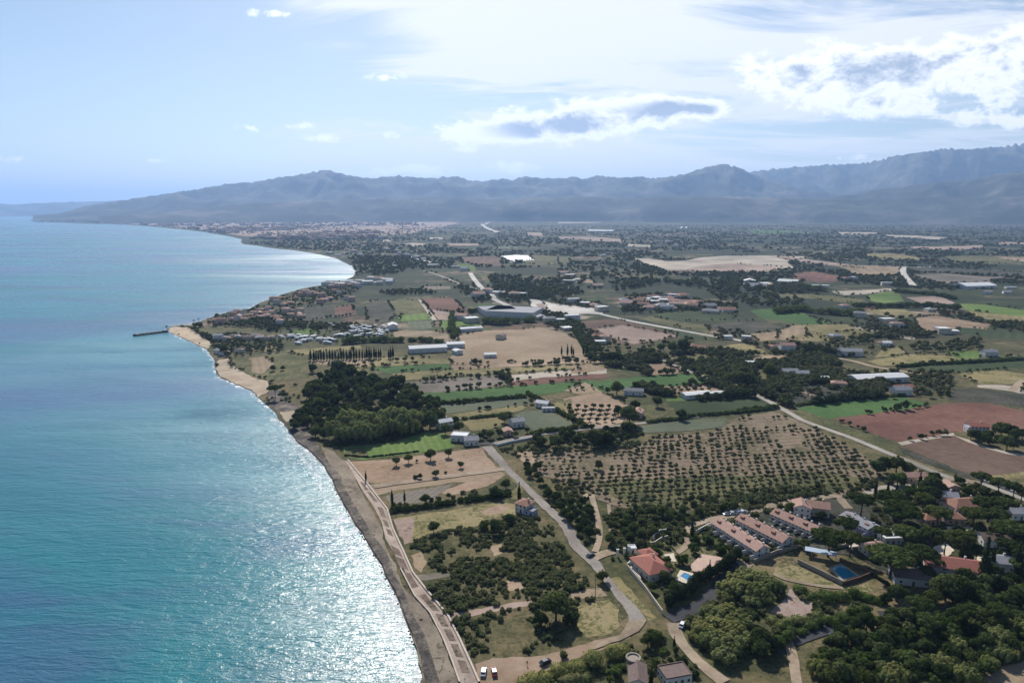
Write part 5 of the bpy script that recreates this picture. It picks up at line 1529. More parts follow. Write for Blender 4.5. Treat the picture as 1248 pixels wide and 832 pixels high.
wood('oak_tree', 'D', [(200, 235), (420, 195), (640, 172), (740, 180), (740, 240), (600, 265), (350, 285), (250, 290)], 34, 5, 0.5, 0.9, 'bushy tree in the strip below the cross road', 'bushy trees of the strip below the cross road', 15, 0)
mm_ = np.array(MASS)
merged('wood', 'oak_tree', mm_[:, :2], mm_[:, 2], seed=12)

# conical trees standing in a row, far field
pts = [(W('V', x, 492 - (x - 400) * 0.035 + (k % 3) * 4), k) for k, x in enumerate([405, 440, 462, 485, 512, 540, 572, 600, 628, 655, 690, 715, 740, 770, 800, 815, 845, 870, 900, 930, 955, 975, 1000, 1020, 1050, 1070, 1095, 1115, 1195, 1215, 1240])]
for (x, y), k in pts:
    plant_at('cypress', x, y, float(rng.uniform(0.8, 1.2)) * 1.15, label='dark cypress in the long row across the straw field', group='cypresses in the long row')
for k, x in enumerate([1100, 1130, 1150, 1160, 1210, 1230]):
    wx, wy = W('K', x, 385 + (k % 2) * 4)
    plant_at('cypress', wx, wy, float(rng.uniform(0.8, 1.1)) * 1.2, label='cypress on the right side of the big tan field', group='cypresses on the tan field')
def rows_px(kn, t, pts, s, label, group, jit=0.1):
    for x, y in pts:
        wx, wy = W(t, x, y)
        plant_at(kn, wx, wy, s * float(rng.uniform(0.8, 1.2)), label=label, group=group, cat='tree', name='orchard_tree')
rows_px('olive_tree', 'K', [(410, 522), (445, 520), (485, 516), (520, 513), (560, 509), (640, 504), (682, 501), (770, 492)], 1.5, 'small tree in the upper row on the grey plot', 'upper tree row on the grey plot')
rows_px('olive_tree', 'K', [(520, 567), (575, 559), (610, 557), (640, 553), (682, 552), (735, 547), (790, 544), (825, 540)], 1.5, 'small tree in the lower row on the grey plot', 'lower tree row on the grey plot')
rows_px('olive_tree', 'K', [(55, 432), (100, 435), (140, 430), (265, 420), (305, 418), (345, 415)], 1.5, 'small tree on the straw strip behind the wood', 'trees on the straw strip')
rows_px('olive_tree', 'L', [(480 + i * 38 + j * 12, 500 + j * 14 - i * 2) for i in range(7) for j in range(3)], 1.15, 'young tree in the orange orchard under the green field', 'young trees of the orange orchard')
rows_px('olive_tree', 'L', [(20 + i * 42 - j * 8, 612 + j * 24 + (i % 2) * 4) for i in range(6) for j in range(4)], 1.2, 'young tree in the tan orchard by the cross road', 'young trees of the tan orchard')

# ------------------------------------------------------------------ olive orchard: rows of grey-green trees
orch = WP('D', [(150, 305), (300, 282), (430, 282), (620, 252), (745, 265), (855, 214), (1000, 207), (1110, 197), (1180, 167), (1248, 122), (1420, 95), (1540, 132), (1700, 212), (1880, 312), (1990, 400), (1900, 490), (1600, 540), (1300, 562), (1000, 578), (700, 592), (560, 540), (430, 490), (300, 440), (200, 380)])
o0, o1 = Vector(W('D', 520, 420)), Vector(W('D', 1250, 380))
ax = (o1 - o0).normalized(); ay = Vector((-ax.y, ax.x))
spots = []
r_ = np.random.default_rng(77)
for i in range(-70, 140):
    for j in range(-50, 70):
        p = o0 + ax * (i * 4.5 + (j % 2) * 2.0 + r_.uniform(-.9, .9)) + ay * (j * 5.6 + r_.uniform(-.7, .7))
        if r_.random() < 0.93:
            spots.append((p.x, p.y))
spots = np.array(spots)
spots = spots[pip(spots[:, 0], spots[:, 1], orch)]
spots = spots[~in_any(spots, [ribbon_poly(WP('D', [(520, 800), (543, 745), (545, 690), (532, 620), (512, 550), (500, 500)]), 5)])]
gap = fbm(spots[:, 0] / 26, spots[:, 1] / 26, 3, 4)
spots = spots[(gap < 0.66)]
spots = spots[np.argsort(spots[:, 1])]
n_ind = min(240, len(spots))
for x, y in spots[:n_ind]:
    plant_at('olive_tree', float(x), float(y), float(r_.uniform(0.5, 1.15)), label='small rounded tree in the rows of the olive orchard', group='trees of the olive orchard')
if len(spots) > n_ind:
    merged('olive_grove', 'olive_tree', spots[n_ind:], r_.uniform(0.5, 1.15, len(spots) - n_ind), seed=3)

# ------------------------------------------------------------------ scrub nobody could count
def scrub_zone(t, poly, dens, smin, smax, seed, thr=0.0, nsc=14.0):
    w = WP(t, poly)
    a = np.array(w)
    r = np.random.default_rng(seed)
    x0, x1, y0, y1 = a[:, 0].min(), a[:, 0].max(), a[:, 1].min(), a[:, 1].max()
    n = int((x1 - x0) * (y1 - y0) * dens)
    p = np.stack([r.uniform(x0, x1, n), r.uniform(y0, y1, n)], 1)
    p = p[pip(p[:, 0], p[:, 1], w)]
    g = fbm(p[:, 0] / nsc, p[:, 1] / nsc, 3, seed)
    m = g > thr
    p, g = p[m], g[m]
    s = r.uniform(smin, smax, len(p)) * (0.6 + 0.9 * g)
    return p, s
SCRUB = []
def add_scrub(*a, avoid=(), **k):
    p, s = scrub_zone(*a, **k)
    if avoid:
        m = ~in_any(p, avoid); p, s = p[m], s[m]
    SCRUB.append((p, s))
bare = [WP('B', [(420, 610), (470, 590), (500, 640), (470, 695), (440, 670)]), WP('B', [(820, 560), (880, 550), (880, 600), (840, 615)]), WP('B', [(890, 740), (980, 720), (990, 780), (900, 790)]),
        WP('A', [(195, 480), (430, 438), (640, 416), (640, 440), (430, 470), (210, 515)])]
add_scrub('B', [(400, 570), (460, 530), (560, 500), (680, 470), (790, 440), (900, 415), (1060, 420), (1130, 470), (1200, 590), (1300, 720), (1360, 840), (1330, 870), (1010, 880), (900, 900), (620, 940), (550, 840), (490, 760), (600, 720), (600, 690), (520, 680), (500, 620), (470, 590)], dens=0.26, smin=0.35, smax=1.15, seed=31, thr=0.34, avoid=bare)
add_scrub('A', [(210, 525), (430, 475), (640, 440), (740, 380), (820, 410), (850, 480), (850, 580), (800, 600), (640, 660), (560, 695), (320, 695), (250, 590)], dens=0.17, smin=0.35, smax=1.1, seed=32, thr=0.3)
add_scrub('A', [(840, 450), (1010, 410), (1060, 470), (1050, 540), (900, 595), (850, 560)], dens=0.18, smin=0.3, smax=0.7, seed=33, thr=0.4)
add_scrub('D', [(230, 470), (330, 540), (300, 430), (420, 440), (520, 500), (500, 560), (520, 700), (500, 770), (440, 740), (330, 620)], dens=0.18, smin=0.35, smax=1.05, seed=34, thr=0.38)
add_scrub('D', [(590, 780), (600, 590), (700, 585), (1000, 570), (1248, 555), (1700, 500), (1980, 410), (2000, 440), (1800, 530), (1500, 560), (1248, 590), (980, 670), (950, 740), (800, 730), (640, 790)], dens=0.2, smin=0.4, smax=1.15, seed=35, thr=0.36)
add_scrub('D', [(30, 280), (200, 230), (420, 190), (660, 168), (760, 195), (760, 262), (600, 285), (350, 292), (250, 308), (120, 330)], dens=0.12, smin=0.4, smax=1.1, seed=36, thr=0.38)
add_scrub('C', [(240, 370), (300, 260), (320, 170), (460, 70), (660, 140), (760, 130), (900, 210), (1000, 330), (960, 400), (900, 400), (640, 450), (400, 465), (300, 440)], dens=0.055, smin=0.7, smax=1.6, seed=37, thr=0.36)
add_scrub('C', [(180, 150), (240, 150), (310, 180), (310, 240), (240, 260), (160, 240)], dens=0.06, smin=0.6, smax=1.3, seed=38, thr=0.45)
add_scrub('B', [(300, 350), (330, 310), (560, 300), (760, 270), (880, 230), (950, 300), (940, 330), (700, 330), (420, 370), (310, 385)], dens=0.05, smin=0.5, smax=1.2, seed=39, thr=0.46)
add_scrub('J', [(-60, 640), (160, 510), (280, 440), (420, 450), (620, 430), (930, 370), (1248, 290), (1330, 280), (1330, 600), (1248, 650), (1100, 700), (980, 790), (860, 870), (-60, 870)], dens=0.15, smin=0.8, smax=1.7, seed=40, thr=0.3)
add_scrub('I', [(160, 480), (330, 340), (500, 170), (760, 250), (700, 400), (580, 450), (570, 620), (540, 710), (400, 740), (230, 620)], dens=0.12, smin=0.7, smax=1.5, seed=41, thr=0.34)
add_scrub('I', [(690, 470), (800, 280), (900, 300), (1248, 290), (1280, 330), (1240, 400), (960, 490), (760, 570), (680, 630), (640, 560)], dens=0.12, smin=0.5, smax=1.3, seed=42, thr=0.4, avoid=[WP('I', [(670, 412), (775, 300), (830, 320), (935, 372), (880, 445), (760, 455)])])
add_scrub('W', [(150, 200), (700, 90), (1248, 200), (1248, 805), (600, 805), (500, 720), (330, 640), (250, 520), (100, 300)], dens=0.045, smin=0.6, smax=1.5, seed=43, thr=0.42)
add_scrub('E', [(30, 420), (250, 260), (400, 260), (560, 250), (700, 330), (820, 400), (640, 520), (400, 700), (330, 640)], dens=0.07, smin=0.4, smax=1.0, seed=44, thr=0.42, avoid=[WP('E', [(430, 560), (460, 490), (600, 400), (740, 420), (600, 530), (500, 590)])])
add_scrub('A', [(500, 840), (760, 740), (1130, 620), (1160, 700), (1080, 760), (900, 800), (860, 850)], dens=0.16, smin=0.4, smax=1.2, seed=45, thr=0.36)
add_scrub('BB', [(0, 420), (240, 300), (480, 380), (700, 300), (1000, 330), (1200, 560), (1100, 700), (0, 700)], dens=0.1, smin=0.4, smax=1.1, seed=46, thr=0.38)
add_scrub('M', [(0, 50), (240, 160), (420, 215), (640, 245), (840, 320), (830, 395), (640, 370), (330, 376), (0, 415), (-100, 380), (-200, 300), (-160, 200)], dens=0.010, smin=0.9, smax=2.2, seed=47, thr=0.47, nsc=30)
add_scrub('B', [(290, 690), (330, 720), (420, 830), (480, 960), (430, 960), (380, 850)], dens=0.1, smin=0.3, smax=0.7, seed=48, thr=0.42)
add_scrub('Z', [(716, 648), (745, 625), (840, 606), (1000, 590), (1010, 615), (850, 660), (800, 668), (760, 672), (735, 668)], dens=0.09, smin=0.7, smax=1.5, seed=49, thr=0.4)
VILL = EXCL
P0 = np.concatenate([p for p, s in SCRUB]); S0 = np.concatenate([s for p, s in SCRUB])
ROADS_NEAR = [e for e in EXCL if len(e) >= 4 and min(q[1] for q in e) < 900]

# ------------------------------------------------------------------ buildings
def box_np(x0, x1, y0, y1, z0, z1):
    v = [(x0, y0, z0), (x1, y0, z0), (x1, y1, z0), (x0, y1, z0), (x0, y0, z1), (x1, y0, z1), (x1, y1, z1), (x0, y1, z1)]
    f = [(0, 3, 2, 1), (4, 5, 6, 7), (0, 1, 5, 4), (1, 2, 6, 5), (2, 3, 7, 6), (3, 0, 4, 7)]
    return v, f

class MB:
    def __init__(s):
        s.v, s.f = [], []
    def add(s, v, f):
        o = len(s.v); s.v += list(v); s.f += [tuple(i + o for i in q) for q in f]
        return s
    def box(s, *a):
        return s.add(*box_np(*a))
    def build(s, name, mat, parent=None, link=True):
        return mesh_np(name, s.v, s.f, M[mat] if isinstance(mat, str) else mat, parent, link=link)

def roof_mb(w, d, h, kind, rise, ov=0.45, th=0.18):
    """roof over a w x d plan (centred), eaves at h; gable ridge along the longer side"""
    m = MB()
    x, y = w / 2 + ov, d / 2 + ov
    if kind == 'flat':
        m.box(-w / 2 - .1, w / 2 + .1, -d / 2 - .1, d / 2 + .1, h + .005, h + .22)
        for a in ((-w / 2 - .1, -w / 2 + .15, -d / 2 - .1, d / 2 + .1), (w / 2 - .15, w / 2 + .1, -d / 2 - .1, d / 2 + .1), (-w / 2 + .152, w / 2 - .152, -d / 2 - .1, -d / 2 + .15), (-w / 2 + .152, w / 2 - .152, d / 2 - .15, d / 2 + .1)):
            m.box(*a, h + .222, h + .5)
        return m
    e = h - 0.05
    if kind == 'gable':
        if w >= d:
            p = [(-x, -y, e), (x, -y, e), (x, 0, e + rise), (-x, 0, e + rise), (x, y, e), (-x, y, e)]
            f = [(0, 1, 2, 3), (3, 2, 4, 5)]
        else:
            p = [(-x, -y, e), (0, -y, e + rise), (0, y, e + rise), (-x, y, e), (x, y, e), (x, -y, e)]
            f = [(0, 1, 2, 3), (1, 5, 4, 2)]
    else:
        if w >= d:
            q = max(0.2, x - y)
            p = [(-x, -y, e), (x, -y, e), (x, y, e), (-x, y, e), (-q, 0, e + rise), (q, 0, e + rise)]
            f = [(0, 1, 5, 4), (1, 2, 5), (2, 3, 4, 5), (3, 0, 4)]
        else:
            q = max(0.2, y - x)
            p = [(-x, -y, e), (x, -y, e), (x, y, e), (-x, y, e), (0, -q, e + rise), (0, q, e + rise)]
            f = [(0, 1, 4), (1, 2, 5, 4), (2, 3, 5), (3, 0, 4, 5)]
    n = len(p)
    p2 = [(a, b, c + th) for a, b, c in p]
    faces = [tuple(i + n for i in q) for q in f] + [tuple(reversed(q)) for q in f]
    # close the edges
    cnt = {}
    for q in f:
        for a, b in zip(q, q[1:] + q[:1]):
            cnt[(a, b)] = 1
    for (a, b) in list(cnt):
        if (b, a) not in cnt:
            faces.append((a, b, b + n, a + n))
    m.add(p2[:0] + p + p2, faces)
    return m

def wall_mb(w, d, h, kind, rise):
    m = MB()
    x, y = w / 2, d / 2
    v = [(-x, -y, 0), (x, -y, 0), (x, y, 0), (-x, y, 0), (-x, -y, h), (x, -y, h), (x, y, h), (-x, y, h)]
    f = [(0, 1, 5, 4), (1, 2, 6, 5), (2, 3, 7, 6), (3, 0, 4, 7)]
    if kind == 'gable':
        r = rise * 0.93
        if w >= d:
            v += [(-x, 0, h + r), (x, 0, h + r)]
            f += [(3, 0, 4, 8, 7)[2:] if False else (4, 8, 7), (5, 6, 9)]
        else:
            v += [(0, -y, h + r), (0, y, h + r)]
            f += [(4, 5, 8), (6, 7, 9)]
    else:
        f += [(4, 5, 6, 7)]
    return m.add(v, f)

WIN_CACHE = {}
def window_at(parent, x, y, z, w, h, face, detail=True, name='window'):
    """window set on a wall; face = outward direction code"""
    key = (round(w, 2), round(h, 2), face in ('s', 'n'))
    if key not in WIN_CACHE:
        fr = MB(); t = 0.09
        for a in ((-w / 2, w / 2, h - t, h), (-w / 2, w / 2, 0, t)):
            fr.box(a[0], a[1], -0.06, 0.06, a[2], a[3])
        for a in ((-w / 2, -w / 2 + t), (w / 2 - t, w / 2)):
            fr.box(a[0], a[1], -0.06, 0.06, t + .002, h - t - .002)
        pn = MB().box(-w / 2 + t, w / 2 - t, -0.03, 0.03, t, h - t)
        WIN_CACHE[key] = (fr.build(name, 'frame', link=False), pn.build('pane', 'glass', link=False))
    fm, pm = WIN_CACHE[key]
    o = obj(name, fm, parent)
    rz = {'s': 0, 'n': 0, 'e': math.pi / 2, 'w': math.pi / 2}[face]
    off = 0.035
    dx = {'e': off, 'w': -off}.get(face, 0); dy = {'n': off, 's': -off}.get(face, 0)
    o.location = (x + dx, y + dy, z); o.rotation_euler = (0, 0, rz)
    obj('pane', pm, o)
    return o

def facade(parent, w, d, h, storeys, bays_w, bays_d, faces='sewn', door=None, wh=1.2, ww=1.0):
    for fc in faces:
        L, nb = (w, bays_w) if fc in 'sn' else (d, bays_d)
        if nb < 1:
            continue
        for s in range(storeys):
            z = 0.95 + s * (h / storeys) * 0.98
            for b in range(nb):
                u = (b + 0.5) / nb * L - L / 2
                pos = {'s': (u, -d / 2), 'n': (u, d / 2), 'e': (w / 2, u), 'w': (-w / 2, u)}[fc]
                if door and fc == door and s == 0 and b == nb // 2:
                    dm = MB()
                    if fc in 'sn':
                        dm.box(pos[0] - .5, pos[0] + .5, pos[1] - .05, pos[1] + .05, 0.02, 2.1)
                    else:
                        dm.box(pos[0] - .05, pos[0] + .05, pos[1] - .5, pos[1] + .5, 0.02, 2.1)
                    dm.build('door', 'wood', parent)
                    continue
                window_at(parent, pos[0], pos[1], z, ww, wh, fc)

HOUSES = []
def house(name, loc, rz, w, d, h, wall, roof, kind='gable', rise=None, label=None, group=None, cat='house', storeys=1, bays=(3, 2), faces='sewn', door='s', chimney=True, detail=True):
    rise = rise if rise is not None else min(w, d) * 0.22
    t = empty(name, (loc[0], loc[1], 0), rz)
    tag(t, label, cat, group)
    wall_mb(w, d, h, kind, rise).build('wall', wall, t)
    rf = roof_mb(w, d, h, kind, rise).build('roof', roof, t)
    if detail:
        facade(t, w, d, h, storeys, bays[0], bays[1], faces, door)
        if chimney and kind != 'flat':
            cx, cy_ = (w * .22, d * .12)
            MB().box(cx - .35, cx + .35, cy_ - .35, cy_ + .35, h + .1, h + rise + .9).build('chimney', wall, rf)
    HOUSES.append([(loc[0] + (math.cos(rz) * a - math.sin(rz) * b), loc[1] + (math.sin(rz) * a + math.cos(rz) * b)) for a, b in ((-w / 2 - 1.5, -d / 2 - 1.5), (w / 2 + 1.5, -d / 2 - 1.5), (w / 2 + 1.5, d / 2 + 1.5), (-w / 2 - 1.5, d / 2 + 1.5))])
    EXCL.append(HOUSES[-1])
    return t

def from_front(t, p0, p1, depth):
    """rectangle whose front edge runs p0 -> p1 on the ground (left to right seen from the front); returns centre, rotation, width"""
    a, b = Vector(W(t, *p0)), Vector(W(t, *p1))
    u = (b - a); L = u.length; u.normalize()
    n = Vector((-u.y, u.x))
    c = (a + b) / 2 + n * depth / 2
    return (c.x, c.y), math.atan2(u.y, u.x), L

# gardens round the row houses
cluster('garden_tree', 'R', [(250, 480, 40), (330, 530, 36), (420, 590, 34), (150, 400, 34), (640, 500, 40)], 'small garden tree', 'in front of the nearest row of houses')
cluster('oak_tree', 'R', [(370, 330, 34), (560, 420, 34), (450, 370, 28), (650, 450, 30)], 'small dark tree', 'between the nearest and middle rows of houses')
cluster('oak_tree', 'R', [(640, 270, 36), (740, 320, 40), (850, 370, 40), (560, 210, 34), (930, 420, 40)], 'dark tree', 'between the middle and farthest rows of houses')
cluster('oak_tree', 'R', [(840, 70, 50), (1180, 140, 55), (1080, 60, 40), (1010, 430, 60)], 'rounded dark tree', 'around the farthest row of houses')
# --- row houses of the village
def row_houses(t, p0, p1, depth, h, rise, wall, roof, label, nb):
    c, rz, L = from_front(t, p0, p1, depth)
    b = house('row_houses', c, rz, L, depth, h, wall, roof, 'gable', rise, label, cat='row house', storeys=2, bays=(nb * 2, 2), faces='sew', door=None, chimney=False)
    b.name = 'terrace_building'
    rf = [o for o in b.children if o.name.startswith('roof')][0]
    for i in range(nb):
        u = (i + .5) / nb * L - L / 2
        # front door, porch wall and chimney of each dwelling
        MB().box(u - .5, u + .5, -depth / 2 - .06, -depth / 2 + .04, .02, 2.1).build('door', 'wood', b)
        MB().box(u + L / nb * .48 - .12, u + L / nb * .48 + .12, -depth / 2 - 3.2, -depth / 2 - .02, 0.0, 2.2).build('porch_wall', wall, b)
        MB().box(u + 1.2, u + 1.9, .5, 1.2, h + rise * .5, h + rise + .8).build('chimney', wall, rf)
        if i % 2 == 0:
            MB().box(u - .9, u + .9, -depth * .3, -depth * .12, h + rise * .35, h + rise * .92).build('dormer', 'roof_terra', rf)
    return b
row_houses('R', (60, 300), (505, 590), 7.8, 3.7, 2.1, 'wall_white', 'roof_pink', 'long row of pink-roofed houses nearest the tall hedge', 6)
row_houses('R', (300, 262), (770, 500), 7.8, 3.7, 2.1, 'wall_white', 'roof_pink', 'middle row of pink-roofed houses between two other rows', 6)
row_houses('R', (655, 205), (1085, 395), 7.8, 3.7, 2.1, 'wall_white', 'roof_pink', 'farthest row of pink-roofed houses below the dirt lane', 6)
row_houses('F', (640, 400), (815, 490), 8, 3.9, 1.4, 'wall_lilac', 'roof_grey', 'lilac-walled terrace with grey roof among the pines', 3)

def villa(t, x, y, w, d, h, rz, wall, roof, kind, label, **k):
    return house(k.pop('name', 'villa'), W(t, x, y), RAD(rz), w, d, h, wall, roof, kind, label=label, cat=k.pop('cat', 'villa'), **k)
villa('E', 275, 500, 11, 15, 3.6, 22, 'wall_cream', 'roof_red', 'hip', 'villa with a big red hipped roof behind the sea-front lane', bays=(3, 4))
villa('E', 255, 425, 6, 6, 3.4, 22, 'wall_cream', 'roof_red', 'hip', 'small red-roofed wing at the back of the red villa', name='annexe', cat='house', bays=(2, 2), chimney=False)
villa('W', 880, 305, 19, 11, 3.6, 8, 'wall_cream', 'roof_terra', 'hip', 'orange-roofed villa among the pines near the main road', bays=(5, 3))
villa('W', 800, 690, 22, 11, 4.2, -18, 'wall_white', 'roof_red', 'gable', 'long red-roofed villa with white end above the wood', bays=(5, 3))
villa('W', 655, 385, 8, 7, 3.2, 10, 'wall_pink', 'roof_terra', 'hip', 'pinkish cottage just left of another, behind the belt of pines', name='cottage', cat='cottage')
villa('W', 805, 378, 8, 8, 3.2, -5, 'wall_pink', 'roof_terra', 'hip', 'pinkish cottage right of another, behind the belt of pines', name='cottage', cat='cottage')
villa('W', 570, 125, 12, 7, 3.2, 5, 'wall_cream', 'roof_pink', 'gable', 'cream cottage beside the cypress in the gravel yard', name='cottage', cat='cottage')
villa('W', 660, 165, 10, 7, 3.2, 12, 'wall_cream', 'roof_pink', 'gable', 'cream cottage right of the cypress by the gravel yard', name='cottage', cat='cottage')
villa('W', 765, 255, 10, 8, 4.0, -20, 'wall_white', 'roof_grey', 'gable', 'blue-grey roofed house behind the orange-roofed villa', name='house', cat='house')
villa('W', 545, 740, 14, 9, 3.4, -12, 'wall_white', 'roof_brown', 'gable', 'dark-roofed house under the broad pine by the pool', name='house', cat='house')
villa('W', 420, 505, 8, 6, 3.2, 5, 'wall_white', 'roof_white', 'flat', 'small white flat-roofed house among the pines', name='house', cat='house')
villa('W', 312, 570, 9, 6, 3.6, 10, 'wall_cream', 'roof_pink', 'gable', 'cream house behind the fenced pool', name='house', cat='house')
villa('W', 1200, 352, 9, 7, 3.4, 0, 'wall_white', 'roof_grey', 'gable', 'white house left of the large end pine', name='house', cat='house')
villa('W', 1040, 358, 9, 7, 3.4, 0, 'wall_cream', 'roof_brown', 'gable', 'brown-roofed house hidden in the clump of pines', name='house', cat='house')
villa('W', 1060, 515, 12, 8, 3.4, -10, 'wall_white', 'roof_brown', 'gable', 'brown-roofed house above the grey-roofed one', name='house', cat='house')
villa('W', 1090, 660, 9, 8, 3.8, -12, 'wall_white', 'roof_grey', 'gable', 'grey-roofed house between two thick cypresses', name='house', cat='house')
villa('W', 790, 185, 6, 8, 3.2, 0, 'wall_pink', 'roof_pink', 'gable', 'narrow pink house by the road bend', name='house', cat='house')
villa('F', 960, 505, 9, 6, 3.4, 5, 'wall_white', 'roof_white', 'flat', 'low white outbuilding behind the dark fence', name='outbuilding', cat='outbuilding', chimney=False)
villa('F', 395, 345, 8, 9, 5.2, -18, 'wall_white', 'roof_pink', 'gable', 'white house at the end of the dirt lane above the rows', name='house', cat='house', storeys=2)
villa('F', 500, 340, 10, 9, 4.6, -18, 'wall_cream', 'roof_pink', 'gable', 'cream house beside the dirt lane above the farthest row', name='house', cat='house')
# mid-distance houses
villa('D', 165, 590, 7, 7.5, 4.4, -35, 'wall_white', 'roof_terra', 'hip', 'small white house with red roof on the sea-front lane', name='house', cat='house', storeys=2, bays=(3, 3))
villa('D', 197, 610, 5, 4.5, 2.6, -35, 'wall_lilac', 'roof_grey', 'flat', 'bluish flat-roofed annexe of the small white lane house', name='annexe', cat='house', bays=(2, 2))
villa('C', 1005, 378, 10, 7, 5.0, 30, 'wall_white', 'roof_white', 'gable', 'white house at the inland edge of the wood', name='house', cat='house', storeys=2)
villa('C', 1085, 440, 11, 8, 4.0, -10, 'wall_white', 'roof_white', 'flat', 'white flat-roofed house above the orange sandy plot', name='house', cat='house')
villa('C', 1140, 460, 9, 8, 3.6, 10, 'wall_white', 'roof_grey', 'gable', 'grey-roofed white house at the head of the lane', name='house', cat='house')
villa('C', 810, 222, 12, 7, 4.0, 8, 'wall_white', 'roof_white', 'flat', 'white house standing inside the dark beach wood', name='house', cat='house')
villa('DD', 520, 400, 9, 8, 4.0, 20, 'wall_white', 'roof_grey', 'gable', 'grey-roofed farmhouse near the head of the lane', name='farmhouse', cat='farmhouse')
villa('DD', 400, 510, 6, 7, 3.0, 10, 'wall_pink', 'roof_pink', 'gable', 'pink shed beside the grey-roofed farmhouse', name='shed', cat='shed', chimney=False)
villa('DD', 850, 160, 10, 7, 3.6, -25, 'wall_white', 'roof_white', 'gable', 'white farm building at the corner of the grey-green plots', name='farmhouse', cat='farmhouse')
villa('DD', 920, 215, 10, 3.5, 2.6, 4, 'wall_white', 'roof_white', 'flat', 'low white shed beside the farm building on the plots', name='shed', cat='shed')
villa('L', 320, 535, 16, 8, 3.6, -10, 'wall_white', 'roof_grey', 'gable', 'grey-roofed farm building below the bright green field', name='barn', cat='barn', chimney=False)
villa('L', 340, 655, 8, 10, 4, -20, 'wall_pink', 'roof_pink', 'gable', 'pink-roofed house just above the cross road', name='house', cat='house')
villa('L', 1165, 430, 14, 10, 4, 0, 'wall_white', 'roof_grey', 'gable', 'grey farm roof right of the main road grove', name='barn', cat='barn', chimney=False)
villa('L', 1230, 440, 12, 9, 4, 0, 'wall_white', 'roof_grey', 'gable', 'second grey farm roof beside the scrub plots', name='barn', cat='barn', chimney=False)
villa('L', 955, 380, 9, 7, 4, 0, 'wall_white', 'roof_white', 'flat', 'white house above the main road grove', name='house', cat='house')
villa('G', 845, 178, 12, 8, 4.6, -6, 'wall_white', 'roof_red', 'gable', 'white farmhouse with red roof on the brown field edge', name='farmhouse', cat='farmhouse', storeys=2, bays=(5, 3))
villa('G', 785, 178, 5, 6, 3.6, -6, 'wall_white', 'roof_white', 'flat', 'white side block left of the red-roofed farmhouse', name='annexe', cat='house')
villa('M', 575, 355, 14, 10, 4.5, 5, 'wall_white', 'roof_grey', 'gable', 'bluish farm building behind the bright green field', name='barn', cat='barn')
villa('M', 240, 315, 12, 8, 3.6, -15, 'wall_cream', 'roof_pink', 'hip', 'pale-roofed cottage in the scrub plots', name='cottage', cat='cottage')
villa('M', 160, 285, 9, 6, 3.6, 0, 'wall_white', 'roof_white', 'flat', 'small white cabin in the scrub plots', name='cabin', cat='cabin')
villa('M', 495, 95, 10, 8, 4, 0, 'wall_white', 'roof_white', 'gable', 'white house beside the far straw field', name='house', cat='house')
villa('M', 290, 145, 26, 12, 5, -8, 'wall_white', 'roof_grey', 'gable', 'wide grey-roofed barn at the bend of the farm track', name='barn', cat='barn', chimney=False)
villa('M', 1055, 150, 14, 9, 5, 0, 'wall_white', 'roof_grey', 'gable', 'grey-roofed house near the lime patch', name='house', cat='house')
# bottom edge
def round_house():
    x, y = W('BB', 325, 540)
    t = empty('villa', (x, y, 0), RAD(-8))
    tag(t, 'grey-purple roofed house with a round stone tower', 'villa')
    n = 20
    v, f = [], []
    for z, r in ((0, 2.2), (4.6, 2.2), (4.6, 2.5), (5.2, 2.5), (5.2, 2.0), (4.8, 2.0)):
        for i in range(n):
            a = i / n * 6.2832
            v.append((math.cos(a) * r, math.sin(a) * r, z))
    for k in range(5):
        for i in range(n):
            f.append((k * n + i, k * n + (i + 1) % n, (k + 1) * n + (i + 1) % n, (k + 1) * n + i))
    f.append(tuple(range(5 * n, 6 * n)))
    tw = mesh_np('tower', v, f, M['wall_stone'], t)
    for i in range(4):
        a = -2.2 + i * .5
        w_ = window_at(tw, math.cos(a) * 2.2, math.sin(a) * 2.2, 2.6, .6, .9, 's')
        w_.rotation_euler = (0, 0, a + math.pi / 2)
    w = wall_mb(5.4, 9, 3.8, 'gable', 1.5); w.v = [(a + 1.2, b - 6.4, c) for a, b, c in w.v]
    w.build('wall', 'wall_white', t)
    rf = roof_mb(5.4, 9, 3.8, 'gable', 1.5); rf.v = [(a + 1.2, b - 6.4, c) for a, b, c in rf.v]
    rf.build('roof', 'roof_brown', t)
    for i in range(3):
        window_at(t, -1.5, -4 - i * 2.2, 1.2, 1.0, 1.3, 'w')
round_house()
villa('BB', 850, 650, 9, 6.5, 3.2, 14, 'wall_white', 'roof_brown', 'flat', 'white house with grey terrace roof at the bottom edge', name='house', cat='house', bays=(4, 3))
villa('GG', 870, 285, 3.2, 3.5, 2.6, 5, 'wall_white', 'roof_white', 'flat', 'tiny white gate shed behind the red-roofed villa', name='shed', cat='shed', bays=(1, 0))

# white garden walls and gate pillars of the villa
def low_wall(t, pts, h, th, mat, label, cat='wall', name='garden_wall', z0=0):
    w = WP(t, pts)
    poly = ribbon_poly(w, th); n = len(w)
    L, R = poly[:n], poly[n:][::-1]
    v, f = [], []
    for (a, b), (c, d) in zip(L, R):
        v += [(a, b, z0), (a, b, h), (c, d, h), (c, d, z0)]
    for i in range(n - 1):
        for k in range(3):
            f.append((4 * i + k, 4 * i + k + 1, 4 * i + 5 + k, 4 * i + 4 + k))
    f += [(0, 3, 2, 1), (4 * n - 4, 4 * n - 3, 4 * n - 2, 4 * n - 1)]
    o = mesh_np(name, v, f, M[mat])
    tag(o, label, cat)
    return o
low_wall('E', [(128, 480), (235, 610), (300, 700), (350, 770)], 1.8, .35, 'wall_cream', 'cream garden wall along the shaded side of the red villa')
low_wall('E', [(125, 470), (160, 440), (200, 420)], 1.6, .35, 'wall_white', 'short white garden wall behind the red villa')
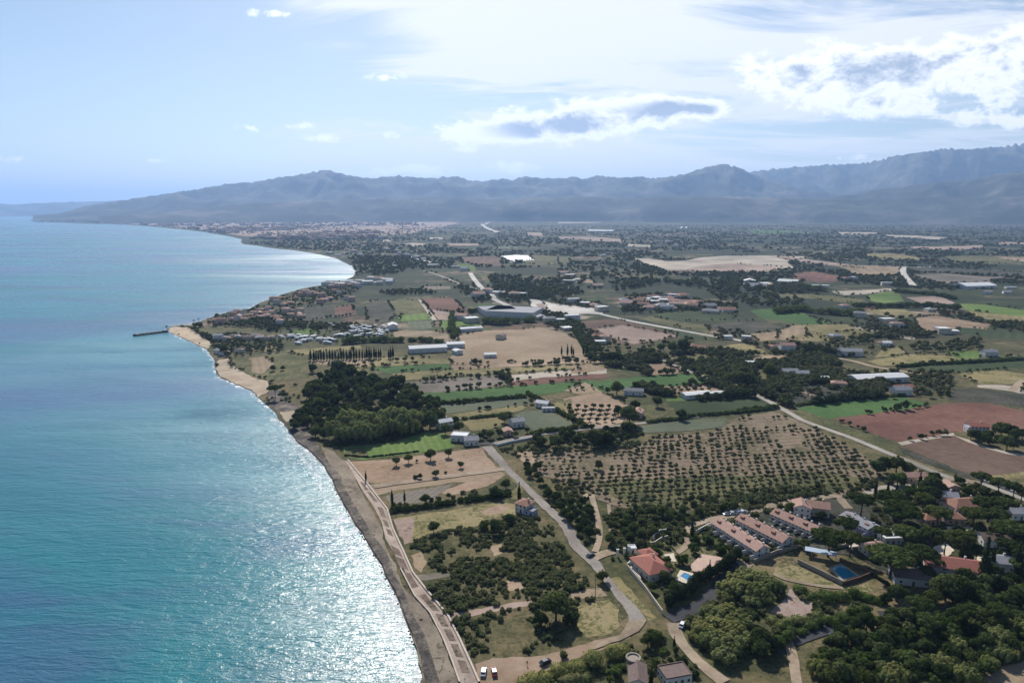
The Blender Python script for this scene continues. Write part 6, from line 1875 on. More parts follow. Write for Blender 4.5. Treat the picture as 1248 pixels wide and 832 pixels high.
low_wall('F', [(95, 655), (240, 595), (380, 560)], 1.8, .4, 'wall_stone', 'grey stone wall under the nearest row of houses')
low_wall('F', [(375, 655), (520, 725), (660, 795)], 2.0, .4, 'wall_stone', 'dark stone wall on the clearing side of the fenced pool')
low_wall('F', [(660, 795), (760, 765), (845, 730)], 1.6, .3, 'wood', 'dark wooden fence below the fenced pool', 'fence', 'fence')
low_wall('F', [(845, 728), (740, 680), (640, 640)], 1.6, .3, 'wood', 'reddish wooden fence behind the fenced pool', 'fence', 'fence')
low_wall('Z', [(606, 543.5), (622, 539.5), (646, 535.2), (662, 531.5)], 1.5, .5, 'wall_white', 'low white wall along the head of the cross road')
low_wall('Z', [(1190, 583.5), (1215, 592.5), (1248, 605), (1275, 616)], 1.1, .5, 'wall_white', 'low white wall beside the road at the pinewood')
for i, (x, y) in enumerate([(755, 330), (830, 300), (655, 350)]):
    px = MB().box(-.45, .45, -.3, .3, 0, 3.4).add(*box_np(-.6, .6, -.45, .45, 3.403, 3.65))
    o = px.build('gate_pillar', 'wall_white'); wx, wy = W('GG', x, y)
    o.location = (wx, wy, 0)
    tag(o, ['white gate pillar nearest the villa court', 'white gate pillar right of another at the villa court', 'white gate pillar leaning out beside the lane hedge'][i], 'pillar')

# pools
M['poolw'] = mat_flat('pool_water', (0.05, 0.22, 0.42), 0.08, 0.6, 0.12)
M['poolw2'] = mat_flat('deep_pool_water', (0.02, 0.20, 0.30), 0.08, 0.6, 0.2)
M['pave'] = mat_flat('pale_paving', (0.58, 0.50, 0.40), 0.9, 0.2, 0.1)
M['pave_pink'] = mat_flat('pink_paving', (0.48, 0.34, 0.27), 0.9, 0.2, 0.12)
def pool(t, outer, inner, label, water, edge):
    c = W(t, sum(p[0] for p in inner) / len(inner), sum(p[1] for p in inner) / len(inner))
    e = empty('swimming_pool', (c[0], c[1], 0)); tag(e, label, 'swimming pool')
    def rel(pts):
        return [(a - c[0], b - c[1]) for a, b in WP(t, pts)]
    o_, i_ = rel(outer), rel(inner)
    n = len(o_)
    v = [(a, b, .62) for a, b in o_] + [(a, b, .62) for a, b in i_] + [(a, b, .40) for a, b in i_] + [(a, b, 0) for a, b in o_]
    f = []
    for k in range(n):
        j = (k + 1) % n
        f += [(k, j, n + j, n + k), (n + k, n + j, 2 * n + j, 2 * n + k), (3 * n + k, 3 * n + j, j, k)]
    mesh_np('pool_surround', v, f, M[edge], e)
    mesh_np('water', [(a, b, .5) for a, b in i_], [tuple(range(len(i_)))], M[water], e)
    EXCL.append(WP(t, outer))
low_wall('E', [(290, 300), (330, 265), (375, 258)], 2.4, .4, 'wall_white', 'white ruined-looking garden wall behind the red villa')
low_wall('E', [(270, 335), (300, 330), (345, 300), (385, 290)], 1.6, .4, 'wall_cream', 'cream garden wall in front of the ruined-looking wall')
low_wall('E', [(560, 260), (640, 215), (690, 195)], 1.6, .4, 'wall_white', 'white wall between the dirt lane and the nearest row of houses')
low_wall('F', [(-60, 345), (20, 330), (60, 345)], 1.7, .4, 'wall_white', 'white gate wall at the top of the middle row of houses')
low_wall('F', [(540, 590), (640, 560), (700, 552)], 1.6, .3, 'wall_stone', 'grey wall between the pool canopy and the rounded pines')
pool('E', [(430, 555), (462, 497), (552, 520), (505, 588)], [(462, 536), (490, 514), (545, 538), (510, 564)], 'small blue pool on a pale terrace beside the red villa', 'poolw', 'pave')
pool('F', [(575, 690), (650, 662), (770, 742), (655, 778)], [(592, 692), (650, 672), (750, 740), (662, 765)], 'larger deep blue pool inside the dark fenced yard', 'poolw2', 'wall_stone')
sheet('terrace', WP('E', [(525, 470), (600, 398), (735, 420), (690, 465), (600, 525), (540, 505)]), M['pave_pink'], z=0.75)
sheet('terrace', WP('E', [(145, 480), (195, 425), (205, 520), (215, 560)]), M['pave'], z=0.76)
for t_, pl in [('W', [(375, 495), (470, 470), (480, 500), (400, 515)]), ('W', [(770, 410), (900, 405), (1000, 420), (900, 432), (780, 425)]), ('W', [(470, 700), (530, 690), (560, 720), (500, 730)]),
               ('F', [(360, 360), (420, 330), (440, 400), (380, 420)]), ('F', [(640, 480), (760, 470), (800, 540), (700, 560)]), ('E', [(360, 395), (420, 385), (440, 440), (390, 440)]), ('W', [(690, 540), (760, 500), (820, 560), (760, 610)]), ('W', [(940, 600), (1010, 590), (1000, 640), (950, 650)])]:
    sheet('terrace', WP(t_, pl), M['pave'], rough=.3)
# long flat canopy beside the fenced pool
def canopy():
    c, rz, L = from_front('F', (418, 612), (620, 650), 4.2)
    t = empty('canopy', (c[0], c[1], 0), rz); tag(t, 'long pale blue flat canopy beside the fenced pool', 'canopy')
    MB().box(-L / 2, L / 2, -2.1, 2.1, 2.7, 2.95).build('roof', mat_flat('pale_blue_sheet', (0.36, 0.44, 0.56), 0.5, 0.4, 0.06), t)
    for i in range(6):
        for s in (-1, 1):
            x = -L / 2 + .3 + i * (L - .6) / 5
            MB().box(x - .06, x + .06, s * 1.9 - .06, s * 1.9 + .06, 0, 2.695).build('post', 'frame', t)
canopy()

# farm sheds and tunnels
def long_shed(t, p0, p1, depth, h, label, wall='wall_white', roof='roof_white', kind='gable', name='greenhouse', cat='greenhouse'):
    c, rz, L = from_front(t, p0, p1, depth)
    return house(name, c, rz, L, depth, h, wall, roof, kind, rise=depth * .12, label=label, cat=cat, bays=(int(L / 7), 0), faces='s', door=None, chimney=False)
long_shed('L', (605, 565), (745, 553), 9, 3.5, 'long white shed between the orange orchard and dark green plots', name='shed', cat='shed')
long_shed('L', (755, 556), (820, 550), 8, 3.2, 'shorter white shed in line with the long white shed', name='shed', cat='shed')
long_shed('M', (340, 303), (620, 290), 16, 4.5, 'long pale greenhouse above the bright green field')
long_shed('K', (330, 378), (520, 368), 17, 5, 'long white shed with dark gaps on the straw field', name='shed', cat='shed')
long_shed('K', (520, 352), (610, 348), 14, 4.5, 'white shed behind the long white shed with gaps', name='shed', cat='shed')
long_shed('K', (565, 385), (600, 381), 10, 4, 'small white shed right of the long white shed', name='shed', cat='shed')
long_shed('K', (710, 400), (770, 398), 10, 3.4, 'low white shed in front of the conifers on the tan field', name='shed', cat='shed')
long_shed('K', (590, 270), (700, 262), 12, 4, 'narrow white shed on the back edge of the tan field', name='shed', cat='shed')
long_shed('K', (765, 305), (800, 308), 11, 5, 'dark-roofed barn standing alone on the tan field', 'wall_cream', 'roof_brown', name='barn', cat='barn')
long_shed('Y', (205, 212), (620, 232), 60, 8, 'huge grey flat warehouse behind the dark tree belt', 'wall_white', 'roof_grey', 'flat', 'warehouse', 'warehouse')
long_shed('Y', (150, 172), (200, 205), 50, 8, 'grey warehouse block left of the huge warehouse', 'wall_white', 'roof_grey', 'flat', 'warehouse', 'warehouse')
long_shed('Q', (955, 468), (1110, 464), 40, 6, 'white roofed greenhouse with green sides near the pale junction')
long_shed('P', (150, 178), (278, 180), 60, 9, 'far white hall at the foot of the hills', name='hall', cat='hall')
long_shed('P', (626, 162), (642, 162), 60, 9, 'left one of two bright white halls on the far plain', name='hall', cat='hall')
long_shed('P', (651, 162), (667, 162), 60, 9, 'right one of two bright white halls on the far plain', name='hall', cat='hall')
long_shed('P', (940, 440), (1000, 442), 30, 6, 'white shed near the red soil field on the right', name='shed', cat='shed')
long_shed('P', (1110, 440), (1210, 446), 30, 6, 'bright white greenhouse left of the red soil field')
long_shed('K', (225, 260), (270, 258), 18, 6, 'white hall at the end of the caravan site', name='hall', cat='hall')

# hamlets: small houses each on its own
WALLS = [('wall_white', 'white'), ('wall_cream', 'cream'), ('wall_pink', 'pink')]
ROOFS = [('roof_terra', 'terracotta'), ('roof_pink', 'pale pink'), ('roof_brown', 'brown'), ('roof_grey', 'grey'), ('roof_white', 'white')]
def hamlet(t, spots, where, seed, sz=(9, 14), two=0.4, wsel=(0, 1), rsel=(0, 1, 2), detail=True, rz=None):
    r = random.Random(seed)
    for x, y in spots:
        w_, d_ = r.uniform(*sz), r.uniform(sz[0] * .7, sz[1] * .75)
        wl, rf = WALLS[r.choice(wsel)], ROOFS[r.choice(rsel)]
        st = 2 if r.random() < two else 1
        h = 3.2 * st + .4
        kd = 'flat' if rf[0] == 'roof_white' else r.choice(['gable', 'hip'])
        size = 'two-storey' if st == 2 else 'low'
        house('house', W(t, x, y), r.uniform(-.5, .5) if rz is None else RAD(rz) + r.uniform(-.1, .1), w_, d_, h, wl[0], rf[0], kd, label=f'{size} {wl[1]} {rf[1]}-roofed house {where}', group=f'{size} {wl[1]} {rf[1]}-roofed houses {where}',
              storeys=st, bays=(2, 0), faces='s', door=None, chimney=False, detail=detail)
hv = [(335, 270), (365, 282), (430, 262), (445, 240), (470, 262), (470, 225), (540, 240), (570, 235), (560, 258), (600, 225), (610, 205), (640, 225), (660, 205), (650, 240), (690, 230), (700, 250), (725, 255), (735, 290), (715, 270), (770, 215), (790, 200),
      (800, 235), (830, 210), (850, 235), (860, 215), (870, 245), (720, 160), (760, 170), (800, 160), (840, 130), (870, 110), (900, 95), (920, 110), (940, 90), (965, 100), (990, 155), (1020, 140), (1050, 130), (1000, 115), (1060, 60), (1100, 50), (1130, 55), (1170, 45), (1200, 40),
      (1230, 50), (1160, 130), (1190, 140), (740, 130), (690, 140), (500, 265), (610, 250), (880, 80), (1080, 90), (1110, 100)]
hamlet('N', hv, 'in the village on the headland', 5, (8, 13), .5, (0, 0, 1, 2), (0, 0, 1, 1, 2))
cb_ = [(345, 390), (375, 385), (400, 392), (440, 375), (470, 380), (500, 378), (530, 385), (560, 380), (590, 372), (620, 378), (650, 385), (680, 380), (480, 465), (610, 385), (350, 470), (385, 480)]
hamlet('N', cb_, 'on the holiday plots by the beach', 6, (7, 11), .1, (0, 0, 1), (1, 3, 2))
hamlet('U', [(400, 210), (430, 185), (440, 225), (470, 180), (490, 250), (520, 165), (520, 200), (540, 250), (555, 185), (580, 190), (600, 255), (615, 180), (630, 205), (640, 265), (660, 190), (680, 230), (700, 215), (720, 240), (740, 220), (760, 240), (780, 225), (650, 145), (700, 160), (770, 165), (830, 240), (850, 250),
             (330, 205), (280, 190), (300, 215), (1000, 240), (1010, 285), (1110, 270), (1160, 275), (900, 215), (880, 205)], 'in the hamlet behind the bright road', 7, (14, 24), .4, (0, 0, 1), (0, 1, 3, 4, 4))
hamlet('Y', [(340, 30), (465, 45), (520, 45), (240, 12), (160, 48), (690, 235), (760, 265), (950, 240), (905, 325), (850, 255), (1130, 130), (1180, 140), (1200, 165), (960, 95), (1060, 110), (20, 240), (100, 262)], 'around the road junction', 8, (12, 22), .3, (0, 0, 1), (3, 4, 1))
hamlet('P', [(30, 390), (60, 400), (55, 430), (90, 425), (45, 470), (975, 455), (1020, 460), (1050, 452), (1080, 460), (820, 440), (330, 205), (350, 215), (480, 235), (520, 240), (560, 232), (600, 250), (680, 250), (230, 300), (260, 290), (200, 455)], 'scattered across the wooded plain', 9, (16, 30), .3, (0, 1), (1, 3, 4))
hamlet('Q', [(335, 560), (415, 610), (550, 640), (580, 655), (600, 665), (190, 455), (240, 465), (340, 425), (380, 420), (550, 450), (1060, 490), (1180, 465), (1160, 490), (880, 690), (830, 690), (290, 715), (545, 752), (1065, 800), (770, 580), (1040, 260)], 'among the far right-hand fields', 10, (10, 20), .3, (0, 1), (0, 1, 3, 4))
hamlet('L', [(140, 262), (165, 250), (640, 290), (680, 295), (830, 235), (930, 250), (1090, 290), (950, 255), (1150, 300), (400, 75), (480, 78), (530, 80), (130, 235)], 'beside the fields along the lane', 11, (9, 16), .3, (0, 0, 1), (0, 1, 3, 4))
hamlet('O', [(10, 290), (50, 300), (90, 290), (130, 280), (160, 300), (210, 285), (240, 275), (290, 262), (300, 270), (350, 280), (360, 290), (400, 300), (450, 310), (480, 318), (340, 355), (530, 352), (550, 356), (640, 358), (690, 375), (870, 490), (945, 505), (980, 505), (760, 508), (380, 60), (975, 92), (180, 250), (110, 250),
             (0, 450), (30, 440), (60, 452), (100, 440), (130, 448), (160, 436), (200, 442), (230, 440), (260, 445), (220, 420), (250, 425), (300, 430), (310, 440)], 'in the coastal quarter beyond the headland', 12, (14, 28), .5, (0, 0, 1), (1, 3, 4, 4))

# far resort: too many and too small to tell apart
def far_town():
    r = np.random.default_rng(91)
    m = MB()
    n = 0
    while n < 900:
        px, py = r.uniform(40, 520), r.uniform(266, 292)
        if py < 268 + max(0, (px - 420)) * .05:
            continue
        x, y = G(px, py)
        lim = np.interp(px, [40, 60, 101, 155, 215, 269, 295, 340, 420, 520], [272, 271, 272, 273.4, 278, 285, 290, 296, 296, 288])
        if py > lim - 0.6:
            continue
        if fbm(np.array([x / 500]), np.array([y / 900]), 2, 3)[0] < .42:
            continue
        w, d, h = r.uniform(14, 46), r.uniform(12, 24), r.choice([7, 9, 12, 16, 22])
        m.box(x - w / 2, x + w / 2, y - d / 2, y + d / 2, 0, h)
        n += 1
    mm, nt = newmat('town_render'); N = NT(nt)
    nz = N.noise(N.pos(), 0.02, 2)
    N.out(principled(N, N.ramp(nz, [(0.35, (0.30, 0.20, 0.16)), (0.5, (0.42, 0.33, 0.27)), (0.65, (0.6, 0.55, 0.5))]), 0.9, .1))
    o = m.build('town', mm); o['kind'] = 'stuff'
far_town()

# ------------------------------------------------------------------ caravans
def caravan_mesh():
    pr = [(-3.0, .45), (3.0, .45), (3.0, 2.2), (2.5, 2.75), (-2.6, 2.75), (-3.0, 2.0)]
    n = len(pr)
    v = [(x, -1.15, z) for x, z in pr] + [(x, 1.15, z) for x, z in pr]
    f = [tuple(reversed(range(n))), tuple(range(n, 2 * n))] + [(i, n + i, n + (i + 1) % n, (i + 1) % n) for i in range(n)]
    fm = [0] * len(f)
    b = MB().add(v, f)
    b.box(-2.4, 2.4, -1.18, -1.152, 1.45, 2.1); fm += [1] * 6
    for x in (-.5, .5):
        b.box(x - .33, x + .33, -1.1, 1.1, 0, .447); fm += [2] * 6
    return mesh_np('caravan', b.v, b.f, [M['car_white'], M['glass'], M['tyre']], face_mat=fm, link=False)
CV = caravan_mesh()
cr = random.Random(4)
car_spots = [(100, 255), (120, 270), (185, 250), (200, 265), (215, 245), (240, 262), (262, 280), (285, 250), (300, 275), (320, 262), (345, 268), (360, 262), (300, 310), (330, 305), (270, 325), (290, 330), (350, 300), (400, 290), (430, 265), (440, 260), (480, 290), (500, 280), (540, 285), (565, 290), (590, 285), (610, 290), (640, 298),
             (660, 250), (690, 245), (710, 238), (730, 250), (770, 235), (790, 240), (600, 325), (800, 165), (820, 175), (815, 210), (830, 160), (845, 215), (860, 180), (870, 150), (885, 200), (900, 170), (910, 215), (925, 150), (930, 235), (950, 190), (960, 150), (980, 165), (990, 235), (1010, 160), (1020, 230), (1050, 240), (1060, 150),
             (1085, 235), (1100, 215), (1115, 205), (1130, 225), (1120, 245), (1145, 155), (1160, 170), (1180, 200), (1210, 165), (1230, 170), (1240, 160), (560, 140), (600, 135), (640, 150), (900, 255), (860, 260), (560, 320), (1000, 200), (1090, 190)]
for i, (x, y) in enumerate(car_spots):
    wx, wy = W('V', x, y)
    t = obj('caravan', CV, loc=(wx, wy, 0), rz=cr.uniform(-.6, .6), sc=cr.uniform(.9, 1.25))
    where = 'left' if x < 500 else 'right'
    part = 'at the beach end of the camping ground' if x < 500 else 'at the inland end of the camping ground'
    tag(t, f'white caravan {part}', 'caravan', f'white caravans {part}')

# ------------------------------------------------------------------ vehicles and people
def car(t, x, y, rz, paint, label):
    wx, wy = W(t, x, y)
    e = empty('parked_car', (wx, wy, 0.04), RAD(rz)); tag(e, label, 'car')
    prof = [(-2.1, .35), (2.1, .35), (2.15, .75), (1.3, .95), (.75, 1.45), (-1.2, 1.5), (-1.9, 1.0), (-2.15, .9)]
    n = len(prof)
    v = [(a, -.86, c) for a, c in prof] + [(a, .86, c) for a, c in prof]
    v = [(a, b * (.80 if c > 1.3 else 1), c) for a, b, c in v]
    f = [tuple(range(n)), tuple(reversed(range(n, 2 * n)))] + [((i + 1) % n, i, n + i, n + (i + 1) % n) for i in range(n)]
    body = mesh_np('body', v, f, M[paint], e)
    MB().add([(1.26, -.76, 1.0), (1.26, .76, 1.0), (.80, .66, 1.43), (.80, -.66, 1.43)], [(0, 1, 2, 3)]).build('windscreen', 'glass', e).location = (.03, 0, .02)
    MB().add([(-1.85, -.76, 1.04), (-1.85, .76, 1.04), (-1.27, .66, 1.46), (-1.27, -.66, 1.46)], [(3, 2, 1, 0)]).build('rear_window', 'glass', e).location = (-.03, 0, .02)
    for s in (-1, 1):
        MB().add([(-1.2, s * .80, 1.02), (.95, s * .83, 1.0), (.6, s * .715, 1.40), (-1.05, s * .70, 1.42)], [(0, 1, 2, 3) if s < 0 else (3, 2, 1, 0)]).build('side_window', 'glass', e).location = (0, s * .05, 0)
        for q in (-1.3, 1.35):
            pts = [(q + .34 * math.cos(a), .34 + .34 * math.sin(a)) for a in np.linspace(0, 6.283, 15)[:-1]]
            k = len(pts); y0, y1 = s * .72, s * .90
            mesh_np('wheel', [(a, y0, c) for a, c in pts] + [(a, y1, c) for a, c in pts], [tuple(range(k)), tuple(reversed(range(k, 2 * k)))] + [(i, (i + 1) % k, k + (i + 1) % k, k + i) for i in range(k)], M['tyre'], e)
        MB().box(2.11, 2.17, s * .6 - .18, s * .6 + .18, .62, .78).build('headlight', 'car_white', e)
    return e
car('CC', 245, 335, 85, 'car_white', 'white car parked on the sandy clearing beside the promenade end')
car('CC', 352, 335, 100, 'car_red', 'dark red car parked right of the white car')
car('CC', 872, 232, 35, 'car_dark', 'dark car on the sandy track right of the parked pair')
car('GG', 245, 345, 40, 'car_dark', 'dark car driving on the lane at the track turning')

for x_, y_, rz_, lb_ in [(215, 140, 20, 'leftmost white car on the dirt lane above the row houses'), (275, 135, 15, 'second white car from left on the lane above the row houses'), (330, 130, 25, 'third white car from left on the lane above the row houses'), (372, 124, 20, 'rightmost white car on the dirt lane above the row houses')]:
    car('R', x_, y_, rz_, 'car_white', lb_)
car('I', 152, 496, 60, 'car_white', 'white car parked where the asphalt lane meets the dirt lane')
def pole(t, x, y, label, h=8.5):
    wx, wy = W(t, x, y)
    e = empty('utility_pole', (wx, wy, 0), .5); tag(e, label, 'pole')
    v, f = trunk_np(h, .13, .09, 0, 0, 1, None, 8)
    mesh_np('shaft', v, f, M['bark'], e)
    MB().box(-.9, .9, -.06, .06, h - .9, h - .75).build('crossarm', 'bark', e)
pole('I', 790, 640, 'pale utility pole beside the dirt track below the clearing')
pole('I', 657, 660, 'utility pole at the lower end of the copse')
pole('GG', 1085, 210, 'utility pole behind the red-roofed villa')
pole('A', 938, 400, 'utility pole beside the lane near the dry grass plot')

M['skin'] = mat_flat('skin', (0.42, 0.26, 0.19), 0.6, 0.3, 0.03)
M['cloth_dark'] = mat_flat('dark_clothes', (0.04, 0.04, 0.05), 0.9, 0.1, 0.2)
M['cloth_light'] = mat_flat('light_clothes', (0.70, 0.69, 0.66), 0.9, 0.1, 0.08)
M['hair'] = mat_flat('hair', (0.03, 0.02, 0.015), 0.7, 0.2, 0.2)
def person(t, x, y, rz, cloth, label):
    wx, wy = W(t, x, y)
    sk = {'p': ((0, 0, .95), .16), 'c': ((0, 0, 1.3), .17), 'n': ((0, 0, 1.48), .07), 'h': ((0, .01, 1.60), .105), 'h2': ((0, .01, 1.70), .09)}
    E = [('p', 'c'), ('c', 'n'), ('n', 'h'), ('h', 'h2')]
    for s, nm in ((-1, 'l'), (1, 'r')):
        sk.update({nm + 's': ((s * .19, 0, 1.38), .075), nm + 'e': ((s * .26, -.03, 1.10), .05), nm + 'w': ((s * .27, .06, .86), .04), nm + 'd': ((s * .27, .09, .76), .04),
                   nm + 'k': ((s * .11, .02 + s * .06, .50), .075), nm + 'a': ((s * .12, s * .12, .09), .05), nm + 't': ((s * .12, .14 + s * .12, .04), .045), nm + 'hip': ((s * .10, 0, .86), .11)})
        E += [('c', nm + 's'), (nm + 's', nm + 'e'), (nm + 'e', nm + 'w'), (nm + 'w', nm + 'd'), ('p', nm + 'hip'), (nm + 'hip', nm + 'k'), (nm + 'k', nm + 'a'), (nm + 'a', nm + 't')]
    keys = list(sk); idx = {k: i for i, k in enumerate(keys)}
    me = bpy.data.meshes.new('person')
    me.from_pydata([sk[k][0] for k in keys], [(idx[a], idx[b]) for a, b in E], [])
    o = bpy.data.objects.new('person', me); COL.objects.link(o)
    md = o.modifiers.new('skin', 'SKIN')
    for k in keys:
        r = sk[k][1]; me.skin_vertices[0].data[idx[k]].radius = (r, r * .8)
    me.skin_vertices[0].data[idx['p']].use_root = True
    o.modifiers.new('sub', 'SUBSURF').levels = 1
    dg = bpy.context.evaluated_depsgraph_get()
    ev = o.evaluated_get(dg)
    nm = bpy.data.meshes.new_from_object(ev)
    o.modifiers.clear(); o.data = nm
    nm.materials.clear()
    for m in (cloth, 'skin', 'hair'):
        nm.materials.append(M[m])
    for p in nm.polygons:
        c = p.center
        p.material_index = 2 if (c.z > 1.66 or (c.z > 1.52 and c.y < -.02)) else 1 if c.z > 1.47 or (abs(c.x) > .2 and c.z < .92 and c.z > .7) else 0
        p.use_smooth = True
    o.location = (wx, wy, 0.04); o.rotation_euler = (0, 0, RAD(rz))
    tag(o, label, 'person')
person('CC', 686, 250, 160, 'cloth_dark', 'person in dark clothes standing on the sandy clearing')
person('CC', 55, 425, 20, 'cloth_light', 'person in light clothes on the promenade end')

# ------------------------------------------------------------------ jetty and rocks
def jetty():
    a, b = Vector(W('S', 488, 680)), Vector(W('S', 612, 664))
    u = (b - a); L = u.length; u.normalize(); n = Vector((-u.y, u.x))
    r = np.random.default_rng(3)
    t = empty('breakwater', (a.x, a.y, 0), math.atan2(u.y, u.x)); tag(t, 'dark rock breakwater reaching out from the headland', 'breakwater')
    k = int(L / 1.6)
    VS, FS, off = [], [], 0
    for i in range(k):
        for j in range(4):
            s = r.uniform(.9, 1.7)
            v = ICO1[0] * s * (.75 + .5 * r.random((len(ICO1[0]), 1))) + np.array([i * 1.6 + r.uniform(-.6, .6), (j - 1.5) * 1.7 + r.uniform(-.4, .4), -.2 + (0.7 if j in (1, 2) else 0)])
            VS.append(v); FS.append(ICO1[1] + off); off += len(v)
    o = mesh_np('rocks', np.concatenate(VS), np.concatenate(FS), mat_flat('dark_rock', (0.07, 0.065, 0.06), 0.9, .2, .3, 1.0), t)
    MB().box(2, L, -1.2, 1.2, 1.0, 1.55).build('walkway', 'wall_stone', t)
jetty()
def shore_rocks():
    r = np.random.default_rng(8)
    line = [p for p in coast_j if -30 < p[1] < 430]
    VS, FS, off = [], [], 0
    for i in range(len(line) - 1):
        a, b = Vector(line[i]), Vector(line[i + 1])
        d = (b - a); L = d.length
        if L < .01:
            continue
        d.normalize()
        for _ in range(int(L * 1.5)):
            f = r.random(); q = r.uniform(-1.6, 5.0)
            s = r.uniform(.16, .5) * (1.8 if r.random() < .06 else 1)
            p = a + d * (f * L)
            v = ICO1[0] * s * (.7 + .6 * r.random((len(ICO1[0]), 1))) * np.array([1, 1, .7]) + np.array([p.x + d.y * q, p.y - d.x * q, .05 if q > 0 else -.35])
            VS.append(v); FS.append(ICO1[1] + off); off += len(v)
    o = mesh_np('pebbles', np.concatenate(VS), np.concatenate(FS), mat_flat('shore_stone', (0.12, 0.11, 0.10), 0.8, .3, .35, 2.0))
    o['kind'] = 'stuff'
shore_rocks()

# ------------------------------------------------------------------ scrub and distant woodland, kept clear of what stands already
_near = [e for e in EXCL if min(q[1] for q in e) < 900]
_small = []
for e in _near:
    a = np.array(e); w = a.max(0) - a.min(0)
    area = 0.5 * abs(np.dot(a[:, 0], np.roll(a[:, 1], -1)) - np.dot(a[:, 1], np.roll(a[:, 0], -1)))
    if area < 900 or len(e) > 10 and area < 4200 and max(w) > 60:
        _small.append(e)
keep = ~in_any(P0, _small)
P0, S0 = P0[keep], S0[keep]
merged('scrub', 'shrub', P0, S0, zscale=S0 * np.random.default_rng(2).uniform(.6, 1.05, len(S0)), seed=61)

CLUTTER = [
    ('N', [(250, 290), (330, 240), (540, 200), (760, 110), (900, 65), (1200, 40), (1240, 80), (1100, 140), (900, 170), (860, 260), (740, 320), (600, 310), (400, 300)], 420, .5, 1.3),
    ('N', [(450, 290), (600, 250), (740, 280), (860, 265), (1000, 290), (1240, 290), (1240, 320), (1000, 320), (800, 315), (640, 315)], 170, .8, 1.5),
    ('N', [(290, 380), (450, 350), (700, 370), (760, 400), (740, 470), (600, 480), (420, 490), (320, 470)], 170, .5, 1.2),
    ('V', [(80, 240), (560, 130), (1240, 130), (1240, 250), (640, 320), (240, 340)], 130, .4, .9),
    ('U', [(280, 150), (620, 130), (900, 180), (1240, 230), (1240, 300), (900, 270), (500, 290), (260, 290)], 330, .8, 1.8),
    ('Y', [(100, 10), (640, 60), (1200, 100), (1240, 160), (900, 120), (560, 60), (300, 60), (120, 120)], 150, .8, 1.6),
    ('Y', [(690, 170), (900, 200), (1150, 380), (1240, 480), (1150, 540), (980, 340), (800, 330), (680, 240)], 230, .7, 1.5),
    ('L', [(0, 180), (120, 240), (330, 290), (480, 310), (480, 350), (330, 380), (180, 370), (80, 330)], 260, .6, 1.4),
    ('L', [(330, 300), (480, 240), (640, 240), (660, 290), (520, 330), (400, 350)], 130, .7, 1.6),
    ('L', [(730, 200), (900, 200), (980, 250), (1100, 270), (1240, 290), (1240, 320), (1050, 310), (900, 250), (740, 240)], 220, .6, 1.5),
    ('T', [(0, 140), (140, 120), (380, 100), (560, 130), (800, 200), (820, 300), (640, 300), (500, 300), (280, 310), (220, 380), (60, 320), (0, 300)], 300, .5, 1.3),
    ('M', [(620, 230), (840, 250), (860, 330), (720, 330), (640, 290)], 120, .6, 1.4), ('M', [(640, 340), (840, 340), (840, 380), (660, 380)], 40, .6, 1.3),
    ('M', [(180, 40), (440, 50), (520, 130), (380, 150), (200, 140)], 90, .5, 1.2), ('M', [(560, 100), (1000, 60), (1060, 130), (700, 130)], 140, .7, 1.5),
    ('Q', [(380, 590), (560, 600), (700, 640), (860, 700), (720, 720), (520, 680), (380, 640)], 120, .8, 1.8), ('Q', [(780, 560), (1000, 600), (1080, 640), (960, 640), (820, 620)], 90, .9, 2.0),
    ('Q', [(0, 470), (240, 470), (240, 490), (0, 500)], 120, 1, 2.2), ('Q', [(250, 700), (480, 700), (460, 760), (280, 740)], 60, .8, 1.6), ('Q', [(0, 740), (300, 760), (420, 800), (300, 830), (0, 790)], 110, .7, 1.5),
    ('P', [(300, 430), (900, 420), (1240, 430), (1240, 490), (900, 490), (560, 440), (330, 470)], 420, 1.2, 2.6), ('P', [(380, 330), (540, 375), (900, 390), (1240, 380), (1240, 420), (700, 410), (380, 390)], 320, 1.2, 2.4),
    ('P', [(760, 480), (1240, 500), (1240, 560), (1000, 560), (800, 520)], 160, .9, 2.0), ('P', [(0, 330), (330, 330), (480, 400), (480, 480), (150, 480), (0, 460)], 320, 1.0, 2.2),
    ('O', [(110, 300), (480, 300), (560, 350), (480, 370), (320, 360), (140, 400)], 300, 1.0, 2.2), ('O', [(250, 480), (480, 470), (560, 490), (300, 500)], 120, .7, 1.5), ('O', [(800, 400), (1240, 420), (1240, 510), (1000, 500), (840, 460)], 330, 1.0, 2.2),
    ('Z', [(690, 300), (800, 300), (1248, 320), (1248, 285), (700, 280)], 420, 1.6, 3.2)]
ROADLINES = RL
FIELDS = [e for e in EXCL if 5 <= len(e) < 30 and min(q[1] for q in e) > 700]
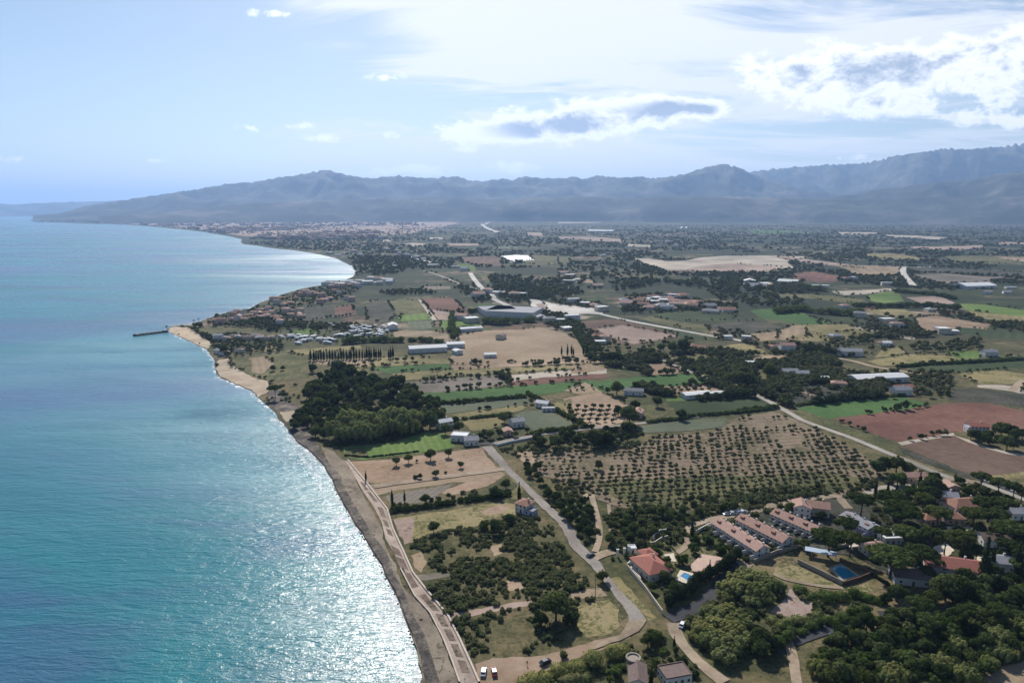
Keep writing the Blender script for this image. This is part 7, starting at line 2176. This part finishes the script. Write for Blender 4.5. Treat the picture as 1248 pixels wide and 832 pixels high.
def woodland():
    r = np.random.default_rng(15)
    n = 60000
    px = r.uniform(150, 1290, n); py = 275 + (500 - 275) * r.random(n) ** 1.15
    pts = np.array([G(a, b) for a, b in zip(px, py)])
    x, y = pts[:, 0], pts[:, 1]
    land = pip(x, y, coast_j + [(-30000, 58000), (59000, 58000), (59000, -1500), (coast_j[0][0] + 50, -1500)])
    d = fbm(x / 210, y / 210, 4, 3)
    far = np.clip((y - 500) / 2500, 0, 1)
    m = land & (d > np.where(y < 1300, 0.63, 0.555) - .12 * far) & (y > 470)
    big = [e for e in EXCL if max(q[1] for q in e) > 450]
    idx = np.where(m)[0]
    idx = idx[~in_any(pts[idx], big)]
    # keep off the water's edge
    q = pts[idx]; c = np.array(coast_j); c = c[c[:, 1] < 9000]
    ok = np.ones(len(q), bool)
    for i in range(0, len(q), 2000):
        dd_ = np.sqrt(((q[i:i + 2000, None, :] - c[None]) ** 2).sum(-1)).min(1)
        ok[i:i + 2000] = dd_ > 14 + q[i:i + 2000, 1] * .006
    idx = idx[ok]
    q = pts[idx]
    s = r.uniform(.6, 1.5, len(q)) * (1.0 + np.clip((q[:, 1] - 700) / 2200, 0, 1.6))
    z = np.minimum(s, r.uniform(1.0, 1.9, len(q)))
    # rows of bushes along the edges of the plots
    ex = []
    for e in EXCL:
        if max(p[1] for p in e) < 520 or min(p[1] for p in e) > 4500 or len(e) > 30:
            continue
        for (a, b) in zip(e, e[1:] + e[:1]):
            L = math.hypot(b[0] - a[0], b[1] - a[1])
            if L < 25 or r.random() < .35 or L > 900:
                continue
            st = 4.0 + a[1] * .003
            f0, f1 = sorted(r.random(2)); f0 *= .4; f1 = 1 - (1 - f1) * .4
            for k_ in range(int(L * (f1 - f0) / st)):
                f = f0 + (k_ + r.random()) * st / L
                ex.append((a[0] + (b[0] - a[0]) * f + r.normal() * 1.2, a[1] + (b[1] - a[1]) * f + r.normal() * 1.2, r.uniform(.35, .9) * (1 + max(0, a[1] - 900) / 3000)))
    # trees among the houses and sheds
    for t_, pl, n_, lo, hi in CLUTTER:
        w_ = WP(t_, pl)
        pp_ = scatter(w_, int(n_ * (.24 if t_ in 'LT' else .42 if t_ in 'MQ' else .8)), 4.0, n_ + len(pl))
        if t_ in 'OPZQ' and pp_:
            kk_ = ~in_any(pp_, FIELDS)
            pp_ = [q_ for q_, o_ in zip(pp_, kk_) if o_]
        for a, b in pp_:
            ex.append((a, b, r.uniform(lo, hi)))
    ex = np.array(ex)
    ex = ex[pip(ex[:, 0], ex[:, 1], coast_j + [(-30000, 58000), (59000, 58000), (59000, -1500), (coast_j[0][0] + 50, -1500)])]
    blk = HOUSES
    ex = ex[~in_any(ex[:, :2], blk + ROADLINES)]
    q = np.concatenate([q, ex[:, :2]]); s = np.concatenate([s, ex[:, 2]]); z = np.concatenate([z, ex[:, 2] * .9])
    order = np.argsort(q[:, 1])
    q, s, z = q[order], s[order], z[order]
    k = 250
    for (a, b), c_ in zip(q[:k], s[:k]):
        right = a > 60
        plant_at('tree', float(a), float(b), float(c_), label='dark tree in the broken groves ' + ('right of the bright road' if right else 'left of the bright road'), group='trees of the groves ' + ('right' if right else 'left') + ' of the bright road')
    merged('woodland', 'tree', q[k:], s[k:], zscale=z[k:], seed=5)
    print('woodland', len(q), 'scrub', len(P0), 'olives', len(spots))
woodland()

# ------------------------------------------------------------------ air
def haze():
    m, nt = newmat('haze'); N = NT(nt)
    pv = N.n('ShaderNodeVolumePrincipled')
    pv.inputs['Color'].default_value = (0.38, 0.58, 0.95, 1)
    pv.inputs['Density'].default_value = HAZE_D
    pv.inputs['Anisotropy'].default_value = 0.3
    N.out(pv.outputs[0], 'Volume')
    b = MB().box(-59500, 59500, -2000, 59500, -4.0, 1650)
    o = b.build('haze', m); o['kind'] = 'stuff'
HAZE_D = 4.9e-5
haze()
